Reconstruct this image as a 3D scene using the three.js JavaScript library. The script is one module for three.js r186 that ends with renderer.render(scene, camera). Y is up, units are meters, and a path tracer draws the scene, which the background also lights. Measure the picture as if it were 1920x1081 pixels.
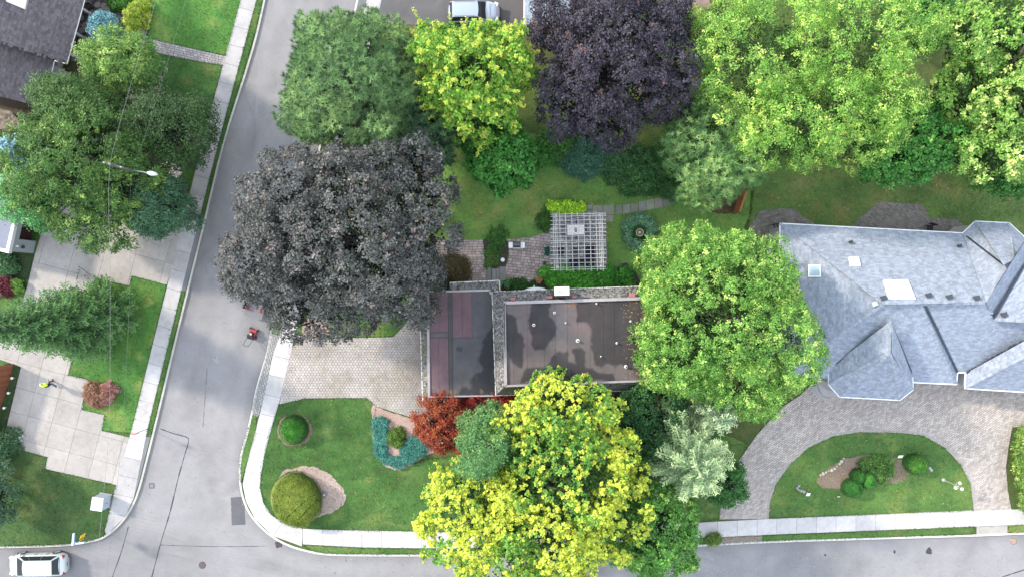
import * as THREE from 'three';
import { TessellateModifier } from 'three/addons/modifiers/TessellateModifier.js';
import { MarchingCubes } from 'three/addons/objects/MarchingCubes.js';
import { mergeVertices, toCreasedNormals, mergeGeometries } from 'three/addons/utils/BufferGeometryUtils.js';

// ---------- camera, sky, sun, exposure ----------
const CAM_H = 58, PPM = 22;                       // metres above the street, photo pixels per metre on the ground
const scene = new THREE.Scene();
const camera = new THREE.PerspectiveCamera(2 * Math.atan(540.5 / (PPM * CAM_H)) * 180 / Math.PI, 1024 / 576, 0.5, 2000);
camera.position.set(0, CAM_H, 0);
camera.up.set(0, 0, -1);
camera.lookAt(0, 0, 0);
scene.add(camera);
const SUN_EL = 29 * Math.PI / 180;
const SUN_DIR = new THREE.Vector3(-0.908 * Math.cos(SUN_EL), Math.sin(SUN_EL), -0.419 * Math.cos(SUN_EL));
const sun = new THREE.DirectionalLight(new THREE.Color(1.0, 0.9, 0.76), 3.0);
sun.name = 'sun';
sun.position.copy(SUN_DIR).multiplyScalar(150);
sun.target.position.set(0, 0, 0);
sun.castShadow = true;
sun.shadow.radius = 8;
sun.shadow.mapSize.set(4096, 4096);
Object.assign(sun.shadow.camera, { left: -75, right: 75, top: 75, bottom: -75, near: 10, far: 320 });
scene.add(sun, sun.target);
{ // a bright hazy afternoon sky with thin cloud, computed for every direction
  const w = 512, h = 256, d = new Float32Array(w * h * 4);
  const s = SUN_DIR.clone().normalize();
  for (let r = 0; r < h; r++) {
    const up = ((r + 0.5) / h - 0.5) * Math.PI, y = Math.sin(up);
    for (let c = 0; c < w; c++) {
      const a = ((c + 0.5) / w - 0.5) * 2 * Math.PI, x = Math.cos(a) * Math.cos(up), z = Math.sin(a) * Math.cos(up);
      const t = Math.pow(Math.max(0, y), 0.55), cs = x * s.x + y * s.y + z * s.z;
      const veil = 0.5 + 0.25 * Math.sin(3 * x + 1.7 * z + 2 * y) + 0.25 * Math.sin(5.3 * z - 2.1 * x + 0.7);
      const glow = 0.35 * Math.pow(Math.max(0, cs), 6);
      const b = 0.92 + 0.10 * veil;
      const o = (r * w + c) * 4;
      d[o] = (0.75 - 0.19 * t + glow) * b;
      d[o + 1] = (0.78 - 0.14 * t + glow * 0.95) * b;
      d[o + 2] = (0.82 - 0.05 * t + glow * 0.85) * b;
      d[o + 3] = 1;
    }
  }
  const sky = new THREE.DataTexture(d, w, h, THREE.RGBAFormat, THREE.FloatType);
  sky.mapping = THREE.EquirectangularReflectionMapping;
  sky.magFilter = sky.minFilter = THREE.LinearFilter;
  sky.needsUpdate = true;
  scene.background = sky;
  scene.environment = sky;
  scene.backgroundIntensity = 1.42;
  scene.environmentIntensity = 1.42;
}
const renderer = new THREE.WebGLRenderer({ antialias: true });
renderer.setSize(1024, 576);
renderer.shadowMap.enabled = true;
renderer.toneMapping = THREE.LinearToneMapping;
renderer.toneMappingExposure = 2.12;

// ---------- small tools ----------
function rng(seed) { let a = seed >>> 0; return () => { a = (a + 0x6d2b79f5) | 0; let t = Math.imul(a ^ (a >>> 15), 1 | a); t = (t + Math.imul(t ^ (t >>> 7), 61 | t)) ^ t; return ((t ^ (t >>> 14)) >>> 0) / 4294967296; }; }
const R = rng(4711);
const V = (x, y, z) => new THREE.Vector3(x, y, z);
const at = (px, py, h = 0) => V((px - 960) / PPM * (1 - h / CAM_H), h, (py - 540.5) / PPM * (1 - h / CAM_H));   // a place h metres up, seen at that photo pixel
const C = (hex) => new THREE.Color(hex).toArray();            // sRGB hex to linear
const mixc = (a, b, t) => [a[0] + (b[0] - a[0]) * t, a[1] + (b[1] - a[1]) * t, a[2] + (b[2] - a[2]) * t];
const mul = (a, k) => [a[0] * k, a[1] * k, a[2] * k];
const clamp = (x, a, b) => Math.max(a, Math.min(b, x));
const sstep = (x, a, b) => { const t = clamp((x - a) / (b - a), 0, 1); return t * t * (3 - 2 * t); };
function hash3(x, y, z) { let h = Math.imul(x, 374761393) ^ Math.imul(y, 668265263) ^ Math.imul(z, 2147483647 ^ 0x5bd1e995); h = Math.imul(h ^ (h >>> 13), 1274126177); return ((h ^ (h >>> 16)) >>> 0) / 4294967296; }
function noise3(x, y, z) {
  const X = Math.floor(x), Y = Math.floor(y), Z = Math.floor(z), f = (t) => t * t * (3 - 2 * t), u = f(x - X), v = f(y - Y), w = f(z - Z);
  const L = (a, b, t) => a + (b - a) * t, g = (i, j, k) => hash3(X + i, Y + j, Z + k);
  return L(L(L(g(0, 0, 0), g(1, 0, 0), u), L(g(0, 1, 0), g(1, 1, 0), u), v), L(L(g(0, 0, 1), g(1, 0, 1), u), L(g(0, 1, 1), g(1, 1, 1), u), v), w);
}
const fbm = (x, z, o = 4, s = 0) => { let a = 0.5, t = 0, n = 0; for (let i = 0; i < o; i++) { t += a * noise3(x, s + i * 7.3, z); n += a; a *= 0.5; x *= 2.03; z *= 2.03; } return t / n; };

const used = {};
function numbered(name) { const n = used[name] = (used[name] ?? -1) + 1; return n ? `${name}_${String(n).padStart(3, '0')}` : name; }
const labels = new Set();
function tag(o, label, category, group, kind) {
  if (label) { if (labels.has(label) && !group) console.warn('label twice: ' + label); labels.add(label); o.userData.label = label; }
  if (category) o.userData.category = category;
  if (group) o.userData.group = group;
  if (kind) o.userData.kind = kind;
  return o;
}
function thing(name, label, category, pos = V(0, 0, 0), group, kind) {
  const g = new THREE.Group(); g.name = numbered(name); g.position.copy(pos); scene.add(g);
  return tag(g, label, category, group, kind);
}
const worldOf = (o) => { const p = V(0, 0, 0); for (; o && o !== scene; o = o.parent) p.add(o.position); return p; };

// collects triangles in world metres; build() turns them into one named mesh under a parent
class B {
  constructor() { this.p = []; this.c = []; this.u = []; }
  tri(a, b, c, col = [1, 1, 1], ua, ub, uc) {
    for (const [q, t] of [[a, ua], [b, ub], [c, uc]]) { this.p.push(q.x, q.y, q.z); this.c.push(col[0], col[1], col[2]); if (t) this.u.push(t[0], t[1]); else this.u.push(q.x, q.z); }
    return this;
  }
  quad(a, b, c, d, col) { return this.tri(a, b, c, col).tri(a, c, d, col); }
  poly(pts, col) { const n = pts.map((q) => new THREE.Vector2(q.x, q.z)); for (const [i, j, k] of THREE.ShapeUtils.triangulateShape(n, [])) { const up = (pts[j].z - pts[i].z) * (pts[k].x - pts[i].x) - (pts[j].x - pts[i].x) * (pts[k].z - pts[i].z) > 0; up ? this.tri(pts[i], pts[j], pts[k], col) : this.tri(pts[i], pts[k], pts[j], col); } return this; }
  prism(pts, y0, y1, col, bevel = 0) {               // pts: Vector3 outline seen from above
    const inner = bevel ? inset(pts, bevel) : pts, top = inner.map((q) => V(q.x, y1, q.z)), n = pts.length;
    const up = area(pts) > 0 ? 1 : 0;
    this.poly(top, col);
    for (let i = 0; i < n; i++) {
      const j = (i + 1) % n, a = V(pts[i].x, y0, pts[i].z), b = V(pts[j].x, y0, pts[j].z), c = V(pts[j].x, y1 - bevel, pts[j].z), d = V(pts[i].x, y1 - bevel, pts[i].z);
      const f = (p, q, r, s) => (up ? this.quad(p, s, r, q, col) : this.quad(p, q, r, s, col));
      f(a, b, c, d);
      if (bevel) f(d, c, top[j], top[i]);
    }
    return this;
  }
  box(cx, cy, cz, sx, sy, sz, col, ry = 0, bev = 0) {
    const co = Math.cos(ry), si = Math.sin(ry), q = (x, z) => V(cx + x * co + z * si, 0, cz - x * si + z * co);
    const pts = [q(-sx / 2, -sz / 2), q(sx / 2, -sz / 2), q(sx / 2, sz / 2), q(-sx / 2, sz / 2)];
    this.prism(pts, cy - sy / 2, cy + sy / 2, col, bev);
    const l = pts.map((p) => V(p.x, cy - sy / 2, p.z)); this.quad(l[0], l[1], l[2], l[3], col);
    return this;
  }
  tube(path, r, col, segs = 6, cap = true) {          // r: number or one radius per point
    const n = path.length, rr = (i) => (Array.isArray(r) ? r[i] : r), rings = [];
    for (let i = 0; i < n; i++) {
      const t = path[Math.min(n - 1, i + 1)].clone().sub(path[Math.max(0, i - 1)]).normalize();
      const a = Math.abs(t.y) < 0.9 ? V(0, 1, 0) : V(1, 0, 0), s = a.clone().cross(t).normalize(), w = t.clone().cross(s);
      rings.push(Array.from({ length: segs }, (_, k) => { const f = (k / segs) * Math.PI * 2; return path[i].clone().addScaledVector(s, Math.cos(f) * rr(i)).addScaledVector(w, Math.sin(f) * rr(i)); }));
    }
    for (let i = 0; i + 1 < n; i++) for (let k = 0; k < segs; k++) { const l = (k + 1) % segs; this.quad(rings[i][k], rings[i][l], rings[i + 1][l], rings[i + 1][k], col); }
    if (cap) for (const [ring, c, rev] of [[rings[0], path[0], 1], [rings[n - 1], path[n - 1], 0]]) for (let k = 0; k < segs; k++) { const l = (k + 1) % segs; rev ? this.tri(c, ring[l], ring[k], col) : this.tri(c, ring[k], ring[l], col); }
    return this;
  }
  lathe(c, prof, col, segs = 20) {                    // prof: [[r, y], ...] from the bottom up
    for (let i = 0; i + 1 < prof.length; i++) for (let k = 0; k < segs; k++) {
      const a = (k / segs) * 2 * Math.PI, b = ((k + 1) / segs) * 2 * Math.PI, q = (r, y, f) => V(c.x + r * Math.cos(f), c.y + y, c.z + r * Math.sin(f));
      const [r0, y0] = prof[i], [r1, y1] = prof[i + 1], cc = typeof col === 'function' ? col(i) : col;
      if (r0 > 1e-6) this.tri(q(r0, y0, a), q(r1, y1, b), q(r0, y0, b), cc);
      if (r1 > 1e-6) this.tri(q(r0, y0, a), q(r1, y1, a), q(r1, y1, b), cc);
    }
    return this;
  }
  geo(smooth) {
    const g = new THREE.BufferGeometry();
    g.setAttribute('position', new THREE.Float32BufferAttribute(this.p, 3));
    g.setAttribute('uv', new THREE.Float32BufferAttribute(this.u, 2));
    g.setAttribute('color', new THREE.Float32BufferAttribute(this.c, 3));
    if (!smooth) { g.computeVertexNormals(); return g; }
    g.deleteAttribute('uv');
    const m = toCreasedNormals(mergeVertices(g, 1e-4), smooth === true ? 0.9 : smooth);
    return m;
  }
  build(name, mat, parent = scene, { smooth, label, kind, noNumber } = {}) {
    const g = this.geo(smooth);
    if (parent !== scene) { const o = worldOf(parent); g.translate(-o.x, -o.y, -o.z); }
    const m = new THREE.Mesh(g, mat);
    m.name = parent === scene ? numbered(name) : subNumber(parent, name);
    m.castShadow = m.receiveShadow = true;
    if (label) m.userData.label = label;
    if (kind) m.userData.kind = kind;
    parent.add(m);
    return m;
  }
}
function subNumber(parent, name) { return numbered(name); }
const area = (p) => { let s = 0; for (let i = 0; i < p.length; i++) { const a = p[i], b = p[(i + 1) % p.length]; s += a.x * b.z - b.x * a.z; } return s / 2; };
function inset(pts, d) {                              // moves every edge inwards by d
  const n = pts.length, sg = area(pts) > 0 ? 1 : -1, out = [];
  for (let i = 0; i < n; i++) {
    const p = pts[(i + n - 1) % n], q = pts[i], r = pts[(i + 1) % n];
    const e1 = V(q.x - p.x, 0, q.z - p.z).normalize(), e2 = V(r.x - q.x, 0, r.z - q.z).normalize();
    const n1 = V(-e1.z * sg, 0, e1.x * sg), n2 = V(-e2.z * sg, 0, e2.x * sg), b = n1.clone().add(n2), k = b.lengthSq() < 1e-4 ? 0 : d / Math.max(0.35, b.lengthSq() / 2);
    out.push(V(q.x + b.x / 2 * k * 1, q.y, q.z + b.z / 2 * k * 1));
  }
  return out;
}
function clipPoly(subject, win) {                     // both Vector3 outlines on the ground; win convex
  let out = subject; const sg = area(win) > 0 ? 1 : -1;
  for (let i = 0; i < win.length && out.length; i++) {
    const a = win[i], b = win[(i + 1) % win.length], side = (p) => sg * ((b.x - a.x) * (p.z - a.z) - (b.z - a.z) * (p.x - a.x)), src = out; out = [];
    for (let k = 0; k < src.length; k++) {
      const p = src[k], q = src[(k + 1) % src.length], sp = side(p), sq = side(q);
      if (sp >= 0) out.push(p);
      if ((sp > 0 && sq < 0) || (sp < 0 && sq > 0)) { const t = sp / (sp - sq); out.push(V(p.x + (q.x - p.x) * t, 0, p.z + (q.z - p.z) * t)); }
    }
  }
  return out;
}
function inside(pts, x, z) { let r = false; for (let i = 0, j = pts.length - 1; i < pts.length; j = i++) { const a = pts[i], b = pts[j]; if ((a.z > z) !== (b.z > z) && x < ((b.x - a.x) * (z - a.z)) / (b.z - a.z) + a.x) r = !r; } return r; }
const P = (list, h = 0) => { const o = []; for (let i = 0; i < list.length; i += 2) o.push(at(list[i], list[i + 1], h)); return o; };     // [px, py, px, py, ...]
function smoothLine(pts, n = 6, closed = false) { const c = new THREE.CatmullRomCurve3(pts, closed, 'centripetal'); const m = pts.length * n; const o = c.getPoints(m); if (closed) o.pop(); return o; }

const bounds = (o) => [Math.min(...o.map((q) => q.x)), Math.max(...o.map((q) => q.x)), Math.min(...o.map((q) => q.z)), Math.max(...o.map((q) => q.z))];

// ---------- computed textures: only grain, fine relief and wear ----------
function tileTex(size, seed, fn, srgb) {
  const d = new Uint8Array(size * size * 4), rnd = rng(seed), lat = {};
  const val = (n, x, y) => { const l = lat[n] ??= Float32Array.from({ length: n * n }, rnd); const fx = x * n, fy = y * n, X = Math.floor(fx), Y = Math.floor(fy), f = (t) => t * t * (3 - 2 * t), u = f(fx - X), v = f(fy - Y), g = (i, j) => l[((j % n) + n) % n * n + ((i % n) + n) % n]; return (g(X, Y) * (1 - u) + g(X + 1, Y) * u) * (1 - v) + (g(X, Y + 1) * (1 - u) + g(X + 1, Y + 1) * u) * v; };
  for (let y = 0; y < size; y++) for (let x = 0; x < size; x++) { const c = fn((n) => val(n, x / size, y / size), rnd); const o = (y * size + x) * 4; for (let k = 0; k < 3; k++) d[o + k] = clamp((Array.isArray(c) ? c[k] : c) * 255, 0, 255); d[o + 3] = 255; }
  const t = new THREE.DataTexture(d, size, size, THREE.RGBAFormat); t.wrapS = t.wrapT = THREE.RepeatWrapping; t.magFilter = THREE.LinearFilter; t.minFilter = THREE.LinearMipmapLinearFilter; t.generateMipmaps = true;
  if (srgb) t.colorSpace = THREE.SRGBColorSpace;
  t.needsUpdate = true; return t;
}
const rep = (t, metres) => { const c = t.clone(); c.repeat.set(1 / metres, 1 / metres); c.needsUpdate = true; return c; };
const texGrass = tileTex(512, 1, (v, r) => { const g = 0.20 * v(8) + 0.24 * v(40) + 0.26 * v(128) + 0.3 * v(256); const k = 0.36 + 1.02 * g * (0.75 + 0.5 * r()) ; return [k * (0.86 + 0.24 * v(16)), k, k * (0.82 + 0.25 * v(24))]; });
const texStone = tileTex(512, 2, (v, r) => 0.62 + 0.14 * v(6) + 0.12 * v(24) + 0.1 * v(90) + 0.12 * v(256) * r() + 0.05 * r());
const texAsphalt = tileTex(512, 3, (v, r) => { const k = 0.66 + 0.12 * v(5) + 0.1 * v(18) + 0.06 * v(64) + 0.18 * r(); return [k, k, k]; });
const texGravel = tileTex(512, 4, (v, r) => { const k = 0.3 + 0.5 * v(200) + 0.35 * v(110) + 0.1 * r(); return [k, k * (0.9 + 0.16 * v(150)), k * (0.86 + 0.22 * v(170))]; });
const texBump = tileTex(512, 5, (v, r) => 0.4 * v(60) + 0.4 * v(180) + 0.2 * r());
const std = (o) => new THREE.MeshStandardMaterial({ vertexColors: true, roughness: 0.9, metalness: 0, ...o });
const M = {
  grass: std({ map: rep(texGrass, 9), bumpMap: rep(texBump, 4), bumpScale: 0.05, roughness: 1 }),
  asphalt: std({ map: rep(texAsphalt, 11), bumpMap: rep(texBump, 3), bumpScale: 0.006, roughness: 0.92 }),
  roofing: new THREE.MeshPhysicalMaterial({ vertexColors: true, map: rep(texAsphalt, 5), bumpMap: rep(texBump, 2), bumpScale: 0.004, roughness: 1, specularIntensity: 0.25 }),
  concrete: std({ map: rep(texStone, 7), bumpMap: rep(texBump, 3), bumpScale: 0.003, roughness: 0.88 }),
  gravel: std({ map: rep(texGravel, 5), bumpMap: rep(texGravel, 5), bumpScale: 0.03, roughness: 1 }),
  paver: std({ map: rep(texStone, 3.1), bumpMap: rep(texBump, 2), bumpScale: 0.003, roughness: 0.92 }),
  plain: std({ roughness: 0.75 }),
  matte: std({ roughness: 0.95 }),
  shingle: std({ map: rep(texStone, 2.3), roughness: 0.93 }),
  metal: std({ roughness: 0.45, metalness: 0.6 }),
  gloss: new THREE.MeshPhysicalMaterial({ vertexColors: true, roughness: 0.35, clearcoat: 0.8, clearcoatRoughness: 0.08 }),
  glass: new THREE.MeshPhysicalMaterial({ vertexColors: true, roughness: 0.08, metalness: 0, specularIntensity: 0.55 }),
  wood: std({ map: rep(texStone, 1.3), roughness: 0.85 }),
  bark: std({ roughness: 1 }),
  leaf: new THREE.MeshPhysicalMaterial({ vertexColors: true, roughness: 0.62, specularIntensity: 0.5, transmission: 0.42, thickness: 0, side: THREE.DoubleSide }),
  needle: std({ roughness: 0.8, side: THREE.DoubleSide }),
};

// ---------- ground, road, kerbs, sidewalks, lawns ----------
const tess = new TessellateModifier(1.1, 7);
// one flat sheet with slow colour changes that belong to the surface (dry patches, wear, mowing)
function sheet(name, outline, y, mat, colour, { label, category, kind = 'structure', parent = scene, fine = true, tex = 1, mod = tess } = {}) {
  const sh = new THREE.Shape(outline.map((q) => new THREE.Vector2(q.x, -q.z)));
  let g = new THREE.ShapeGeometry(sh); g = g.toNonIndexed();
  if (fine) g = mod.modify(g);
  const p = g.attributes.position, n = p.count, pos = new Float32Array(n * 3), col = new Float32Array(n * 3), uv = new Float32Array(n * 2);
  for (let i = 0; i < n; i++) {
    const x = p.getX(i), z = -p.getY(i), c = colour(x, z);
    pos.set([x, y, z], i * 3); col.set(c, i * 3); uv.set([x * tex, z * tex], i * 2);
  }
  const m = new THREE.BufferGeometry();
  m.setAttribute('position', new THREE.BufferAttribute(pos, 3)); m.setAttribute('color', new THREE.BufferAttribute(col, 3)); m.setAttribute('uv', new THREE.BufferAttribute(uv, 2));
  m.computeVertexNormals();
  const o = new THREE.Mesh(m, mat); o.name = numbered(name); o.receiveShadow = true; o.castShadow = true; parent.add(o);
  if (name === 'lawn') blades(outline, y, colour, o);
  return tag(o, label, category, null, kind);
}
// standing blades give the mown grass its relief and let it creep over its edges
function blades(outline, y, colour, parent) {
  const p = [], c = [], ix = [], rnd = rng(Math.round(outline[0].x * 91 + outline[0].z * 37)), [x0, x1, z0, z1] = bounds(outline), X0 = Math.max(x0, -46), X1 = Math.min(x1, 46), Z0 = Math.max(z0, -26), Z1 = Math.min(z1, 26);
  const put = (x, z, k0, tall) => { const a = rnd() * 6.2832, h = (0.03 + 0.05 * rnd()) * tall, w = 0.018 + 0.02 * rnd(), lx = (rnd() - 0.5) * 0.13, lz = (rnd() - 0.5) * 0.13, n = p.length / 3, dx = Math.cos(a) * w, dz = Math.sin(a) * w, k = k0 * (0.55 + 0.95 * rnd()), cc = colour(x, z), t = rnd() * 0.35; p.push(x - dx, y - 0.01, z - dz, x + dx, y - 0.01, z + dz, x + lx + dx * 0.6, y + h, z + lz + dz * 0.6, x + lx - dx * 0.6, y + h, z + lz - dz * 0.6); for (let i = 0; i < 4; i++) c.push(cc[0] * k * (1 + t), cc[1] * k, cc[2] * k); ix.push(n, n + 1, n + 2, n, n + 2, n + 3); };
  const n = Math.min(14000, Math.max(0, (X1 - X0) * (Z1 - Z0)) * 42); for (let i = 0; i < n; i++) { const x = X0 + (X1 - X0) * rnd(), z = Z0 + (Z1 - Z0) * rnd(); if (inside(outline, x, z)) put(x, z, 0.95, 1); }
  for (let i = 0; i < outline.length; i++) { const a = outline[i], b = outline[(i + 1) % outline.length], L = Math.hypot(b.x - a.x, b.z - a.z); for (let d = 0; d < L; d += 0.05) { const t = d / L, x = a.x + (b.x - a.x) * t + (rnd() - 0.5) * 0.09, z = a.z + (b.z - a.z) * t + (rnd() - 0.5) * 0.09; if (x > -46 && x < 46 && z > -26 && z < 26) put(x, z, 0.8, 1.5); } }
  if (!ix.length) return;
  const g = new THREE.BufferGeometry(); g.setAttribute('position', new THREE.Float32BufferAttribute(p, 3)); g.setAttribute('color', new THREE.Float32BufferAttribute(c, 3)); g.setIndex(ix);
  const m = new THREE.Mesh(g, M.needle); m.name = numbered('grass_blades'); m.userData.kind = 'stuff'; m.castShadow = m.receiveShadow = true; parent.add(m);
}
const mottled = (a, b, c, s, seed, k = 0.12) => (x, z) => { const t = fbm(x / s, z / s, 4, seed), u = fbm(x / (s * 0.28), z / (s * 0.28), 3, seed + 40); return mul(mixc(mixc(a, b, sstep(t, 0.35, 0.65)), c, sstep(u, 0.55, 0.78) * 0.7), 1 + k * (u - 0.5)); };
const dull = (c) => { const l = c[0] * 0.3 + c[1] * 0.6 + c[2] * 0.1; return mul(mixc(c, [l, l, l * 0.75], 0.17), 0.92); };
const lawnCol = (hex, hex2, dry, s, seed, stripe = 0, ang = 0) => { const f = mottled(dull(C(hex)), dull(C(hex2)), dull(C(dry)), s, seed, 0.5); return (x, z) => mul(f(x, z), 1 + stripe * Math.sign(Math.sin((x * Math.cos(ang) + z * Math.sin(ang)) * 5.2))); };

const OUT = 9000;
sheet('ground', [V(-600, 0, -600), V(600, 0, -600), V(600, 0, 600), V(-600, 0, 600)], -0.08, M.grass, () => C('#4a6a30'), { label: 'wide green ground that carries the whole neighbourhood', category: 'ground', fine: false });

const W_KERB = [530, -120, 505, -25, 499, 0, 480, 82, 422, 270, 388, 410, 356, 540, 291, 810, 274, 878, 264, 915, 255, 940, 240, 967, 218, 992, 192, 1010, 160, 1018, 125, 1023, 0, 1027, -60, 1028, -400, 1034];
const E_KERB = [700, -120, 676, -30, 668, 0, 659, 40, 600, 266, 511, 602, 506, 622, 500, 657, 480, 725, 472, 765, 462, 810, 449, 860, 449, 910, 460, 950, 480, 980, 512, 1008, 545, 1025, 580, 1035, 610, 1040, 700, 1042, 862, 1041, 1120, 1030, 1285, 1025, 1440, 1017, 1823, 1005, 1920, 1001, 2000, 998, 2400, 984];
const wK = smoothLine(P(W_KERB), 4), eK = smoothLine(P(E_KERB), 4), KERBS = []; for (const l of [wK, eK]) for (let i = 0; i + 1 < l.length; i++) { const d = l[i].distanceTo(l[i + 1]), n = Math.ceil(d / 0.35); if (Math.abs(l[i].x) < 50 && Math.abs(l[i].z) < 32) for (let k = 0; k < n; k++) KERBS.push(l[i].clone().lerp(l[i + 1], k / n)); }
// road: between the kerbs and on beyond the frame below
sheet('road', [at(-400, 1500), at(-400, 1034), ...wK.slice().reverse(), ...eK, at(2400, 1500)], 0, M.asphalt, (x, z) => {
  const t = fbm(x / 9, z / 9, 4, 3), u = fbm(x / 1.7, z / 1.7, 3, 8), w = fbm(x / 26, z / 26, 2, 21); let dk = 9; for (const q of KERBS) dk = Math.min(dk, Math.hypot(q.x - x, q.z - z));
  const px = x * PPM + 960, py = z * PPM + 540.5;
  const along = fbm((x + z * 0.27) / 0.7, (z - x * 0.27) / 9, 3, 61); let k = 0.86 + 0.16 * t + 0.13 * (u - 0.5) + 0.16 * (w - 0.5) + 0.1 * (along - 0.5);
  k *= 1 - 0.2 * sstep(0.9 - dk, 0, 0.7) * (0.4 + 0.9 * fbm(x * 1.1, z * 1.1, 3, 66)); k *= 1 - 0.07 * sstep(Math.cos((dk - 2.1) * 1.9), 0.2, 1) * (dk < 5 ? 1 : 0); k *= 1 - 0.16 * sstep(fbm(x / 1.1, z / 2.4, 4, 87), 0.64, 0.74);
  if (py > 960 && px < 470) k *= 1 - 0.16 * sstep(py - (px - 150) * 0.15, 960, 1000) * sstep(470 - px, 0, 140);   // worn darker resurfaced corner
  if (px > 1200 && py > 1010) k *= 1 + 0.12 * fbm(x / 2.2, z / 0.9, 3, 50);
  return mul(mixc([0.255, 0.251, 0.262], [0.272, 0.261, 0.261], w), k);
}, { label: 'grey asphalt street that bends round the corner lot', category: 'road', mod: new TessellateModifier(0.62, 8) });

function strip(path, width, y0, y1, col, b = new B()) {       // a raised strip to the left of its path
  const off = path.map((q, i) => { const t = path[Math.min(path.length - 1, i + 1)].clone().sub(path[Math.max(0, i - 1)]).normalize(); return V(q.x + t.z * width, 0, q.z - t.x * width); });
  const q = (p, y) => V(p.x, y, p.z);
  for (let i = 0; i + 1 < path.length; i++) {
    const k = mul(col, 0.93 + 0.14 * hash3(Math.floor(path[i].x * 0.7), Math.floor(path[i].z * 0.7), 9));
    const i0 = path[i].clone().lerp(off[i], 0.16), i1 = path[i + 1].clone().lerp(off[i + 1], 0.16);
    b.quad(q(path[i], y0), q(path[i + 1], y0), q(i1, y1), q(i0, y1), k);
    b.quad(q(i0, y1), q(i1, y1), q(off[i + 1], y1), q(off[i], y1), k);
    b.quad(q(off[i], y1), q(off[i + 1], y1), q(off[i + 1], y0), q(off[i], y0), k);
  }
  return b;
}
tag(strip(wK.slice().reverse(), 0.2, -0.02, 0.128, [0.44, 0.42, 0.39]).build('kerb', M.concrete), 'pale concrete kerb along the side of the street with the overhead wires', 'kerb', null, 'structure');
tag(strip(eK, 0.2, -0.02, 0.128, [0.56, 0.54, 0.51]).build('kerb', M.concrete), 'pale concrete kerb curving round the corner lot with the yellow tree', 'kerb', null, 'structure');
// everything behind the kerbs stands on one of two blocks of soil
const EAST = [...eK, at(2400, -120)], WEST = [...wK, at(-400, -120)];
sheet('ground', EAST, 0.09, M.grass, mottled(C('#54642f'), C('#465a29'), C('#5d5a36'), 6, 5), { label: 'rough grass and soil of the block with the flat roofed house', category: 'ground' });
sheet('ground', WEST, 0.09, M.grass, mottled(C('#4d6a2f'), C('#42602b'), C('#5a5834'), 6, 6), { label: 'rough grass and soil of the block under the overhead wires', category: 'ground' });

const LAWN = (list, label, a, b, dry, s, seed, stripe, ang, n = 3) => sheet('lawn', smoothLine(P(list), n, true), 0.118, M.grass, lawnCol(a, b, dry, s, seed, stripe, ang), { label, category: 'lawn' });
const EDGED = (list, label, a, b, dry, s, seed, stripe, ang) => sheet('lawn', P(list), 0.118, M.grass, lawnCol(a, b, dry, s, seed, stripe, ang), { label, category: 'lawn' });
EDGED([523, 757, 572, 746, 640, 745, 688, 745, 705, 760, 700, 790, 705, 850, 745, 880, 800, 860, 1000, 840, 1330, 800, 1400, 830, 1348, 970, 1310, 978, 838, 996, 605, 991, 555, 988, 525, 976, 500, 955, 488, 918, 490, 873, 505, 810], 'mown front lawn on the corner with the two clipped round bushes', '#47752a', '#3d6a24', '#6a7c3a', 4, 11, 0.1, 1.3);
EDGED([572, 631, 650, 632, 737, 630, 755, 612, 771, 590, 778, 555, 770, 430, 700, 300, 640, 300, 590, 420, 540, 610, 551, 632], 'small lawn under the dark maple beside the hexagon paved driveway', '#557f2b', '#47752a', '#6b7d33', 4, 12, 0.04, 1);
EDGED([800, 250, 1040, 250, 1300, 290, 1420, 290, 1408, 400, 1372, 470, 1230, 540, 960, 540, 835, 520, 800, 400], 'back lawn between the dark maple and the white pergola', '#6a9a3c', '#5e8c36', '#8c8c42', 3.4, 13, 0.05, 0.1);
EDGED([1412, 290, 1500, 250, 2000, 240, 2100, 460, 1800, 470, 1400, 460, 1405, 400], 'olive back lawn behind the house with the grey shingled roof', '#648838', '#587a33', '#877f44', 3.2, 14, 0.06, 1.45);
EDGED([1441, 970, 1443, 940, 1455, 905, 1480, 870, 1515, 838, 1560, 817, 1610, 809, 1680, 810, 1730, 815, 1770, 838, 1800, 870, 1818, 905, 1824, 956], 'half oval lawn enclosed by the curved paved driveway', '#4f7a2c', '#45702a', '#718037', 3.4, 15, 0.03, 1.5);
EDGED([690, 48, 720, 47, 990, 52, 1012, 58, 1012, 110, 960, 150, 640, 170, 650, 90], 'strip of yellowish lawn below the dark asphalt driveway', '#6f7d33', '#5b7a2d', '#83753c', 3, 16);
// west side lawns
EDGED([292, -40, 462, -40, 452, 0, 425, 105, 345, 88, 277, 72, 280, 20], 'upper lawn beside the overhead wires, above the stone path', '#4f8a2b', '#458026', '#7d8a3c', 3, 17, 0.02, 0.3);
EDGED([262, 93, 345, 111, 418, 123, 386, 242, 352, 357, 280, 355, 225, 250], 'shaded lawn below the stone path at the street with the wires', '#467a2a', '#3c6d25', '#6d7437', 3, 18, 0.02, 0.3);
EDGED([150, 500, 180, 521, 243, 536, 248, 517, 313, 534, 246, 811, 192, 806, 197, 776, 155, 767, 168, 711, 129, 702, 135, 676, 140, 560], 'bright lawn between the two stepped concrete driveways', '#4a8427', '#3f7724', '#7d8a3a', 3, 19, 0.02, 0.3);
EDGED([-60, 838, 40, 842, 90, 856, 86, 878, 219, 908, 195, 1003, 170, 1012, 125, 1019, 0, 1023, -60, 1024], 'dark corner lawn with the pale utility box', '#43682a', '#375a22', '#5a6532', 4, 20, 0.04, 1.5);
EDGED([-60, 470, 66, 478, 51, 540, 0, 560, -60, 560], 'dark narrow lawn under the wall of the pale garage', '#2f4a24', '#2a4220', '#4d4a2c', 3, 22);
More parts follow.
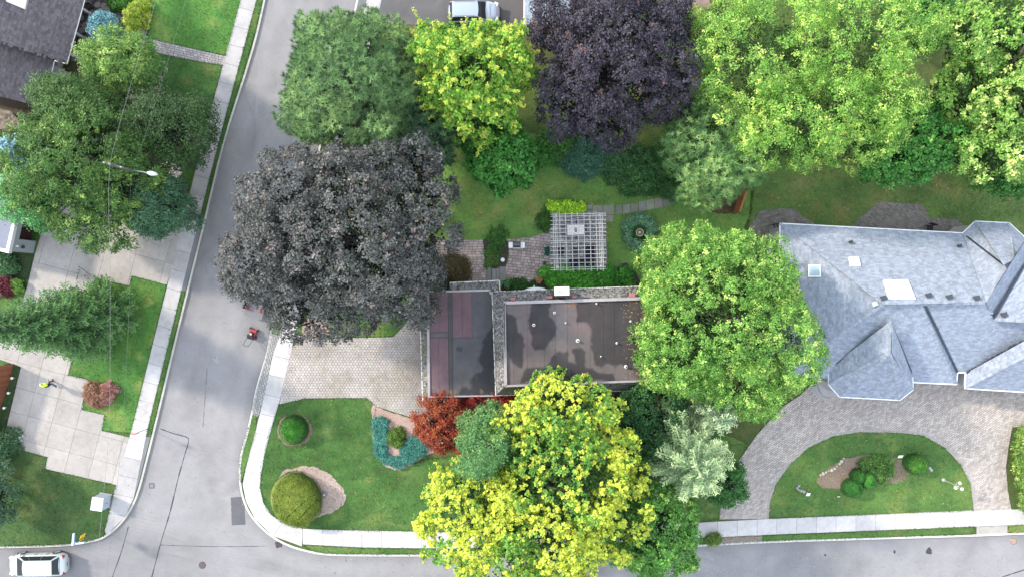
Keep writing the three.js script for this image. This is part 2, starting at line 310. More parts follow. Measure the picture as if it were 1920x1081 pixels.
// boulevard strips between kerb and sidewalk
const wIn = (y) => lerpLine([[-120, 524], [0, 493], [82, 474], [270, 416], [410, 382], [540, 350], [810, 285], [915, 258], [940, 249]], y);
const sidL = [[-120, 483], [0, 452], [242, 386], [540, 313], [810, 246], [910, 217], [1003, 195]], sidR = [[-120, 513], [0, 482], [270, 410], [540, 342], [810, 276], [937, 251], [1003, 224]];
function lerpLine(l, y) { for (let i = 0; i + 1 < l.length; i++) if (y <= l[i + 1][0] || i + 2 === l.length) { const t = (y - l[i][0]) / (l[i + 1][0] - l[i][0]); return l[i][1] + (l[i + 1][1] - l[i][1]) * t; } }
function verge(y0, y1, label, a, b) { const q = []; for (let y = y0; y <= y1 + 0.1; y += (y1 - y0) / 6) q.push(lerpLine(sidR, y) , y); const w = []; for (let y = y1; y >= y0 - 0.1; y -= (y1 - y0) / 6) w.push(wIn(y) , y); sheet('lawn', P([...q, ...w]), 0.121, M.grass, lawnCol(a, b, '#5d7032', 2, y0 + 30), { label, category: 'grass verge' }); }
verge(-120, 409, 'long grass verge between the kerb and the upper sidewalk slabs', '#3f6f26', '#376522');
verge(546, 816, 'grass verge between the kerb and the sidewalk beside the bright lawn', '#44752a', '#416f28');
function apron(y0, y1, label) { const q = []; for (let k = 0; k <= 4; k++) { const y = y0 + (y1 - y0) * k / 4; q.push(lerpLine(sidR, y) , y); } for (let k = 4; k >= 0; k--) { const y = y0 + (y1 - y0) * k / 4; q.push(wIn(y) , y); } sheet('driveway_apron', P(q), 0.122, M.asphalt, mottled([0.15, 0.155, 0.175], [0.17, 0.17, 0.185], [0.12, 0.12, 0.13], 2, 31), { label, category: 'driveway' }); }
apron(409, 546, 'dark asphalt apron where the upper concrete driveway meets the kerb');
apron(816, 936, 'dark asphalt apron where the lower concrete driveway meets the kerb');
sheet('lawn', P([506, 603, 511, 602, 552, 450, 575, 450, 534, 602, 527, 627, 506, 624]), 0.121, M.grass, lawnCol('#4b842c', '#437a28', '#5d7032', 2, 33), { label: 'short grass verge beside the pickup truck', category: 'grass verge' });
sheet('lawn', P([476, 776, 482, 776, 479, 812, 453, 903, 450, 895, 451, 862, 463, 812]), 0.121, M.grass, lawnCol('#558033', '#4c7a2c', '#5d7032', 2, 34), { label: 'wedge of grass between kerb and sidewalk by the clipped bushes', category: 'grass verge' });
sheet('lawn', P([567, 1020, 680, 1025, 858, 1028, 1293, 1009, 1440, 1002, 1520, 999, 1825, 985, 1825, 999, 1440, 1013, 1285, 1021, 1120, 1026, 862, 1037, 700, 1038, 612, 1036, 585, 1031]), 0.121, M.grass, lawnCol('#4f7a30', '#45702a', '#7a7040', 2, 35), { label: 'long grass verge between the kerb and the front sidewalk', category: 'grass verge' });
sheet('lawn', P([1890, 983, 2100, 976, 2100, 988, 1920, 996, 1890, 997]), 0.121, M.grass, lawnCol('#6f8f3c', '#5f8534', '#7a7040', 2, 36), { label: 'short grass verge in front of the tall hedge', category: 'grass verge' });

// sidewalks: every slab a piece of its own
function sidewalk(label, quads, y1, tone) {
  const t = thing('sidewalk', label, 'sidewalk', V(0, 0, 0), null, 'structure');
  const base = new B(); for (const q of quads) base.prism(inset(q.p, -0.015), 0.05, y1 - 0.035, [0.10, 0.095, 0.085]); base.build('sidewalk_base', M.concrete, t);
  for (const q of quads) { const k = tone(q) * (0.88 + 0.2 * R()); new B().prism(inset(q.p, 0.016), 0.06, y1 + 0.004 * R(), [0.405 * k, 0.39 * k * (0.985 + 0.02 * R()), 0.385 * k], 0.012).build('slab', M.concrete, t); }
  return t;
}
{ const qs = []; let y = -90; while (y < 990) { const d = 35 + (R() - 0.5) * 2, y2 = Math.min(y + d, 1003), s = 8; const l = (v) => [lerpLine(sidL, v), v], r = (v) => [lerpLine(sidR, v + s), v + s];
    const a = l(y), b = r(y), c = r(y2), e = l(y2); const cut = (q) => { const w = wIn(Math.min(q[1], 940)) - 1; if (q[1] > 930) { const lim = lerpLine([[930, 254], [945, 247], [967, 236], [992, 214], [1010, 190]], q[1]); return [Math.min(q[0], lim), q[1]]; } return [Math.min(q[0], w), q[1]]; };
    qs.push({ p: P([...a, ...cut(b), ...cut(c), ...e]), y }); y = y2; if (y >= 960) break; }
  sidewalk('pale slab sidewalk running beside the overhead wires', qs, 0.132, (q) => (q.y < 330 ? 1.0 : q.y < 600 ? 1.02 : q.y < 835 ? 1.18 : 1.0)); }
const eL = [[-120, 715], [0, 689], [45, 676], [266, 618], [602, 531], [665, 512], [740, 496], [802, 481], [850, 468], [895, 457]], eR = [[-120, 742], [0, 716], [45, 706], [266, 645], [655, 547], [755, 524], [810, 507], [873, 491], [918, 488]];
{ const qs = []; for (let y = -90; y < 868; y += 36) { const y2 = y + 36; qs.push({ p: P([lerpLine(eL, y), y, lerpLine(eR, y + 7), y + 7, lerpLine(eR, y2 + 7), y2 + 7, lerpLine(eL, y2), y2]), y }); }
  const inn = [[488, 912], [494, 940], [508, 962], [530, 978], [568, 989]], ou = [[455.5, 906], [462, 940], [479, 972], [512, 1003], [567, 1023]];
  qs.push({ p: P([lerpLine(eL, 882), 882, lerpLine(eR, 889), 889, ...inn[0], ...ou[0]]), y: 900 });
  for (let i = 0; i < 4; i++) qs.push({ p: P([...ou[i], ...inn[i], ...inn[i + 1], ...ou[i + 1]]), y: 900 });
  const nN = [[568, 989], [605, 991], [838, 996], [1080, 988], [1309, 978], [1440, 971], [1825, 955], [1920, 953], [2300, 945]], sS = [[568, 1019], [680, 1025], [858, 1027], [1080, 1020], [1293, 1008], [1440, 1001], [1920, 982], [2300, 972]];
  const f = (l, x) => lerpLine(l, x);
  for (let x = 568; x < 2200; x += 37) qs.push({ p: P([x, f(nN, x), x + 37, f(nN, x + 37), x + 37, f(sS, x + 37), x, f(sS, x)]), y: 1000 + x * 0.01 });
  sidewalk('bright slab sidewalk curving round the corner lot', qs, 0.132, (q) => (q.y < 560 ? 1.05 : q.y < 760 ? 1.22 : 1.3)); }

// concrete driveways on the west side: slabs clipped to the stepped outline
function slabField(label, outline, ox, oy, sx, sy, tone) {
  const t = thing('driveway', label, 'driveway', V(0, 0, 0), null, 'structure'), o = P(outline), ang = 0.262;
  new B().prism(o, 0.05, 0.098, [0.09, 0.085, 0.08]).build('driveway_base', M.concrete, t);
  const ax = [Math.cos(ang), Math.sin(ang)], ay = [-Math.sin(ang), Math.cos(ang)];
  for (let i = -4; i < 12; i++) for (let j = -8; j < 14; j++) {
    const q = (a, b) => at(ox + ax[0] * a * sx + ay[0] * b * sy, oy + ax[1] * a * sx + ay[1] * b * sy);
    const w = [q(i, j), q(i + 1, j), q(i + 1, j + 1), q(i, j + 1)], c = clipPoly(o, w);
    if (c.length < 3 || Math.abs(area(c)) < 0.15) continue;
    const k = tone * (0.93 + 0.14 * R());
    new B().prism(inset(c, 0.014), 0.06, 0.134 + 0.004 * R(), [0.38 * k, 0.35 * k, 0.325 * k], 0.01).build('concrete_slab', M.concrete, t);
  }
}
slabField('upper concrete driveway with stepped edge beside the pale garage', [120, 330, 340, 395, 350, 428, 313, 534, 248, 517, 243, 536, 180, 521, 172, 545, 120, 640, 20, 640, 51, 540, 66, 478, 84, 420], 74, 493, 57, 63, 0.98);
slabField('lower concrete driveway with stepped edges where the person walks', [-60, 640, 30, 640, 100, 640, 137, 672, 129, 702, 168, 711, 155, 767, 197, 776, 192, 806, 244, 819, 219, 908, 86, 878, 90, 856, 40, 842, 5, 835, 40, 687, 0, 673, -60, 665], 78, 690, 46, 46, 0.95);
sheet('lawn', P([18, 680, 40, 688, 12, 800, 0, 840, -40, 840, -20, 700]), 0.12, M.grass, lawnCol('#2f4f22', '#2a481f', '#4d4a2c', 2, 38), { label: 'narrow dark grass strip at the foot of the reddish fence', category: 'grass strip' });

// paved fields: pavers of a few pixels each, one mesh per field
function paverField(parent, outline, y, cells, col, mat = M.paver, name = 'paver') {
  const o = P(outline), b = new B();
  for (const cell of cells(o)) { const cx = cell.reduce((s, q) => s + q.x, 0) / cell.length, cz = cell.reduce((s, q) => s + q.z, 0) / cell.length; let q = cell, bev = 0.01; if (!cell.every((v) => inside(o, v.x, v.z))) { q = clipPoly(o, cell).filter((v, i, a) => v.distanceTo(a[(i + 1) % a.length]) > 0.012); bev = 0; if (q.length < 3 || Math.abs(area(q)) < 0.004) continue; } b.prism(q, y - 0.05, y + 0.008 * R(), col(cx, cz), bev); }
  return b.build(name, mat, parent, { kind: 'stuff' });
}

const hexCells = (d, gap) => (o) => { const [x0, x1, z0, z1] = bounds(o), out = [], r = d / Math.sqrt(3), dz = r * 1.5; let row = 0; for (let z = z0; z < z1 + d; z += dz, row++) for (let x = x0 + (row % 2) * d / 2; x < x1 + d; x += d) out.push(Array.from({ length: 6 }, (_, k) => V(x + (r - gap) * Math.sin(k * Math.PI / 3), 0, z + (r - gap) * Math.cos(k * Math.PI / 3)))); return out; };
const brickCells = (L, D, gap, ang, jit = 0) => (o) => { const [x0, x1, z0, z1] = bounds(o), out = [], cx = (x0 + x1) / 2, cz = (z0 + z1) / 2, rad = Math.hypot(x1 - x0, z1 - z0) / 2 + L, co = Math.cos(ang), si = Math.sin(ang); let row = 0; for (let v = -rad; v < rad; v += D, row++) for (let u = -rad + (row % 2) * L / 2; u < rad; ) { const l = L * (1 + jit * (R() - 0.5)); const q = (a, b) => V(cx + a * co - b * si, 0, cz + a * si + b * co); out.push([q(u + gap, v + gap), q(u + l - gap, v + gap), q(u + l - gap, v + D - gap), q(u + gap, v + D - gap)]); u += l; } return out; };
{ // hexagon paved driveway of the flat roofed house
  const t = thing('driveway', 'grey hexagon paved driveway leading to the flat roofed garage', 'driveway', V(0, 0, 0), null, 'structure');
  const out = [548, 650, 572, 633, 650, 633, 737, 631, 755, 613, 771, 591, 779, 553, 800, 545, 812, 780, 800, 800, 778, 783, 742, 772, 705, 760, 688, 745, 640, 745, 572, 746, 524, 757, 535, 705];
  sheet('paving_bed', P(out), 0.1225, M.gravel, () => [0.2, 0.185, 0.165], { parent: t, fine: false, kind: undefined });
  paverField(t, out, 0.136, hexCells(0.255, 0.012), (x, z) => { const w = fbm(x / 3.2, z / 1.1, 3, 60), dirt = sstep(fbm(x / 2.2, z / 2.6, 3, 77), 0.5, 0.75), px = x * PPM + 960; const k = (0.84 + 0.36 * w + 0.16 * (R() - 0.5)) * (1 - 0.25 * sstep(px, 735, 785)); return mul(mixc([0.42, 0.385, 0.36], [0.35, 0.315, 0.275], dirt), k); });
  const ap = [506, 624, 527, 628, 512, 664, 497, 738, 485, 780, 476, 778, 472, 768, 482, 728, 502, 658];
  sheet('paving_bed', P(ap), 0.1225, M.gravel, () => [0.13, 0.12, 0.1], { parent: t, fine: false, kind: undefined });
  paverField(t, ap, 0.136, brickCells(0.26, 0.2, 0.012, 1.3), () => mul([0.31, 0.305, 0.3], 0.85 + 0.3 * R()));
}
const DRIVE_R = [1348, 972, 1351, 950, 1383, 865, 1418, 815, 1445, 785, 1470, 760, 1500, 740, 1540, 700, 1760, 690, 2000, 690, 2000, 790, 1897, 800, 1890, 835, 1885, 875, 1888, 915, 1895, 954, 1825, 957, 1818, 905, 1800, 870, 1770, 838, 1730, 815, 1680, 810, 1610, 809, 1560, 817, 1515, 838, 1480, 870, 1455, 905, 1443, 940, 1441, 971];
{ const t = thing('driveway', 'curved driveway of small diagonal pavers in front of the grey shingled house', 'driveway', V(0, 0, 0), null, 'structure');
  sheet('paving_bed', P(DRIVE_R), 0.1225, M.gravel, () => [0.2, 0.18, 0.165], { parent: t, fine: false, kind: undefined });
  paverField(t, DRIVE_R, 0.136, brickCells(0.3, 0.155, 0.01, -0.62), (x, z) => { const w = fbm(x / 2.5, z / 2.5, 3, 90); return mul(mixc([0.45, 0.395, 0.355], [0.395, 0.36, 0.335], w), 0.8 + 0.42 * R()); });
  const edge = smoothLine(P([1441, 971, 1443, 940, 1455, 905, 1480, 870, 1515, 838, 1560, 817, 1610, 809, 1680, 810, 1730, 815, 1770, 838, 1800, 870, 1818, 905, 1825, 957]), 5);
  strip(edge, 0.2, 0.1, 0.147, [0.33, 0.31, 0.29]).build('border', M.paver, t);
  sheet('driveway_apron', P([1830, 986, 1888, 984, 1888, 998, 1830, 1001]), 0.1225, M.paver, () => [0.36, 0.34, 0.31], { parent: t, fine: false, kind: undefined });
  sheet('driveway_apron', P([1330, 1004, 1428, 999, 1428, 1013, 1330, 1018]), 0.1245, M.paver, () => [0.24, 0.2, 0.17], { parent: t, fine: false, kind: undefined });
}
{ // terraces behind the grey shingled house
  for (const [pts, lab] of [[[1405, 425, 1425, 395, 1455, 391, 1490, 392, 1505, 408, 1525, 417, 1560, 440, 1450, 520, 1400, 480], 'small grey paved terrace at the corner of the grey shingled house'], [[1580, 440, 1605, 415, 1640, 385, 1650, 378, 1730, 384, 1742, 408, 1795, 412, 1812, 428, 1830, 470, 1600, 470], 'grey paved terrace with cut corners behind the grey shingled house']]) {
    const t = thing('terrace', lab, 'terrace', V(0, 0, 0), null, 'structure');
    sheet('paving_bed', P(pts), 0.1225, M.gravel, () => [0.1, 0.09, 0.08], { parent: t, fine: false, kind: undefined });
    paverField(t, pts, 0.136, brickCells(0.3, 0.155, 0.011, 0.5), (x, z) => mul(mixc([0.25, 0.22, 0.195], [0.21, 0.2, 0.19], fbm(x, z, 3, 4)), 0.75 + 0.45 * R()));
  }
}
{ // brick terraces behind the flat roofed house
  const t = thing('terrace', 'reddish brick terrace around the grill and under the white pergola', 'terrace', V(0, 0, 0), null, 'structure');
  const a = [951, 449, 985, 446, 1003, 443, 1022, 436, 1037, 418, 1040, 402, 1110, 396, 1136, 400, 1138, 508, 1030, 505, 1012, 532, 950, 533, 948, 500, 955, 482];
  sheet('paving_bed', P(a), 0.1225, M.gravel, () => [0.1, 0.085, 0.08], { parent: t, fine: false, kind: undefined });
  paverField(t, a, 0.14, brickCells(0.36, 0.24, 0.014, 0.1, 0.5), (x, z) => { const px = x * PPM + 960, g = clamp((px - 1005) / 50, 0, 1) * 0.85; return mul(mixc(mixc([0.46, 0.35, 0.32], [0.38, 0.33, 0.315], R()), [0.34, 0.33, 0.325], g), 0.72 + 0.5 * R()); });
  const t2 = thing('terrace', 'small reddish brick terrace beside the brown shrub', 'terrace', V(0, 0, 0), null, 'structure');
  const b = [815, 451, 905, 450, 912, 503, 913, 530, 815, 532];
  sheet('paving_bed', P(b), 0.1225, M.gravel, () => [0.1, 0.085, 0.08], { parent: t2, fine: false, kind: undefined });
  paverField(t2, b, 0.14, brickCells(0.34, 0.22, 0.013, -0.02, 0.5), () => mul(mixc([0.5, 0.38, 0.34], [0.44, 0.37, 0.34], R()), 0.75 + 0.42 * R()));
  const st = thing('garden_steps', 'weathered grey garden steps between the two brick terraces', 'steps', V(0, 0, 0), null, 'structure');
  [[913, 921, 499], [922.5, 930, 504], [930.5, 935.5, 503], [936, 948, 500]].forEach(([x0, x1, y0], i) => new B().prism(P([x0, y0, x1, y0, x1 + 0.5, 526, x0 + 0.5, 526]), 0.08, 0.26 - 0.028 * i, mul([0.27, 0.26, 0.25], 0.8 + 0.3 * R()), 0.015).build('tread', M.concrete, st));
}
{ // stone path to the gate
  const t = thing('garden_path', 'curving garden path of flat weathered stone slabs', 'path', V(0, 0, 0), null, 'structure');
  const col = () => mul(mixc([0.235, 0.225, 0.185], [0.2, 0.195, 0.18], R()), 0.82 + 0.34 * R());
  const S = (q) => new B().prism(inset(P(q), 0.022), 0.05, 0.137 + 0.01 * R(), col(), 0.014).build('paving_slab', M.concrete, t);
  S([1095, 385, 1110, 384, 1111, 392, 1096, 393]); S([1111, 385, 1130, 385, 1130, 398, 1112, 397]); S([1131, 385, 1151, 384, 1151, 402, 1131, 402]); S([1136, 403, 1150, 403, 1149, 416, 1137, 416]); S([1095, 394, 1110, 394, 1111, 400, 1096, 400]); S([1088, 391, 1094, 388, 1095, 400, 1088, 400]);
  const top = [[1153, 384], [1167, 383.5], [1181, 382], [1196, 379], [1210, 376], [1225, 372.5], [1240, 369], [1254, 365], [1267, 359.5], [1280, 353]], bot = [[1153, 402], [1167, 401], [1182, 400], [1197, 397.5], [1211, 394.5], [1227, 391.5], [1243, 388.5], [1258, 384], [1272, 377], [1286, 369]];
  for (let i = 0; i + 1 < top.length; i++) S([top[i][0] + 1, top[i][1], top[i + 1][0], top[i + 1][1], bot[i + 1][0], bot[i + 1][1], bot[i][0] + 1, bot[i][1]]);
}
{ // cobbled path across the west lawn and flagstones at the porch
  const t = thing('garden_path', 'straight path of small pale cobbles crossing the lawn to the sidewalk', 'path', V(0, 0, 0), null, 'structure');
  const o = [262, 70, 277, 72, 345, 88, 424, 106, 419, 123, 345, 111, 262, 93];
  sheet('paving_bed', P(o), 0.1225, M.gravel, () => [0.16, 0.14, 0.13], { parent: t, fine: false, kind: undefined });
  paverField(t, o, 0.138, brickCells(0.3, 0.19, 0.014, 0.22, 0.6), () => mul(mixc([0.42, 0.37, 0.35], [0.34, 0.32, 0.32], R()), 0.8 + 0.35 * R()));
  const p2 = thing('terrace', 'dark irregular flagstone terrace by the porch with the blue spruce', 'terrace', V(0, 0, 0), null, 'structure');
  const out = P([140, -30, 215, -30, 262, 40, 264, 72, 215, 100, 150, 120, 120, 110]);
  new B().prism(out, 0.06, 0.112, [0.07, 0.062, 0.058]).build('terrace_base', M.gravel, p2);
  const cells = []; for (let y = -30; y < 120; y += 12.5) for (let x = 120 + ((y / 12.5) % 2) * 7; x < 265; x += 14) cells.push([x, y]);
  for (const [x, y] of cells) { const c = at(x + R() * 5, y + R() * 5); if (!inside(out, c.x, c.z)) continue; const n = 5 + Math.floor(R() * 2), r0 = 0.3 + R() * 0.07, a0 = R() * 6; const q = Array.from({ length: n }, (_, k) => { const a = a0 + k / n * 2 * Math.PI, r = r0 * (0.75 + 0.4 * R()); return V(c.x + r * Math.cos(a), 0, c.z + r * Math.sin(a)); }); new B().prism(q, 0.07, 0.136 + 0.012 * R(), mul([0.24, 0.215, 0.205], 0.6 + 0.6 * R()), 0.015).build('flagstone', M.concrete, p2); }
}
// planting beds
const bed = (list, label, a, b, mat = M.gravel, y = 0.128) => sheet('planting_bed', smoothLine(P(list), 9, true).map((q, i) => V(q.x + 0.09 * (noise3(i * 0.7, 1, list[0]) - 0.5) * 2, 0, q.z + 0.09 * (noise3(i * 0.7, 9, list[1]) - 0.5) * 2)), y, mat, mottled(a, b, mul(a, 0.7), 1.2, list[0], 0.3), { label, category: 'planting bed' });
bed([700, 758, 722, 768, 760, 780, 800, 790, 850, 800, 830, 842, 800, 852, 768, 872, 742, 881, 718, 868, 705, 845, 698, 800], 'pink stone chip bed with the blue green juniper', [0.52, 0.37, 0.32], [0.46, 0.33, 0.28]);
bed([532, 884, 560, 874, 595, 876, 625, 893, 645, 918, 647, 938, 630, 955, 605, 965, 560, 975, 510, 940], 'pink stone chip bed beside the large clipped dome bush', [0.5, 0.38, 0.33], [0.42, 0.33, 0.29]);
bed([528, 785, 555, 774, 578, 785, 586, 805, 580, 822, 560, 834, 535, 832, 520, 810], 'thin ring of bare soil round the small clipped bush', [0.3, 0.21, 0.16], [0.25, 0.17, 0.13]);
bed([570, 600, 600, 597, 618, 610, 615, 626, 598, 633, 570, 634], 'pink stone chip patch at the foot of the dark maple', [0.5, 0.36, 0.3], [0.44, 0.3, 0.26]);
bed([1325, 370, 1365, 345, 1388, 350, 1384, 390, 1360, 400, 1330, 396], 'reddish brown mulch beside the wooden gate fence', [0.15, 0.085, 0.055], [0.12, 0.07, 0.045]);
bed([1533, 890, 1548, 880, 1570, 866, 1590, 858, 1640, 852, 1690, 862, 1705, 880, 1690, 900, 1620, 905, 1560, 915, 1535, 908], 'bare reddish soil bed on the half oval lawn', [0.27, 0.195, 0.155], [0.17, 0.15, 0.09]);
bed([906, 450, 950, 450, 953, 480, 947, 500, 912, 500, 908, 470], 'narrow soil bed between the two brick terraces', [0.09, 0.075, 0.055], [0.07, 0.06, 0.05]);
bed([780, 740, 1000, 735, 1235, 730, 1260, 800, 1200, 830, 1000, 830, 850, 820, 800, 790], 'dark soil bed along the front of the flat roofed house', [0.07, 0.055, 0.045], [0.05, 0.045, 0.04]);
bed([945, 525, 1010, 528, 1030, 500, 1140, 505, 1180, 495, 1200, 550, 945, 560], 'dark soil bed behind the flat roofed house', [0.07, 0.055, 0.045], [0.05, 0.045, 0.04]);
bed([-60, 60, 60, 190, 110, 130, 160, 120, 250, 95, 240, 250, 330, 320, 350, 345, 300, 360, 120, 330, 60, 360, -60, 370], 'shaded bare soil under the tangle of trees by the brown roofed house', [0.11, 0.085, 0.06], [0.07, 0.065, 0.04]);
{ // pebble bed
  const o = P([292, 312, 315, 305, 338, 312, 342, 325, 332, 334, 305, 333, 293, 324]), b = new B();
  for (let i = 0; i < 900; i++) { const c = at(288 + R() * 58, 302 + R() * 35); if (!inside(o, c.x, c.z)) continue; const r = 0.05 + 0.06 * R(), k = 0.3 + 0.5 * R(); b.lathe(V(c.x, 0.13, c.z), [[r, 0], [r * 0.8, r * 0.5], [0, r * 0.7]], [k, k * 0.93, k * 0.87], 6); }
  tag(b.build('pebbles', M.concrete, scene, { smooth: true }), 'patch of white pebbles under the tree next to the sidewalk', 'pebbles', null, 'stuff');
}
// a dark asphalt driveway with the silver car, and its neighbour's yard
sheet('driveway', P([716, -120, 706, 45, 720, 47, 990, 51, 1030, 51, 1030, -120]), 0.1245, M.asphalt, mottled([0.085, 0.085, 0.09], [0.11, 0.108, 0.108], [0.15, 0.14, 0.13], 3, 71, 0.5), { label: 'dark worn asphalt driveway with the parked silver car', category: 'driveway' });
sheet('driveway_apron', P([671, -60, 689, -60, 690, 0, 676, 45, 660, 45, 671, 0]), 0.1225, M.asphalt, () => [0.16, 0.16, 0.165], { label: 'grey strip between kerb and sidewalk near the silver car', category: 'driveway', fine: false });
sheet('terrace', P([1260, -80, 1330, -80, 1330, 22, 1260, 22]), 0.1245, M.paver, mottled([0.3, 0.2, 0.17], [0.25, 0.17, 0.15], [0.2, 0.15, 0.13], 1, 72), { label: 'patch of pinkish paving glimpsed between purple beech and light green tree', category: 'terrace' });
// road details
const onRoad = (name, list, y, col, label, cat, mat = M.asphalt) => sheet(name, P(list), y, mat, mottled(col, mul(col, 1.15), mul(col, 0.85), 0.6, 3), { label, category: cat });
onRoad('road_patch', [432, 932, 457, 930, 460, 983, 434, 984], 0.004, [0.095, 0.095, 0.105], 'dark rectangular asphalt patch near the curved kerb', 'road patch');
function seal(list, label, w = 0.05) { const b = new B(), pts = smoothLine(P(list, 0), 5); for (let i = 0; i + 1 < pts.length; i++) { const t = pts[i + 1].clone().sub(pts[i]).normalize(), ww = w * (0.5 + 0.9 * hash3(i, list[0] | 0, 3)), n = V(t.z * ww, 0, -t.x * ww), q = (p, s) => V(p.x + n.x * s, 0.005, p.z + n.z * s); b.quad(q(pts[i], -1), q(pts[i + 1], -1), q(pts[i + 1], 1), q(pts[i], 1), [0.045, 0.045, 0.05]); } tag(b.build('road_seam', M.asphalt), label, 'road seam', null, 'structure'); }
seal([300, 803, 325, 812, 350, 819, 353, 822, 344, 858, 335, 890, 318, 960, 300, 1020, 284, 1081, 270, 1130], 'long dark tar seam running down the middle of the junction', 0.04);
seal([240, 987, 228, 1030, 210, 1081, 196, 1120], 'dark tar seam beside the parked white car', 0.036);
seal([500, 1023, 400, 1024, 330, 1022, 300, 1021], 'faint seam crossing the junction below the dark patch', 0.02);
seal([1880, 1081, 1920, 1068, 1990, 1045], 'short dark seam at the corner of the sunlit street', 0.04);
seal([388, 690, 385, 730, 380, 800], 'faint lengthwise crack in the street near the light blue chalk mark', 0.014);
function manhole(px, py, r, col, label) { const c = at(px, py), t = thing('manhole_cover', label, 'manhole cover', V(c.x, 0, c.z)); new B().lathe(V(c.x, 0.002, c.z), [[r * 1.16, 0], [r * 1.14, 0.006], [r * 1.02, 0.006]], mul(col, 0.55), 24).build('rim', M.metal, t); const b = new B().lathe(V(c.x, 0.002, c.z), [[r, 0.004], [r * 0.97, 0.012], [0, 0.013]], col, 24); for (let i = -2; i <= 2; i++) for (let j = -2; j <= 2; j++) if (i * i + j * j < 6) b.box(c.x + i * r * 0.3, 0.017, c.z + j * r * 0.3, r * 0.16, 0.008, r * 0.16, mul(col, 1.25)); b.build('lid', M.metal, t); }
manhole(379, 1059, 0.26, [0.12, 0.09, 0.085], 'dark round manhole cover in the middle of the junction');
manhole(1901, 1014, 0.26, [0.36, 0.25, 0.19], 'rusty round manhole cover in the sunlit street');
{ const c = at(522, 1020), t = thing('storm_drain', 'dark iron storm drain at the curved kerb', 'storm drain', V(c.x, 0, c.z)); new B().box(c.x, 0.006, c.z, 0.52, 0.012, 0.5, [0.05, 0.04, 0.045], 0.3).build('frame', M.metal, t); for (let i = -2; i <= 2; i++) new B().box(c.x + i * 0.09, 0.016, c.z + i * 0.02, 0.04, 0.014, 0.4, [0.13, 0.09, 0.09], 0.3).build('bar', M.metal, t); }
{ const c = at(284, 910), t = thing('valve_box', 'small square iron valve box in the road near the curved kerb', 'valve box', V(c.x, 0, c.z)); const b = new B(); for (const [x, z, w, d] of [[0, -0.19, 0.44, 0.06], [0, 0.19, 0.44, 0.06], [-0.19, 0, 0.06, 0.32], [0.19, 0, 0.06, 0.32]]) b.box(c.x + x, 0.007, c.z + z, w, 0.014, d, [0.09, 0.09, 0.095]); b.build('frame', M.metal, t); new B().box(c.x, 0.005, c.z, 0.3, 0.01, 0.3, [0.2, 0.2, 0.21]).build('lid', M.metal, t); }
{ const c = at(405, 675), b = new B(); for (const [a0, l] of [[0.2, 0.3], [1.3, 0.34], [2.4, 0.26], [3.5, 0.36], [5, 0.3]]) { const d = V(Math.cos(a0), 0, Math.sin(a0)), n = V(-d.z, 0, d.x), q = (u, v) => V(c.x + d.x * u + n.x * v, 0.0055 + a0 * 0.0004, c.z + d.z * u + n.z * v); b.quad(q(0.06, -0.014), q(l, -0.014), q(l, 0.014), q(0.06, 0.014), [0.34, 0.46, 0.52]); } tag(b.build('road_marking', M.matte), 'small light blue star shaped survey mark on the street', 'road marking', null, 'structure'); }
for (const [px, py, r, lab] of [[1743, 1033, 0.28, 'dark oil stain on the sunlit street'], [1678, 1034, 0.12, 'small dark oil spot on the street near the larger stain'], [1548, 1040, 0.09, 'tiny dark oil spot on the shaded part of the street']]) { const q = Array.from({ length: 14 }, (_, k) => { const a = k / 14 * 2 * Math.PI, rr = r * (0.7 + 0.5 * R()); const c = at(px, py); return V(c.x + rr * Math.cos(a), 0, c.z + rr * 1.15 * Math.sin(a)); }); sheet('oil_stain', q, 0.0045, M.asphalt, () => [0.05, 0.045, 0.045], { label: lab, category: 'stain', fine: false }); }

// ---------- buildings ----------
// a flat roof face: outline seen at photo pixels, the first three corners with their heights, the rest laid into the same plane
function face(list) {
  const a = at(...list[0]), b = at(...list[1]), c = at(...list[2]);
  const n = b.clone().sub(a).cross(c.clone().sub(a)).normalize(); if (n.y < 0) n.negate();
  const eye = V(0, CAM_H, 0), hit = (px, py) => { const d = at(px, py, 0).sub(eye); return eye.clone().addScaledVector(d, a.clone().sub(eye).dot(n) / d.dot(n)); };
  const pts = list.map((q, i) => (i < 3 ? [a, b, c][i] : hit(q[0], q[1])));
  const u = V(0, 1, 0).cross(n); if (u.lengthSq() < 1e-6) u.set(1, 0, 0); u.normalize(); const v = n.clone().cross(u);
  return { pts, n, u, v: v.y < 0 ? v.negate() : v, hit, list };
}
function roofBase(b, f, col, drop = 0.03) { const q = f.pts.map((p) => p.clone().addScaledVector(f.n, -drop)); const fl = q.map((p) => new THREE.Vector2(p.clone().sub(q[0]).dot(f.u), p.clone().sub(q[0]).dot(f.v))); for (const [i, j, k] of THREE.ShapeUtils.triangulateShape(fl, [])) b.tri(q[i], q[j], q[k], col); }
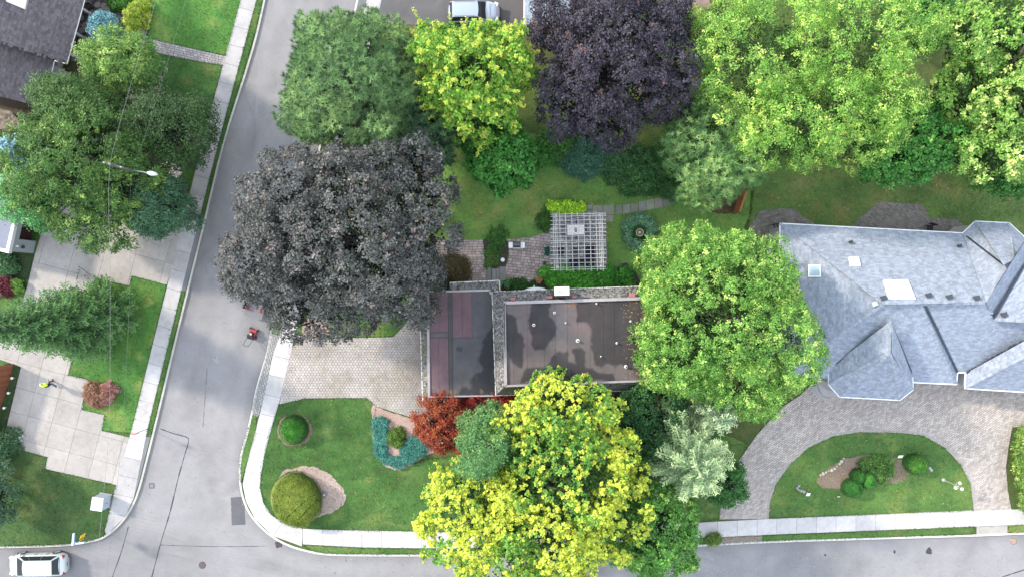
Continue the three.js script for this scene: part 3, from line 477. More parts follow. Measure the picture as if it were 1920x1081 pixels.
function shingles(b, f, course, width, col, jit = 0.25, lift = 0.016) {
  const o = f.pts[0], flat = f.pts.map((p) => { const d = p.clone().sub(o); return V(d.dot(f.u), 0, d.dot(f.v)); });
  let sgn = 0, convex = true; for (let i = 0; i < flat.length; i++) { const p = flat[i], q = flat[(i + 1) % flat.length], r = flat[(i + 2) % flat.length], s = Math.sign((q.x - p.x) * (r.z - q.z) - (q.z - p.z) * (r.x - q.x)); if (s && sgn && s !== sgn) convex = false; if (s) sgn = s; }
  const [x0, x1, z0, z1] = bounds(flat), W3 = (x, z, l) => o.clone().addScaledVector(f.u, x).addScaledVector(f.v, z).addScaledVector(f.n, l);
  for (let z = z0; z < z1; z += course) for (let x = x0 - R() * width; x < x1;) {
    const w = width * (1 + jit * (R() * 2 - 1)), cx = x + w / 2, cz = z + course * 0.5;
    const cor = [V(x + 0.004, 0, z), V(x + w - 0.004, 0, z), V(x + w - 0.004, 0, z + course * 1.06), V(x + 0.004, 0, z + course * 1.06)];
    if (convex && !cor.every((q) => inside(flat, q.x, q.z))) { const cp = clipPoly(cor, flat); if (cp.length > 2) { const c = col(W3(cx, cz, 0), R()), l = lift * (0.6 + 0.8 * R()), g = cp.map((q) => W3(q.x, q.z, 0.002 + (l - 0.002) * (1 - (q.z - z) / (course * 1.06)))); for (let k = 1; k + 1 < g.length; k++) b.tri(g[0], g[k], g[k + 1], c); } }
    else if (inside(flat, cx, cz)) { const c = col(W3(cx, cz, 0), R()), l = lift * (0.6 + 0.8 * R()), d = (R() - 0.5) * course * 0.12 * (jit > 0.3 ? 3 : 1), a = W3(x + 0.004, z + d, l), e = W3(x + w - 0.004, z + d, l); b.quad(a, e, W3(x + w - 0.004, z + course * 1.06, 0.002), W3(x + 0.004, z + course * 1.06, 0.002), c); b.quad(W3(x + 0.004, z + d, -0.02), W3(x + w - 0.004, z + d, -0.02), e, a, mul(c, 0.7)); }
    x += w;
  }
}
function ridgeCaps(b, p, q, col, w = 0.13) { const d = q.clone().sub(p), L = d.length(); d.normalize(); const s = V(d.z, 0, -d.x).normalize(); for (let t = 0; t < L - 0.1; t += 0.17) { const c = mul(col, 0.8 + 0.45 * R()), m = p.clone().addScaledVector(d, t).add(V(0, 0.05, 0)), e = p.clone().addScaledVector(d, t + 0.19).add(V(0, 0.035, 0)); for (const k of [-1, 1]) b.quad(m, e, e.clone().addScaledVector(s, w * k).add(V(0, -0.05, 0)), m.clone().addScaledVector(s, w * k).add(V(0, -0.05, 0)), c); } }
function ridgeThrough(b, a, q, col) { ridgeCaps(b, at(...a), at(...q), col); }
const gutterLine = (pts, h, r, col, b = new B()) => { for (let i = 0; i + 1 < pts.length; i++) b.tube([at(pts[i][0], pts[i][1], h), at(pts[i + 1][0], pts[i + 1][1], h)], r, col, 6); return b; };
function fineSheet(parent, name, list, h, mat, colour, size, thick = 0.02) {   // a roofing sheet with a finely described stain
  const o = P(list, h), t = new TessellateModifier(size, 9);
  const m = sheetLocal(o, h, mat, colour, t); m.name = numbered(name); parent.add(m); const w = worldOf(parent); m.geometry.translate(-w.x, -w.y, -w.z); return m;
}
function sheetLocal(outline, y, mat, colour, mod) {
  let g = new THREE.ShapeGeometry(new THREE.Shape(outline.map((q) => new THREE.Vector2(q.x, -q.z)))).toNonIndexed(); g = mod.modify(g);
  const p = g.attributes.position, n = p.count, pos = new Float32Array(n * 3), col = new Float32Array(n * 3), uv = new Float32Array(n * 2);
  for (let i = 0; i < n; i++) { const x = p.getX(i), z = -p.getY(i); pos.set([x, y, z], i * 3); col.set(colour(x, z), i * 3); uv.set([x, z], i * 2); }
  const m = new THREE.BufferGeometry(); m.setAttribute('position', new THREE.BufferAttribute(pos, 3)); m.setAttribute('color', new THREE.BufferAttribute(col, 3)); m.setAttribute('uv', new THREE.BufferAttribute(uv, 2)); m.computeVertexNormals();
  const o = new THREE.Mesh(m, mat); o.receiveShadow = o.castShadow = true; return o;
}
const WHITE = [0.72, 0.71, 0.69];

{ // ----- the flat roofed house in the middle -----
  const H1 = 3.3, H2 = 5.6, E1 = 2.7, E2 = 3.9;
  const house = thing('flat_roofed_house', 'house with dark stained flat roofs and shaggy shake slopes around them', 'house', at(1000, 640));
  const wall = (list, h, top) => { new B().prism(P(list, h), 0, top, [0.33, 0.25, 0.2]).build('wall', M.matte, house); };
  wall([797, 552, 922, 550, 928, 738, 803, 741], E1, E1 - 0.05);
  wall([848, 536, 932, 533, 932, 548, 848, 548], E1, E1 - 0.1);
  wall([932, 556, 1218, 545, 1222, 722, 938, 732], E2, E2 - 0.12);
  wall([948, 570, 1211, 562, 1212, 711, 950, 720], H2, H2 - 0.05);
  wall([806, 551, 924, 550, 930, 739, 808, 741], H1, H1 - 0.06);
  // roofing sheets with water marks
  const toPx = (h) => (x, z) => [x / (1 - h / CAM_H) * PPM + 960, z / (1 - h / CAM_H) * PPM + 540.5];
  const blob = (list) => { const o = []; for (let i = 0; i < list.length; i += 2) o.push(V(list[i], 0, list[i + 1])); return o; };
  const near = (o, x, y) => { let d = 1e9; for (let i = 0; i < o.length; i++) { const a = o[i], b = o[(i + 1) % o.length], ex = b.x - a.x, ez = b.z - a.z, t = clamp(((x - a.x) * ex + (y - a.z) * ez) / (ex * ex + ez * ez), 0, 1); d = Math.min(d, Math.hypot(x - a.x - ex * t, y - a.z - ez * t)); } return inside(o, x, y) ? d : -d; };
  const wet = [blob([995, 568, 1030, 568, 1031, 588, 1046, 612, 1041, 626, 1022, 650, 1004, 659, 998, 648, 996, 625, 993, 590]), blob([1083, 566, 1208, 562, 1210, 705, 1180, 690, 1165, 682, 1150, 686, 1140, 678, 1128, 690, 1114, 680, 1108, 650, 1107, 613, 1083, 600]), blob([947, 585, 966, 598, 970, 622, 982, 632, 986, 652, 978, 690, 958, 682, 947, 650]), blob([1024, 686, 1034, 662, 1050, 654, 1062, 661, 1066, 676, 1080, 682, 1082, 662, 1074, 656, 1088, 650, 1097, 660, 1095, 692, 1150, 700, 1152, 714, 978, 716, 984, 694, 1006, 690])];
  const px2 = toPx(H2), px1 = toPx(H1);
  const main = (tone) => (x, z) => {
    const [px, py] = px2(x, z), n = (fbm(x * 1.6, z * 1.6, 4, 5) - 0.5) * 22; let s = 0; for (const o of wet) s = Math.max(s, sstep(near(o, px, py) + n * 0.75, -2.0, 2.0));
    const c = mixc(mixc([0.136, 0.117, 0.114], [0.155, 0.118, 0.119], sstep(fbm(x / 1.7, z / 2.6, 3, 9), 0.5, 0.7)), [0.135, 0.122, 0.127], sstep(fbm(x / 3, z / 3, 3, 19), 0.52, 0.7) * 0.6);
    let k = mixc(c, [0.034, 0.034, 0.037], s * (0.92 - 0.25 * fbm(x / 1.2, z / 1.2, 3, 33)));
    if (px > 1165) k = mixc(k, [0.08, 0.055, 0.035], 0.6 * sstep(fbm(x * 3.5, z * 3.5, 3, 44), 0.56, 0.66) * sstep(px, 1165, 1195));
    return mul(k, tone * (0.93 + 0.14 * fbm(x * 2, z * 0.7, 3, 2)));
  };
  const xs = [945, 962, 988, 1020, 1041, 1063, 1083, 1106, 1131, 1152, 1177, 1212], yT = (x) => 569 - (x - 945) * 0.036, yB = (x) => 722 - (x - 948) * 0.034;
  for (let i = 0; i + 1 < xs.length; i++) fineSheet(house, 'roofing_sheet', [xs[i] + 0.25, yT(xs[i]), xs[i + 1] - 0.15, yT(xs[i + 1]), xs[i + 1] + 1.2, yB(xs[i + 1]), xs[i] + 1.6, yB(xs[i])], H2 + (i % 2) * 0.006, M.roofing, main(0.96 + 0.1 * R()), 0.17);
  new B().poly(P([944, 566, 1213, 558, 1215, 714, 946, 724], H2 - 0.02), [0.06, 0.055, 0.06]).build('roof_deck', M.asphalt, house);
  const wetG = blob([928, 610, 914, 622, 903, 640, 904, 664, 896, 676, 902, 690, 886, 704, 880, 722, 866, 730, 850, 741, 930, 742]);
  const gar = (a, b, damp) => (x, z) => { const [px, py] = px1(x, z), n = (fbm(x * 1.5, z * 1.5, 4, 15) - 0.5) * 20, s = sstep(near(wetG, px, py) + n, -2.5, 2.5) * damp; const t = fbm(x / 1.3, z / 2.4, 4, 8); let k = mixc(mixc(a, b, t), [0.036, 0.037, 0.041], s * 0.85); k = mixc(k, [0.2, 0.15, 0.105], sstep(fbm(x * 2.4, z * 2.4, 3, 71), 0.6, 0.72) * sstep(py, 690, 735) * 0.6 + 0.5 * sstep(fbm(x * 3, z * 2, 3, 72), 0.55, 0.7) * sstep(560 - py, 0, 12)); return mul(k, 0.9 + 0.2 * fbm(x * 3, z * 0.8, 3, 6)); };
  const mauve = [[0.152, 0.093, 0.104], [0.138, 0.097, 0.108]], grey = [[0.108, 0.104, 0.109], [0.086, 0.084, 0.091]];
  new B().poly(P([802, 547, 923, 545, 930, 742, 804, 744], H1 - 0.03), [0.06, 0.06, 0.065]).build('roof_deck', M.asphalt, house);
  for (const [l, c, d] of [[[803, 549, 822, 548.5, 823, 622, 803.5, 623], mauve, 0], [[822.4, 548.5, 839, 548, 840, 622, 823.4, 622], mauve, 0], [[804, 633, 822, 633, 823, 742, 806, 743], mauve, 0], [[822.4, 633, 840, 633, 841.5, 741, 823.4, 742], mauve, 0], [[840, 548, 847.5, 548, 848.5, 741, 842, 741], [[0.085, 0.085, 0.09], [0.07, 0.065, 0.06]], 0], [[804, 624, 840, 623, 840, 632, 804, 632], [[0.13, 0.115, 0.12], [0.09, 0.085, 0.09]], 0], [[848, 548, 866, 547.5, 867, 632, 849, 633], mauve, 0.4], [[866.4, 547.5, 884, 547, 885, 632, 867.4, 632], mauve, 0.4], [[884.4, 547, 922, 546, 925, 632, 885.4, 632], grey, 1], [[849, 633.5, 925, 632.5, 929, 740, 849.5, 741], grey, 1]])
    fineSheet(house, 'roofing_sheet', l, H1 + (c === mauve ? 0.012 : 0.002), M.roofing, gar(c[0], c[1], d), 0.2);
  { const s = at(861, 654, H1 + 0.02); new B().box(s.x, s.y, s.z, 0.45, 0.03, 0.26, [0.05, 0.05, 0.055]).build('roof_patch', M.asphalt, house); }
  // shake slopes round both roofs
  const shake = (moss) => (p, r) => { const t = fbm(p.x * 0.9, p.z * 0.9, 3, 12), g = r < 0.1 ? 0.34 : r < 0.3 ? 0.06 : 0.12 + 0.13 * R(); return mixc([g * 1.02, g * 0.98, g * 0.97], [0.13, 0.125, 0.05], moss * sstep(t, 0.35, 0.65) * 0.8); };
  const slope = (list, moss) => { const f = face(list), b = new B(); roofBase(b, f, [0.06, 0.055, 0.05]); shingles(b, f, 0.16, 0.11, shake(moss), 0.5, 0.045); b.build('shake_slope', M.shingle, house, { kind: 'stuff' }); };
  slope([[786.5, 541, E1], [793, 757, E1], [805, 745, H1], [801, 547, H1]], 0.75);
  slope([[843, 530, E1], [936, 526, E1], [934, 545, H1], [843, 547, H1]], 0.1);
  slope([[923, 547, E2], [1232, 536, E2], [1213, 560, H2 + 0.1], [945, 568, H2 + 0.1]], 0.06);
  slope([[923, 547, E2], [930, 740, E2], [948, 723, H2 + 0.1], [945, 568, H2 + 0.1]], 0.2);
  slope([[930, 740, E2], [1234, 729, E2], [1214, 713, H2 + 0.1], [948, 723, H2 + 0.1]], 0.95);
  slope([[1232, 536, E2], [1234, 729, E2], [1214, 713, H2 + 0.1], [1213, 560, H2 + 0.1]], 0.4);
  // parapets and gutters
  const curb = (pts, h, w, name = 'parapet') => { for (let i = 0; i + 1 < pts.length; i++) { const a = at(pts[i][0], pts[i][1], h), q = at(pts[i + 1][0], pts[i + 1][1], h), d = q.clone().sub(a), m = a.clone().add(q).multiplyScalar(0.5); new B().box(m.x, h + 0.04, m.z, d.length() + w * 0.5, 0.14, w, [0.36, 0.335, 0.345], Math.atan2(-d.z, d.x), 0.015).build(name, M.concrete, house); } };
  curb([[801, 547], [918, 544]], H1, 0.16); curb([[918, 544], [920, 551]], H1, 0.14); curb([[802, 549], [804.5, 744]], H1, 0.2); curb([[804, 743], [930, 741]], H1, 0.12);
  curb([[945, 567.5], [1213, 559]], H2 + 0.06, 0.24); curb([[945.5, 569], [948.5, 722]], H2 + 0.06, 0.2); curb([[948, 723], [1214, 713]], H2 + 0.06, 0.15); curb([[1213, 560], [1214, 713]], H2 + 0.06, 0.14);
  for (const [l, h] of [[[[786.5, 541], [793, 757], [800, 757]], E1], [[[843, 530], [936, 526], [937, 545]], E1], [[[923, 547], [1232, 536]], E2], [[[923, 547], [930, 740]], E2], [[[930, 740.5], [1234, 729.5]], E2]]) gutterLine(l, h, 0.055, WHITE).build('gutter', M.plain, house);
  new B().tube([at(787, 619, E1), at(803, 620, H1 + 0.12)], 0.05, [0.08, 0.08, 0.09], 6).build('drain_pipe', M.metal, house);
  // chimney
  { const c = at(1053, 546, H2 + 0.5), ch = new B(); ch.box(c.x, H2 - 0.4, c.z + 0.1, 1.0, 2.2, 0.62, [0.07, 0.05, 0.05]); const o = ch.build('chimney', M.matte, house); new B().box(c.x, H2 + 0.8, c.z - 0.03, 1.14, 0.1, 0.66, [0.66, 0.63, 0.6], 0.03, 0.02).build('chimney_cap', M.concrete, o); new B().lathe(V(c.x - 0.15, H2 + 0.85, c.z), [[0.12, 0], [0.12, 0.09], [0.09, 0.09], [0.09, 0]], [0.75, 0.72, 0.68], 14).build('flue', M.concrete, o); for (let i = -1; i < 3; i++) new B().box(c.x - 0.36 + 0.24 * (i + 1), H2 + 0.2, c.z + 0.43, 0.17, 0.5, 0.05, [0.04, 0.04, 0.045]).build('brick_recess', M.matte, o); }
  for (const [px, py] of [[961.5, 560], [1031, 557], [1076, 556.5]]) { const c = at(px, py, H2 - 0.4); new B().box(c.x, H2 - 0.25, c.z, 0.36, 0.35, 0.22, [0.33, 0.13, 0.11], 0.03, 0.02).build('roof_vent', M.matte, house, { label: 'red clay box vent at the edge of the shake slope' }); }
  { const c = at(1185, 553, H2 - 0.3); new B().box(c.x, H2 - 0.2, c.z, 0.45, 0.3, 0.3, [0.36, 0.15, 0.14], 0.03, 0.02).build('roof_vent', M.matte, house, { label: 'red box vent half under the round green tree' }); }
  for (const [px, py, r0] of [[1040, 586, 0.11], [1001, 609, 0.12], [1083.5, 638.5, 0.15], [1174, 687, 0.14], [1157, 643, 0.09], [1061, 605, 0.07], [1119, 569, 0.08], [1127, 668, 0.06], [1183, 602, 0.09]]) { const c = at(px, py, H2 + 0.1), r = r0 * 0.68; const b = new B(); b.lathe(V(c.x, H2, c.z), [[r * 1.5, 0], [r, 0.03], [r, 0.26], [r * 0.72, 0.27]], [0.72, 0.7, 0.68], 12); b.lathe(V(c.x, H2, c.z), [[r * 0.72, 0.27], [r * 0.7, 0.1], [0, 0.1]], [0.12, 0.12, 0.13], 12); b.build('vent_pipe', M.plain, house, { smooth: 0.6 }); }
  { const c = at(1072, 568, H2), b = new B(); for (let i = 0; i < 160; i++) { const a = R() * 6.28, r = 0.36 * Math.sqrt(R()), x = c.x + r * Math.cos(a) * 1.2, z = c.z + r * Math.sin(a) * 0.8, s = 0.03 + 0.04 * R(), t = R() * 3; b.quad(V(x - s * Math.cos(t), H2 + 0.02 + 0.03 * R(), z - s * Math.sin(t)), V(x + s * Math.sin(t) * 0.4, H2 + 0.02, z - s * Math.cos(t) * 0.4), V(x + s * Math.cos(t), H2 + 0.03, z + s * Math.sin(t)), V(x - s * Math.sin(t) * 0.4, H2 + 0.02, z + s * Math.cos(t) * 0.4), mul([0.24, 0.13, 0.07], 0.5 + R())); } b.build('leaf_litter', M.needle, house, { kind: 'stuff' }); }
  { const b = new B(); for (let i = 0; i < 420; i++) { const c = at(1160 + 52 * Math.sqrt(R()), 566 + R() * 145, H2), s = 0.02 + 0.05 * R(), t = R() * 3; b.quad(V(c.x - s, H2 + 0.02, c.z), V(c.x, H2 + 0.02 + 0.02 * R(), c.z - s * 0.5), V(c.x + s, H2 + 0.025, c.z), V(c.x, H2 + 0.02, c.z + s * 0.5), t < 1 ? [0.33, 0.3, 0.2] : mul([0.2, 0.12, 0.05], 0.5 + R())); } b.build('leaf_litter', M.needle, house, { kind: 'stuff' }); }
  { const c = at(1005, 545, 3.0), b = new B(); for (let k = 0; k < 10; k++) { const a0 = Math.PI + k / 10 * Math.PI, a1 = Math.PI + (k + 1) / 10 * Math.PI; b.tri(V(c.x, 3.3, c.z), V(c.x + Math.cos(a1) * 0.95, 3.0, c.z + Math.sin(a1) * 0.3), V(c.x + Math.cos(a0) * 0.95, 3.0, c.z + Math.sin(a0) * 0.3), [0.68, 0.67, 0.66]); } b.tube([at(1001.5, 541, 3.1), at(1001.5, 535, 2.9)], 0.04, WHITE); b.build('door_canopy', M.plain, house); }
}

// ----- the grey shingled house on the right -----
const ROOFS = {};
{
  const house = thing('shingled_house', 'large house with pale blue grey shingled hip roofs, skylights and a pointed bay', 'house', at(1700, 570));
  const E = 3.0, RT = 6.2;
  const rs = (p, r) => { const t = fbm(p.x * 0.5, p.z * 0.5, 3, 31), k = (0.82 + 0.36 * r) * (0.95 + 0.1 * t); return mul([0.262, 0.296, 0.36], k); };
  const roof = (key, list) => { const f = face(list), b = new B(); roofBase(b, f, [0.13, 0.15, 0.19]); ROOFS[key] = f; const o = b.build('roof', M.shingle, house); const s = new B(); shingles(s, f, 0.145, 0.29, rs, 0.3, 0.014); s.build('shingle', M.shingle, o, { kind: 'stuff' }); return f; };
  roof('north', [[1463, 419, E], [1806, 437, E], [1850, 567, RT], [1655, 571]]);
  roof('west', [[1463, 419, E], [1655, 571, RT], [1463, 705, E]]);
  roof('south', [[1463, 705, E], [1794, 719, E], [1726, 567, RT], [1655, 571]]);
  roof('strip', [[1726, 567, RT], [1794, 719, E], [1796, 698, 2.75], [1732, 564]]);
  roof('wing', [[1732, 564, 6.1], [1796, 698, 2.9], [1812, 698, 2.9], [2010, 584], [2010, 600], [1863, 597], [1850, 566]].slice(0, 7));
  roof('band', [[1812, 699, 3.0], [1810, 727, 3.0], [1930, 665, 5.6], [1930, 634]]);
  roof('garage', [[1930, 665, 5.6], [1810, 727, 3.0], [2040, 741, 3.0], [2040, 640]]);
  roof('bay_west', [[1806, 437, E], [1829, 415, E], [1882, 497, 5.4], [1880, 495]].slice(0, 3));
  roof('bay_north', [[1829, 415, E], [1893, 418, E], [1903, 487, 5.6], [1882, 497]]);
  roof('bay_east', [[1893, 418, E], [1940, 462, E], [1903, 487, 5.6]]);
  roof('bay_saddle', [[1806, 437, 3.05], [1882, 497, 5.42], [1850, 567, 6.25], ]);
  roof('bay_top', [[1882, 497, 5.42], [1903, 487, 5.62], [1850, 567, 6.25]]);
  roof('bay_shade', [[1850, 567, 6.2], [1925, 447, 5.8], [1925, 491, 4.7], [1863, 598]]);
  roof('east', [[2010, 603, 6.7], [1863, 598, 5.5], [1925, 491, 4.9], [2010, 470]]);
  const T = 3.2, TP = 6.3;
  roof('turret_west', [[1554, 691, T], [1554, 720, T], [1672, 660, TP], [1672, 600]]);
  roof('turret_southwest', [[1554, 720, T], [1575, 743, T], [1672, 660, TP]]);
  roof('turret_south', [[1575, 743, T], [1688, 749, T], [1672, 660, TP]]);
  roof('turret_southeast', [[1688, 749, T], [1712, 730, T], [1672, 660, TP]]);
  roof('turret_east', [[1712, 730, T], [1711, 701, T], [1672, 600, TP], [1672, 660]]);
  const caps = new B(), cc = [0.272, 0.304, 0.36];
  for (const [a, q] of [[[1463, 419, E], [1655, 571, RT]], [[1463, 705, E], [1655, 571, RT]], [[1655, 571, RT], [1850, 567, RT]], [[1554, 720, T], [1672, 660, TP]], [[1575, 743, T], [1672, 660, TP]], [[1688, 749, T], [1672, 660, TP]], [[1712, 730, T], [1672, 660, TP]], [[1672, 660, TP], [1672, 611, TP]], [[1810, 727, 3], [1930, 665, 5.6]], [[1863, 598, 5.55], [1960, 604, 6.4]], [[1829, 415, E], [1882, 497, 5.42]], [[1893, 418, E], [1903, 487, 5.6]], [[1726, 567, RT], [1794, 719, E]]]) ridgeThrough(caps, a, q, cc);
  caps.build('ridge_caps', M.shingle, house, { kind: 'stuff' });
  const valley = new B(); for (const [a, q] of [[[1554, 691, 3.25], [1671, 612, 6.0]], [[1711, 701, 3.25], [1674, 612, 6.0]], [[1732, 564, 6.15], [1796, 698, 2.95]], [[1812, 699, 3.05], [1930, 634, 4.5]], [[1863, 598, 5.56], [1925, 491, 4.96]], [[1811, 442, 3.2], [1880, 495, 5.4]]]) { const p0 = at(...a), p1 = at(...q), d = p1.clone().sub(p0).normalize(), s = V(d.z, 0, -d.x).normalize().multiplyScalar(0.075); p0.y += 0.05; p1.y += 0.05; valley.quad(p0.clone().sub(s), p1.clone().sub(s), p1.clone().add(s), p0.clone().add(s), [0.045, 0.055, 0.075]); } valley.build('valley_flashing', M.metal, house);
  const lines = [[[1463, 705], [1463, 419], [1806, 437], [1829, 415], [1893, 418], [1940, 462]], [[1463, 705], [1553, 706]], [[1712, 716], [1794, 720], [1796, 698], [1811, 698], [1810, 727.5], [2040, 742]]];
  for (const l of lines) gutterLine(l, E - 0.03, 0.06, [0.72, 0.74, 0.78]).build('gutter', M.plain, house);
  gutterLine([[1554, 691], [1554, 720], [1575, 743.5], [1688, 749.5], [1712.5, 730], [1711.5, 701]], T - 0.03, 0.055, [0.76, 0.77, 0.8]).build('gutter', M.plain, house);
  const wallC = [0.34, 0.335, 0.33];
  new B().prism(inset(P([1463, 419, 1806, 437, 1829, 415, 1893, 418, 1940, 462, 2040, 470, 2040, 741, 1810, 727, 1811, 698, 1796, 698, 1794, 719, 1463, 705], E), 0.42), 0, E - 0.06, wallC).build('wall', M.matte, house);
  new B().prism(inset(P([1554, 691, 1554, 720, 1575, 743, 1688, 749, 1712, 730, 1711, 701, 1680, 660, 1580, 660], T), 0.4), 0, T - 0.07, wallC).build('wall', M.matte, house);
  { const s = at(1458, 470, 2.2); new B().box(s.x + 0.2, 1.1, s.z + 0.4, 0.6, 2.2, 4, [0.36, 0.36, 0.37]).build('wall', M.matte, house); }
  // windows and doors on the walls that face the driveway
  const win = (px, py, w, h, y, ry, off) => { const c = at(px, py, y); const f = new B().box(c.x, y, c.z, w, h, 0.07, WHITE, ry).build('window', M.plain, house); new B().box(c.x + Math.sin(ry) * 0.03, y, c.z + Math.cos(ry) * 0.03, w - 0.14, h - 0.14, 0.07, [0.03, 0.035, 0.04], ry).build('pane', M.glass, f); };
  win(1740, 711, 1.2, 1.3, 1.5, -0.04); win(1770, 712, 0.9, 2, 1.1, -0.04); win(1630, 742, 2.2, 1.3, 1.6, -0.04); win(1850, 722, 2.4, 2.0, 1.1, -0.06);
  // skylights and vents stand on their roof faces
  const onRoofThing = (key, px, py) => ROOFS[key].hit(px, py);
  const skylight = (key, list, label) => { const f = ROOFS[key], q = []; for (let i = 0; i < 8; i += 2) q.push(f.hit(list[i], list[i + 1])); const up = (p, k) => p.clone().addScaledVector(f.n, k), cen = q.reduce((s, p) => s.add(p), V(0, 0, 0)).multiplyScalar(0.25); const b = new B(), tone = [0.72, 0.7, 0.67]; for (let i = 0; i < 4; i++) { const a = q[i], d = q[(i + 1) % 4], ai = a.clone().lerp(cen, 0.2), di = d.clone().lerp(cen, 0.2); b.quad(up(a, 0), up(d, 0), up(d, 0.16), up(a, 0.16), tone); b.quad(up(a, 0.16), up(d, 0.16), up(di, 0.16), up(ai, 0.16), tone); b.quad(up(ai, 0.16), up(di, 0.16), up(di, 0.1), up(ai, 0.1), tone); } const o = b.build('skylight', M.plain, house, { label }); return [o, q.map((p) => up(p.clone().lerp(cen, 0.2), 0.12)), f]; };
  { const [o, q] = skylight('west', [1516, 496, 1540, 497, 1540, 519, 1516, 519], 'square white framed skylight with a blue pane'); new B().quad(q[0], q[1], q[2], q[3], [0.3, 0.4, 0.47]).build('pane', M.glass, o); }
  { const [o, q] = skylight('north', [1591, 483, 1609, 483, 1613, 500, 1594, 500], 'small tilted white skylight'); new B().quad(q[0], q[1], q[2], q[3], [0.72, 0.7, 0.66]).build('pane', M.plain, o); }
  { const [o, q, f] = skylight('north', [1656, 526, 1701, 526, 1716, 562, 1666, 561], 'large white dome skylight beside the ridge'); const c = q.reduce((s, p) => s.add(p), V(0, 0, 0)).multiplyScalar(0.25).addScaledVector(f.n, 0.14), b = new B(); for (let i = 0; i < 4; i++) b.tri(q[i], q[(i + 1) % 4], c, [0.8, 0.77, 0.72]); b.build('dome', M.plain, o); }
  const vent = (key, px, py, s, col) => { const c = onRoofThing(key, px, py); const b = new B().box(c.x, c.y + 0.1, c.z, s, 0.24, s * 0.8, col, 0.3, 0.02); b.box(c.x - 0.02, c.y + 0.24, c.z, s * 1.25, 0.03, s, mul(col, 1.3), 0.3); b.build('roof_vent', M.matte, house); };
  for (const [k, x, y] of [['west', 1655, 558], ['north', 1740, 553], ['north', 1779, 556], ['north', 1830, 558], ['east', 1881, 589]]) vent(k, x, y, 0.34, [0.035, 0.04, 0.05]);
  for (const [k, x, y] of [['north', 1594, 454], ['north', 1798, 461]]) vent(k, x, y, 0.24, [0.03, 0.03, 0.035]);
  vent('west', 1639, 569, 0.36, [0.3, 0.32, 0.36]);
  { const d = thing('porch_steps', 'pale stone entrance steps tucked beside the pointed bay', 'steps', at(1545, 725)); new B().prism(P([1528, 704, 1556, 704, 1556, 722, 1578, 744, 1548, 742, 1540, 735], 0.55), 0, 0.55, [0.42, 0.41, 0.41], 0.02).build('landing', M.concrete, d); for (let i = 0; i < 4; i++) new B().prism(P([1534 - i * 5, 716 + i * 4, 1540 - i * 5, 714 + i * 4, 1555 - i * 5, 742 + i * 1.2, 1549 - i * 5, 744 + i * 1.2], 0.4 - i * 0.1), 0, 0.46 - i * 0.1, mul([0.38, 0.37, 0.37], 0.9 + 0.2 * R()), 0.015).build('step', M.concrete, d); }
  { const d = thing('railing', 'black metal railing at the corner of the grey shingled house', 'railing', at(1452, 428)); const col = [0.02, 0.02, 0.022]; const a = [[1449, 421], [1462, 418.5]], b2 = [[1452, 433], [1456, 423]]; for (const l of [a, [[1452, 421], [1455, 433]], [[1457, 420], [1460, 433]]]) new B().tube([at(l[0][0], l[0][1], 1.0), at(l[1][0], l[1][1], 1.0)], 0.05, col).build('rail', M.metal, d); for (const [x, y] of [[1449, 421], [1455, 433], [1460, 433]]) { const p = at(x, y, 1); new B().tube([V(p.x, 0.1, p.z), p], 0.03, col).build('post', M.metal, d); } }
  { const d = thing('garden_chair', 'black folding garden chair at the terrace behind the grey shingled house', 'chair', at(1737, 428)), col = [0.02, 0.02, 0.025], c = at(1737, 428); new B().box(c.x, 0.56, c.z, 0.5, 0.04, 0.45, col).build('seat', M.matte, d); new B().box(c.x + 0.1, 0.9, c.z - 0.26, 0.5, 0.55, 0.04, col, -0.4).build('backrest', M.matte, d); for (const [x, z] of [[-0.22, -0.2], [0.22, -0.2], [-0.22, 0.2], [0.22, 0.2]]) new B().tube([V(c.x + x, 0.13, c.z + z), V(c.x + x, 0.56, c.z + z)], 0.02, col).build('leg', M.metal, d); }
}

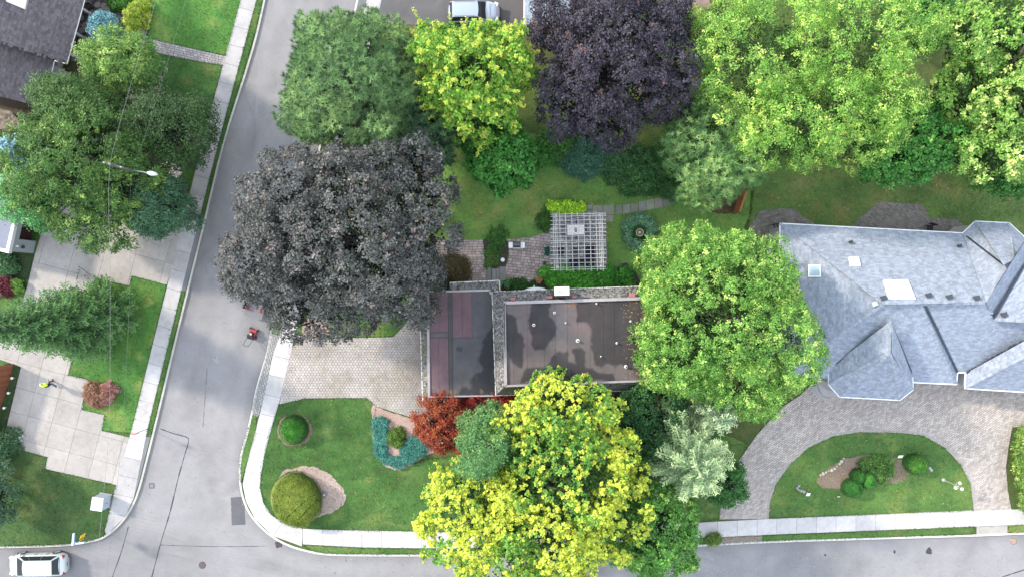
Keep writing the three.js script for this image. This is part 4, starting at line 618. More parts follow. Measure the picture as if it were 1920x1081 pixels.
{ // ----- the brown roofed house, top left -----
  const house = thing('brown_roofed_house', 'house with a large brown grey shingled roof and pale porch columns', 'house', at(60, 90));
  const rs = (p, r) => { const k = 0.7 + 0.5 * r; return mul(mixc([0.155, 0.132, 0.146], [0.135, 0.12, 0.128], fbm(p.x * 0.6, p.z * 0.6, 2, 3)), k); };
  const roof = (list) => { const f = face(list), b = new B(); roofBase(b, f, [0.06, 0.05, 0.055]); const o = b.build('roof', M.shingle, house); const s = new B(); shingles(s, f, 0.145, 0.27, rs, 0.35, 0.014); s.build('shingle', M.shingle, o, { kind: 'stuff' }); return f; };
  const f1 = roof([[191, -120, 3], [125, 119, 3], [40, 92, 5.0], [-160, 30], [-160, -200]]);
  roof([[101.5, 114, 2.85], [80, 201, 2.85], [0, 181, 4.5], [-160, 140], [-160, 31], [40, 92]]);
  gutterLine([[191, -120], [125, 119.5], [102, 113.5]], 2.98, 0.05, [0.66, 0.62, 0.6]).build('gutter', M.plain, house);
  gutterLine([[101.5, 115], [80, 201]], 2.83, 0.05, [0.6, 0.6, 0.6]).build('gutter', M.plain, house);
  new B().prism(P([140, -120, 74, 100, -160, 60, -160, -200], 2.8), 0, 2.7, [0.2, 0.17, 0.17]).build('wall', M.matte, house);
  new B().prism(inset(P([101.5, 114, 80, 201, -160, 141, -160, 40], 2.7), 0.6), 0, 2.6, [0.42, 0.42, 0.44]).build('wall', M.matte, house);
  const q = [f1.hit(9, -8), f1.hit(50, -2), f1.hit(46, 18), f1.hit(10, 3)].map((p) => p.addScaledVector(f1.n, 0.14)), c = q.reduce((s, p) => s.add(p), V(0, 0, 0)).multiplyScalar(0.25), b = new B(); for (let i = 0; i < 4; i++) { const a = q[i], d = q[(i + 1) % 4]; b.quad(a, d, d.clone().lerp(c, 0.12), a.clone().lerp(c, 0.12), [0.6, 0.55, 0.53]); b.quad(a, d, d.clone().add(V(0, -0.2, 0)), a.clone().add(V(0, -0.2, 0)), [0.35, 0.3, 0.28]); } const sk = b.build('skylight', M.plain, house); const qi = q.map((p) => p.clone().lerp(c, 0.12)); new B().quad(qi[0], qi[1], qi[2], qi[3], [0.72, 0.76, 0.8]).build('pane', M.plain, sk);
  for (const [x, y] of [[170, 27], [166, 76], [152, 112]]) { const p = at(x, y), cb = new B(); cb.box(p.x, 1.45, p.z, 0.17, 2.7, 0.17, [0.5, 0.53, 0.58], 0.26, 0.02); cb.box(p.x, 0.16, p.z, 0.26, 0.12, 0.26, [0.55, 0.56, 0.6], 0.26, 0.02); cb.build('porch_column', M.plain, house); }
  for (let i = 0; i < 4; i++) { const p = at(103 - i * 3.6, 140 + i * 13, 1.4); new B().box(p.x, 1.5, p.z, 0.06, 0.9, 0.3, [0.02, 0.025, 0.03], -0.26 + 0.0).build('window', M.glass, house); }
  { const p2 = at(102, 148, 0.3); new B().box(p2.x, 0.35, p2.z, 0.5, 0.5, 3.2, [0.5, 0.52, 0.54], -0.26, 0.02).build('window_well', M.concrete, house); }
  for (const [x, y, r, l] of [[172, 15, 0.28, 'dark round planter at the upper porch column'], [156, 78, 0.3, 'dark round planter at the middle porch column']]) { const p = at(x, y), t = thing('planter', l, 'planter', p); new B().lathe(p, [[r * 0.7, 0.12], [r, 0.55], [r * 0.9, 0.58], [r * 0.82, 0.5], [0, 0.5]], [0.025, 0.02, 0.025], 18).build('pot', M.matte, t, { smooth: 0.6 }); new B().lathe(V(p.x, 0.49, p.z), [[r * 0.8, 0], [0, 0.04]], [0.04, 0.03, 0.02], 12).build('soil', M.matte, t); }
  for (const [x, y, w, d, ry, l] of [[268, 39, 0.7, 0.75, -0.4, 'upper of two rough granite boulders beside the yellow shrub'], [266, 58, 0.6, 0.9, 0.1, 'lower of two rough granite boulders beside the yellow shrub']]) { const p = at(x, y), rb = new B(), rr = rng(x); const g = new THREE.IcosahedronGeometry(0.5, 2), pa = g.attributes.position; for (let i = 0; i < pa.count; i += 3) { const v = [0, 1, 2].map((k) => { const e = V(pa.getX(i + k), pa.getY(i + k), pa.getZ(i + k)), n = 0.8 + 0.45 * noise3(e.x * 3 + x, e.y * 3, e.z * 3); e.multiplyScalar(n); e.x *= w * 1.25; e.z *= d * 1.25; e.y *= 0.8; e.y = Math.min(e.y, 0.26); return V(p.x + e.x * Math.cos(ry) + e.z * Math.sin(ry), 0.28 + e.y, p.z - e.x * Math.sin(ry) + e.z * Math.cos(ry)); }); rb.tri(v[0], v[1], v[2], mul([0.27, 0.25, 0.28], 0.85 + 0.3 * noise3(v[0].x * 4, 1, v[0].z * 4))); } tag(rb.build('boulder', M.concrete), l, 'boulder'); }
}
{ // small shed with a brown shake roof at the left edge
  const t = thing('garden_shed', 'small shed with a mossy brown shake roof at the left edge', 'shed', at(10, 225)); const f = face([[-60, 190, 2.4], [20, 208, 2.4], [44, 238, 2.0], [-60, 250]]), b = new B(); roofBase(b, f, [0.05, 0.04, 0.03]); b.build('roof', M.shingle, t); const s = new B(); shingles(s, f, 0.24, 0.2, (p, r) => mul([0.17, 0.135, 0.1], 0.5 + r), 0.5, 0.03); s.build('shingle', M.shingle, t, { kind: 'stuff' }); new B().prism(inset(P([-60, 190, 20, 208, 44, 238, -60, 250], 2.2), 0.25), 0, 1.95, [0.18, 0.13, 0.1]).build('wall', M.wood, t);
}
{ // ----- pale flat roofed garage, left -----
  const t = thing('pale_garage', 'pale grey garage with a flat roof, white fascia and dark recessed door', 'garage', at(60, 420)), H = 3.05;
  const o = P([42, 345, 14, 471, -120, 442, -90, 315], H), [A, Bq, Cq, D] = o, e = Bq.clone().sub(A), L = e.length(), dir = e.clone().normalize(), nrm = V(-dir.z, 0, dir.x); if (nrm.x < 0) nrm.negate();
  const w = [0.34, 0.37, 0.4], ry = Math.atan2(-dir.z, dir.x), seg = (s0, s1, y0, y1, off, th, col, name, mat = M.plain, par = t) => { const m = A.clone().addScaledVector(dir, (s0 + s1) / 2).addScaledVector(nrm, off - th / 2); return new B().box(m.x, (y0 + y1) / 2, m.z, s1 - s0, y1 - y0, th, col, ry).build(name, mat, par); };
  const d0 = 0.9, d1 = L - 1.05;
  seg(0, d0, 0.08, H - 0.25, 0, 0.22, w, 'wall'); seg(d1, L, 0.08, H - 0.25, 0, 0.22, w, 'wall'); seg(d0, d1, 2.12, H - 0.25, 0, 0.22, w, 'wall');
  new B().prism([A.clone().addScaledVector(nrm, -0.95), Bq.clone().addScaledVector(nrm, -0.95), Cq, D].map((q) => V(q.x, 0, q.z)), 0.08, H - 0.25, w).build('wall', M.plain, t);
  seg(0, 0.2, 0.08, H - 0.25, -0.22, 0.75, w, 'wall'); seg(L - 0.2, L, 0.08, H - 0.25, -0.222, 0.74, w, 'wall');
  const door = seg(d0, d1, 0.1, 2.2, -0.5, 0.06, [0.05, 0.017, 0.016], 'garage_door', M.matte); for (let i = 0; i < 4; i++) seg(d0 + 0.05, d1 - 0.05, 0.16 + i * 0.52, 0.6 + i * 0.52, -0.47, 0.05, [0.06, 0.02, 0.018], 'door_panel', M.matte, door);
  new B().prism(o.map((q) => V(q.x, 0, q.z)), H - 0.24, H - 0.02, [0.2, 0.21, 0.27]).build('roof', M.asphalt, t);
  for (const [p, q] of [[A, Bq], [Bq, Cq], [Cq, D], [D, A]]) { const m = p.clone().add(q).multiplyScalar(0.5), d = q.clone().sub(p); new B().box(m.x, H - 0.08, m.z, d.length() + 0.3, 0.34, 0.26, [0.7, 0.72, 0.76], Math.atan2(-d.z, d.x), 0.02).build('fascia', M.plain, t); }
  const lm = A.clone().addScaledVector(dir, L - 0.5).addScaledVector(nrm, 0.06); new B().lathe(V(lm.x, 2.1, lm.z), [[0.05, 0], [0.11, 0.12], [0.1, 0.2], [0, 0.24]], [0.75, 0.78, 0.8], 12).build('wall_lamp', M.plain, t); new B().lathe(V(lm.x + 0.02, 1.5, lm.z + 0.05), [[0.1, 0], [0.14, 0.1], [0.13, 0.2], [0, 0.22]], [0.09, 0.07, 0.07], 12).build('meter', M.metal, t);
}
{ // edge of a blue grey roofed house near the silver car
  const t = thing('blue_roofed_house', 'corner of a house with a light blue grey shingled roof beside the asphalt driveway', 'house', at(1020, 20)); const f = face([[984, -120, 3], [984, 45, 3], [1080, 45, 5], [1080, -120]]), b = new B(); roofBase(b, f, [0.12, 0.15, 0.19]); b.build('roof', M.shingle, t); const s = new B(); shingles(s, f, 0.145, 0.28, (p, r) => mul([0.24, 0.3, 0.37], 0.75 + 0.45 * r), 0.3, 0.014); s.build('shingle', M.shingle, t, { kind: 'stuff' }); gutterLine([[984, -120], [983.5, 45.5], [1080, 45.5]], 2.98, 0.07, [0.75, 0.76, 0.78]).build('gutter', M.plain, t); new B().prism(inset(P([984, -120, 984, 45, 1080, 45, 1080, -120], 2.9), 0.35), 0, 2.88, [0.3, 0.15, 0.12]).build('wall', M.matte, t); const g = at(986, 56); new B().box(g.x + 0.8, 0.5, g.z, 2.2, 1.0, 0.5, [0.34, 0.18, 0.15]).build('garden_wall', M.matte, t);
}
// ----- fences -----
function boardFence(label, a, q, h, w, tone, cat = 'fence') {
  const t = thing('wooden_fence', label, cat, a.clone().lerp(q, 0.5)), d = q.clone().sub(a), L = d.length(), u = d.clone().normalize(), ry = Math.atan2(-u.z, u.x), n = V(-u.z, 0, u.x), s = n.x * a.x + n.z * a.z > 0 ? -1 : 1;
  for (let x = 0; x < L; x += w) { const c = a.clone().addScaledVector(u, x + w / 2), k = 0.75 + 0.5 * R(); new B().box(c.x, h / 2 + 0.06 + 0.02 * R(), c.z, w * 0.9, h, 0.03 + 0.02 * R(), mul(tone, k), ry, 0.006).build('board', M.wood, t); }
  for (const y of [0.35, h - 0.25]) { const c = a.clone().lerp(q, 0.5).addScaledVector(n, -0.06 * s); new B().box(c.x, y, c.z, L, 0.09, 0.05, mul(tone, 0.7), ry).build('rail', M.wood, t); }
  const c = a.clone().lerp(q, 0.5); new B().box(c.x, h + 0.09, c.z, L, 0.04, 0.14, mul(tone, 1.05), ry, 0.01).build('cap_rail', M.wood, t);
  return t;
}
boardFence('reddish brown board fence along the lower concrete driveway', at(28, 681), at(-30, 866), 2.0, 0.19, [0.25, 0.085, 0.04]);
boardFence('short orange brown board fence with a pale top rail between the two back lawns', at(1374, 402), at(1390, 352), 1.75, 0.15, [0.36, 0.15, 0.06]);
for (const [x, y, l] of [[20.5, 708, 'upper small white garden light at the foot of the reddish fence'], [13.5, 736, 'middle small white garden light at the foot of the reddish fence'], [5.5, 764, 'lower small white garden light at the foot of the reddish fence']]) { const p = at(x, y, 0.3), t = thing('garden_light', l, 'garden light', V(p.x + 0.1, 0.1, p.z)); new B().lathe(V(p.x + 0.1, 0.1, p.z), [[0.05, 0], [0.04, 0.22]], [0.5, 0.5, 0.48], 8).build('stem', M.plain, t); new B().lathe(V(p.x + 0.1, 0.32, p.z), [[0.05, 0], [0.11, 0.03], [0.11, 0.1], [0.03, 0.16], [0, 0.16]], [0.8, 0.79, 0.74], 12).build('lamp_head', M.plain, t); }

// ---------- trees and plants ----------
class Leaves {
  constructor() { this.p = []; this.c = []; this.i = []; }
  leaf(px, py, pz, nx, ny, nz, l, w, col, k, rnd, tx, ty, tz) {   // a folded four cornered leaf
    if (tx === undefined) { tx = rnd() - 0.5; ty = rnd() - 0.5; tz = rnd() - 0.5; }
    let d = tx * nx + ty * ny + tz * nz; tx -= d * nx; ty -= d * ny; tz -= d * nz; let m = Math.hypot(tx, ty, tz) || 1; tx /= m; ty /= m; tz /= m;
    const sx = ny * tz - nz * ty, sy = nz * tx - nx * tz, sz = nx * ty - ny * tx, f = w * 0.18, n = this.p.length / 3, hl = l / 2, hw = w / 2;
    this.p.push(px - tx * hl, py - ty * hl, pz - tz * hl, px + sx * hw + nx * f, py + sy * hw + ny * f, pz + sz * hw + nz * f, px + tx * hl, py + ty * hl, pz + tz * hl, px - sx * hw + nx * f, py - sy * hw + ny * f, pz - sz * hw + nz * f);
    const r = col[0] * k, g = col[1] * k, b = col[2] * k; this.c.push(r, g, b, r, g, b, r, g, b, r, g, b);
    this.i.push(n, n + 1, n + 2, n, n + 2, n + 3);
  }
  needle(px, py, pz, dx, dy, dz, l, w, col, k) {
    const n = this.p.length / 3, m = Math.hypot(dx, dz) || 1e-3, sx = dz / m * w, sz = -dx / m * w;
    this.p.push(px - sx, py, pz - sz, px + sx, py, pz + sz, px + dx * l, py + dy * l, pz + dz * l);
    const r = col[0] * k, g = col[1] * k, b = col[2] * k; this.c.push(r, g, b, r, g, b, r * 1.15, g * 1.15, b * 1.1);
    this.i.push(n, n + 1, n + 2);
  }
  build(name, mat, parent, kind) {
    const g = new THREE.BufferGeometry(), o = worldOf(parent), a = new Float32Array(this.p);
    for (let i = 0; i < a.length; i += 3) { a[i] -= o.x; a[i + 1] -= o.y; a[i + 2] -= o.z; }
    g.setAttribute('position', new THREE.BufferAttribute(a, 3)); g.setAttribute('color', new THREE.BufferAttribute(new Float32Array(this.c), 3)); g.setIndex(new THREE.BufferAttribute(new Uint32Array(this.i), 1));
    TRIS += this.i.length / 3;
    const m = new THREE.Mesh(g, mat); m.name = numbered(name); m.castShadow = m.receiveShadow = true; if (kind) m.userData.kind = kind; parent.add(m); this.p = this.c = this.i = null; return m;
  }
}
let TRIS = 0;
const unit = (rnd) => { const y = rnd() * 2 - 1, a = rnd() * 6.2832, s = Math.sqrt(1 - y * y); return [s * Math.cos(a), y, s * Math.sin(a)]; };
const gauss = (rnd) => (rnd() + rnd() + rnd() - 1.5) * 1.15;
// sprays of leaves on one bough lump
function lump(L, c, r, out, o, rnd, tint) {
  const ns = Math.max(4, Math.round(o.shoots * 0.9 * (r / o.lump) ** 2));
  for (let s = 0; s < ns; s++) {
    let d = unit(rnd); const dot = d[0] * out[0] + d[1] * out[1] + d[2] * out[2]; if (dot < -0.25) d = [d[0] - 2 * dot * out[0], d[1] - 2 * dot * out[1], d[2] - 2 * dot * out[2]];
    const q = 0.62 + 0.46 * rnd(), x = c.x + d[0] * r * q, y = c.y + d[1] * r * q * (o.flat ?? 0.8), z = c.z + d[2] * r * q;
    if (y < 0.15) continue;
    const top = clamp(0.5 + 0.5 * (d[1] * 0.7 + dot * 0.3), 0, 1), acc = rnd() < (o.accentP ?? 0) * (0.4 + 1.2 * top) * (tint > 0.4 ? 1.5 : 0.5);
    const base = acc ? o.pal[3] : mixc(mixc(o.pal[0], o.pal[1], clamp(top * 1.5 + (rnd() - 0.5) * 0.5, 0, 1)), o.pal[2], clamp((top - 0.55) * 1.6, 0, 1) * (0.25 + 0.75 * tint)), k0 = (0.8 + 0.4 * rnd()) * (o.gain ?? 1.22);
    const sp = (o.spread ?? 0.3) * (acc ? 0.8 : 1);
    for (let i = 0; i < o.leaves; i++) {
      const gx = gauss(rnd) * sp, gy = gauss(rnd) * sp * 0.75, gz = gauss(rnd) * sp, e = o.rough ?? 0.85;
      let nx = d[0] * 0.55 + out[0] * 0.25 + gauss(rnd) * e, ny = d[1] * 0.4 + 0.6 + gauss(rnd) * e * 0.8, nz = d[2] * 0.55 + out[2] * 0.25 + gauss(rnd) * e; const m = Math.hypot(nx, ny, nz) || 1;
      const l = o.leaf[0] * 1.08 * (0.7 + 0.6 * rnd());
      L.leaf(x + gx, Math.max(0.12, y + gy), z + gz, nx / m, ny / m, nz / m, l, o.leaf[1] * l / o.leaf[0], rnd() < 0.3 ? mixc(base, o.pal[rnd() < 0.5 ? 1 : 2], 0.6) : base, k0 * (0.72 + 0.56 * rnd()), rnd, o.droop ? d[0] + gauss(rnd) * 0.5 : undefined, o.droop ? -o.droop + gauss(rnd) * 0.4 : undefined, o.droop ? d[2] + gauss(rnd) * 0.5 : undefined);
    }
  }
}
function trunkAndLimbs(t, base, c, Rv, tips, rad, col, rnd, n = 10) {
  const b = new B(), fork = base.clone().lerp(V(c.x, c.y - Rv.y * 0.35, c.z), 0.75), bend = V((rnd() - 0.5) * 0.4, 0, (rnd() - 0.5) * 0.4);
  const mid = base.clone().lerp(fork, 0.5).add(bend);
  b.tube([base.clone().setY(-0.05), base.clone().add(V(0, 0.4, 0)), mid, fork], [rad * 1.45, rad * 1.08, rad * 0.85, rad * 0.7], col, 9);
  const step = Math.max(1, Math.floor(tips.length / n));
  for (let i = 0; i < tips.length; i += step) { const e = tips[i], m1 = fork.clone().lerp(e, 0.35).add(V(0, 0.25 * (e.y - fork.y) + 0.2, 0)), m2 = fork.clone().lerp(e, 0.72).add(V((rnd() - 0.5) * 0.5, 0.25, (rnd() - 0.5) * 0.5)); b.tube([fork.clone().add(V(0, -0.15, 0)), m1, m2, e], [rad * 0.45, rad * 0.3, rad * 0.16, rad * 0.05], col, 5, false); }
  TRIS += b.p.length / 9;
  b.build('trunk', M.bark, t);
}
const BARK = [0.11, 0.09, 0.075];
// a broad leaved tree; c and r are the crown's centre and half widths as seen at the height mid
function leafTree(o) {
  const rnd = rng(o.seed), s = (1 - o.mid / CAM_H) / PPM, c = at(o.c[0], o.c[1], o.mid), Rv = V(o.r[0] * s, o.top - o.mid, o.r[1] * s), base = o.base ? at(o.base[0], o.base[1], 0) : V(c.x, 0, c.z);
  const t = thing(o.name ?? 'tree', o.label, o.cat ?? 'tree', V(base.x, 0, base.z)), L = new Leaves(), tips = [];
  const lo = o.low ?? -0.45, n = o.boughs, c0 = c, R0 = Rv;
  const lobes = (o.lobes ?? [[o.c[0], o.c[1], o.r[0], o.r[1], 0]]).map(([lx, ly, rx, ry, dh]) => ({ c: at(lx, ly, o.mid + (dh ?? 0) * 0.5), R: V(rx * s, (o.top - o.mid) + (dh ?? 0) * 0.5, ry * s), w: rx * ry })), total = lobes.reduce((a, l) => a + l.w, 0);
  for (const lobe of lobes) { const n = Math.round(o.boughs * lobe.w / total), c = lobe.c, Rv = lobe.R; for (let i = 0; i < n; i++) {
    const y = 1 - (i + 0.5) / n * (1 - lo), a = i * 2.39996 + (rnd() - 0.5) * 0.7, h = Math.sqrt(Math.max(0, 1 - y * y)), d = [h * Math.cos(a), y + (rnd() - 0.5) * 0.12, h * Math.sin(a)];
    const edge = 1 + 0.16 * (noise3(d[0] * 0.95 + o.seed * 3.1, 4, d[2] * 0.95) * 2 - 1) + (o.ragged ?? 0.16) * 1.5 * (noise3(d[0] * 1.7 + o.seed, d[1] * 1.7, d[2] * 1.7 + 5) * 2 - 1) + 0.2 * (noise3(d[0] * 4.2 + o.seed, d[1] * 4.2 + 3, d[2] * 4.2) - 0.5), stray = rnd() < 0.16 ? 1 : 0, f = ((o.fill ?? 0.8) + 0.06) * edge * (0.88 + 0.14 * rnd()) * (1 + 0.13 * stray), lr = o.lump * (0.66 + 0.68 * rnd()) * (1 - 0.35 * stray);
    const q = V(c.x + d[0] * Rv.x * f, c.y + d[1] * (d[1] < 0 ? (o.mid - o.bottom) : Rv.y) * f, c.z + d[2] * Rv.z * f);
    if (lobes.some((m) => m !== lobe && Math.hypot((q.x - m.c.x) / m.R.x, (q.y - m.c.y) / m.R.y, (q.z - m.c.z) / m.R.z) < (o.skip ?? 0.55))) continue;
    const ol = Math.hypot(d[0], d[1] + 0.45, d[2]), out = [d[0] / ol, (d[1] + 0.45) / ol, d[2] / ol], tint = clamp(noise3(q.x * 0.45 + o.seed, q.y * 0.45, q.z * 0.45) * 1.6 - 0.3, 0, 1);
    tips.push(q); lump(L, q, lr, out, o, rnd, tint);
    if (o.shootUp && d[1] > -0.2) for (let k = 0; k < o.shootUp; k++) { const e = [out[0] * 0.8 + (rnd() - 0.5) * 0.8, out[1] * 0.7 + 0.2 * rnd(), out[2] * 0.8 + (rnd() - 0.5) * 0.8]; const len = lr * (0.9 + 0.8 * rnd()); for (let m = 0; m < 9; m++) { const u = 0.5 + m / 9 * 0.75, cc = u > 0.9 ? o.pal[3] : o.pal[2]; for (let j = 0; j < 4; j++) L.leaf(q.x + e[0] * len * u + gauss(rnd) * 0.1, q.y + e[1] * len * u + gauss(rnd) * 0.1, q.z + e[2] * len * u + gauss(rnd) * 0.1, ...norm3(e[0] * 0.4 + gauss(rnd) * 0.7, 0.8, e[2] * 0.4 + gauss(rnd) * 0.7), o.leaf[0] * 0.9, o.leaf[1] * 0.9, cc, 0.8 + 0.4 * rnd(), rnd); } }
  } }
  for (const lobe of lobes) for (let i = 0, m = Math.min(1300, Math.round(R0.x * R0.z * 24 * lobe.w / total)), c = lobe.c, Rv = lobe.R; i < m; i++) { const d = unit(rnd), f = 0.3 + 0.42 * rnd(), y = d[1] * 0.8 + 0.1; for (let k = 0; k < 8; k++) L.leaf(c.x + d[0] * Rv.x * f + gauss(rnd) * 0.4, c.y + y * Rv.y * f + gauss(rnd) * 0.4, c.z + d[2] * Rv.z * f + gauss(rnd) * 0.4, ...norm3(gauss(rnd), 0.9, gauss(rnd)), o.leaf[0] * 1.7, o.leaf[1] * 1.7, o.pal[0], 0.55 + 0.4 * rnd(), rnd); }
  trunkAndLimbs(t, base, c, Rv, tips, o.trunk ?? 0.24, o.bark ?? BARK, rnd, o.limbs ?? 12);
  L.build('crown', M.leaf, t);
  return t;
}
const norm3 = (x, y, z) => { const m = Math.hypot(x, y, z) || 1; return [x / m, y / m, z / m]; };
// a pine whose needles stand in round tufts at the branch ends
function pineTree(o) {
  const rnd = rng(o.seed), s = (1 - o.mid / CAM_H) / PPM, c = at(o.c[0], o.c[1], o.mid), Rv = V(o.r[0] * s, o.top - o.mid, o.r[1] * s), base = V(c.x, 0, c.z), t = thing('pine_tree', o.label, 'pine tree', base), L = new Leaves(), tips = [];
  for (let i = 0; i < o.boughs; i++) {
    const y = 1 - (i + 0.5) / o.boughs * 1.4, a = i * 2.39996 + (rnd() - 0.5), h = Math.sqrt(Math.max(0, 1 - y * y)), f = 0.8 * (1 + 0.22 * (noise3(Math.cos(a) * 2 + o.seed, y * 2, Math.sin(a) * 2) * 2 - 1)) * (0.86 + 0.2 * rnd()), q = V(c.x + h * Math.cos(a) * Rv.x * f, c.y + y * (y < 0 ? o.mid - o.bottom : Rv.y) * f, c.z + h * Math.sin(a) * Rv.z * f);
    tips.push(q); const tint = noise3(q.x * 0.5 + o.seed, q.y * 0.5, q.z * 0.5), dir = V(h * Math.cos(a), 0.3, h * Math.sin(a)).normalize();
    for (let k = 0; k < o.tufts; k++) {
      const e = unit(rnd), up = Math.abs(e[1]) * 0.8, p = V(q.x + e[0] * o.lump + dir.x * 0.3, q.y + up * o.lump * 0.6 - 0.15 + (rnd() - 0.5) * 0.3, q.z + e[2] * o.lump + dir.z * 0.3), col = mixc(mixc(o.pal[0], o.pal[1], clamp(up * 1.3 + (rnd() - 0.5) * 0.4, 0, 1)), o.pal[2], clamp((up - 0.3) * 1.5, 0, 1) * clamp(tint * 1.8 - 0.4, 0, 1)), r = o.tuft * (0.75 + 0.5 * rnd());
      for (let m = 0; m < o.needles; m++) { const v = unit(rnd), vy = Math.abs(v[1]) * 0.7 + 0.12, n3 = norm3(v[0] + dir.x * 0.35, vy, v[2] + dir.z * 0.35); L.needle(p.x, p.y, p.z, n3[0], n3[1], n3[2], r * (0.8 + 0.4 * rnd()), 0.028, col, 0.7 + 0.6 * rnd()); }
    }
  }
  for (let i = 0; i < o.boughs * 26; i++) { const d = unit(rnd), f = 0.25 + 0.55 * rnd(), y = d[1] * 0.75; L.leaf(c.x + d[0] * Rv.x * f, Math.max(0.6, c.y + y * (y < 0 ? o.mid - o.bottom : Rv.y) * f), c.z + d[2] * Rv.z * f, ...norm3(gauss(rnd), 0.9, gauss(rnd)), 0.42, 0.24, o.pal[0], 0.8 + 0.4 * rnd(), rnd); }
  trunkAndLimbs(t, base, c, Rv, tips, o.trunk ?? 0.26, [0.13, 0.1, 0.085], rnd, 16);
  L.build('crown', M.needle, t); return t;
}
// spruces and firs: whorls of feathered branches round a straight stem
function spruceTree(o) {
  const rnd = rng(o.seed), base = o.top_px ? (() => { const p = at(o.top_px[0], o.top_px[1], o.h); return V(p.x, 0, p.z); })() : at(o.base[0], o.base[1], 0), t = thing(o.name ?? 'spruce_tree', o.label, o.cat ?? 'spruce tree', base), L = new Leaves(), b = new B();
  b.tube([base.clone().setY(-0.05), V(base.x, o.h * 0.5, base.z), V(base.x, o.h, base.z)], [o.h * 0.017, o.h * 0.011, 0.02], [0.1, 0.08, 0.07], 7);
  const rows = o.rows;
  for (let i = 0; i < rows; i++) {
    const v = (i + 0.3) / rows, y = o.low + (o.h - o.low) * v, len0 = o.R * Math.pow(1 - v, o.taper ?? 0.85) + 0.12, nb = Math.round(o.per * (1 - 0.45 * v));
    for (let k = 0; k < nb; k++) {
      const a = (k + rnd() * 0.7) / nb * 6.2832 + i * 1.3, len = len0 * (0.72 + 0.42 * rnd()) * (1 + 0.2 * (noise3(Math.cos(a) * 1.5 + o.seed, v * 4, Math.sin(a) * 1.5) - 0.5)), dx = Math.cos(a), dz = Math.sin(a), rise = (o.rise ?? -0.18) + 0.5 * v * (o.up ?? 0.6), tint = rnd();
      const pt = (u) => [base.x + dx * len * u, y + len * (rise * u + (o.curl ?? 0.22) * u * u), base.z + dz * len * u];
      if (len > 0.7) { const e = pt(0.9), m = pt(0.45); b.tube([V(base.x, y, base.z), V(...m), V(...e)], [0.035, 0.022, 0.008], [0.1, 0.08, 0.07], 4, false); }
      const steps = Math.max(4, Math.round(len / 0.16));
      for (let j = 1; j <= steps; j++) {
        const u = 0.12 + 0.88 * j / steps, p = pt(u), w = len * (o.wid ?? 0.34) * (1 - u * 0.75) + 0.14, col = mixc(mixc(o.pal[0], o.pal[1], clamp(u * 1.1 + (rnd() - 0.5) * 0.3, 0, 1)), o.pal[2], clamp((u - 0.45) * 1.5, 0, 1) * (0.35 + 0.65 * tint));
        for (const side of [-1, 1]) {
          const q = Math.max(2, Math.round(w / 0.14));
          for (let m = 0; m < q; m++) { const g = (m + 0.5) / q * w, fx = dx * 0.6 - dz * side * 0.8, fz = dz * 0.6 + dx * side * 0.8, x = p[0] + fx * g + gauss(rnd) * 0.04, z = p[2] + fz * g + gauss(rnd) * 0.04, yy = p[1] - g * (o.hang ?? 0.22) + gauss(rnd) * 0.05; L.leaf(x, Math.max(0.14, yy), z, ...norm3(gauss(rnd) * 0.75 + dx * 0.2, 0.85, gauss(rnd) * 0.75 + dz * 0.2), o.leaf[0] * (0.8 + 0.5 * rnd()), o.leaf[1] * (0.8 + 0.4 * rnd()), col, 0.66 + 0.62 * rnd(), rnd, fx, -0.25, fz); }
        }
        L.leaf(p[0], p[1] + 0.03, p[2], ...norm3(gauss(rnd) * 0.5, 0.9, gauss(rnd) * 0.5), o.leaf[0], o.leaf[1], col, 0.9 + 0.4 * rnd(), rnd, dx, 0.1, dz);
      }
    }
  }
  b.build('trunk', M.bark, t); L.build('crown', M.needle, t); TRIS += b.p.length / 9; return t;
}
// shrubs: low lumps of small leaves on a dark core; parts stems and foliage
function shrub(o) {
  const rnd = rng(o.seed), h = o.h, c = at(o.c[0], o.c[1], h * 0.6), s = (1 - h * 0.6 / CAM_H) / PPM, base = V(c.x, 0.1, c.z), t = thing(o.name ?? 'shrub', o.label, o.cat ?? 'shrub', base, o.group), L = new Leaves(), b = new B();
  const rx = o.r[0] * s, rz = o.r[1] * s, co = Math.cos(o.rot ?? 0), si = Math.sin(o.rot ?? 0), n = o.boughs ?? 14, tips = [];
  for (let i = 0; i < n; i++) {
    const y = 1 - (i + 0.5) / n * 1.05, a = i * 2.39996 + o.seed, hh = Math.sqrt(Math.max(0, 1 - y * y)), f = 0.74 * (0.8 + 0.3 * rnd()) * (0.72 + 0.56 * noise3(Math.cos(a) * 1.4 + o.seed, y, Math.sin(a) * 1.4)), lx = hh * Math.cos(a) * rx * f, lz = hh * Math.sin(a) * rz * f, q = V(c.x + lx * co - lz * si, 0.12 + Math.max(0.12, y) * h * 0.72 * (0.75 + 0.5 * noise3(Math.cos(a) * 1.8 + o.seed, 7, Math.sin(a) * 1.8)), c.z + lx * si + lz * co);
    tips.push(q); lump(L, q, o.lump * (0.75 + 0.5 * rnd()), norm3(hh * Math.cos(a), y + 0.6, hh * Math.sin(a)), o, rnd, clamp(noise3(q.x + o.seed, q.y, q.z) * 1.5 - 0.25, 0, 1));
  }
  for (let i = 0; i < Math.min(n, 14); i++) b.tube([V(c.x + (rnd() - 0.5) * rx * 0.3, 0.05, c.z + (rnd() - 0.5) * rz * 0.3), tips[Math.floor(rnd() * n)]], [0.03, 0.012], [0.1, 0.075, 0.05], 4, false);
  b.build('stem', M.bark, t); L.build('foliage', o.hard ? M.needle : M.leaf, t); return t;
}
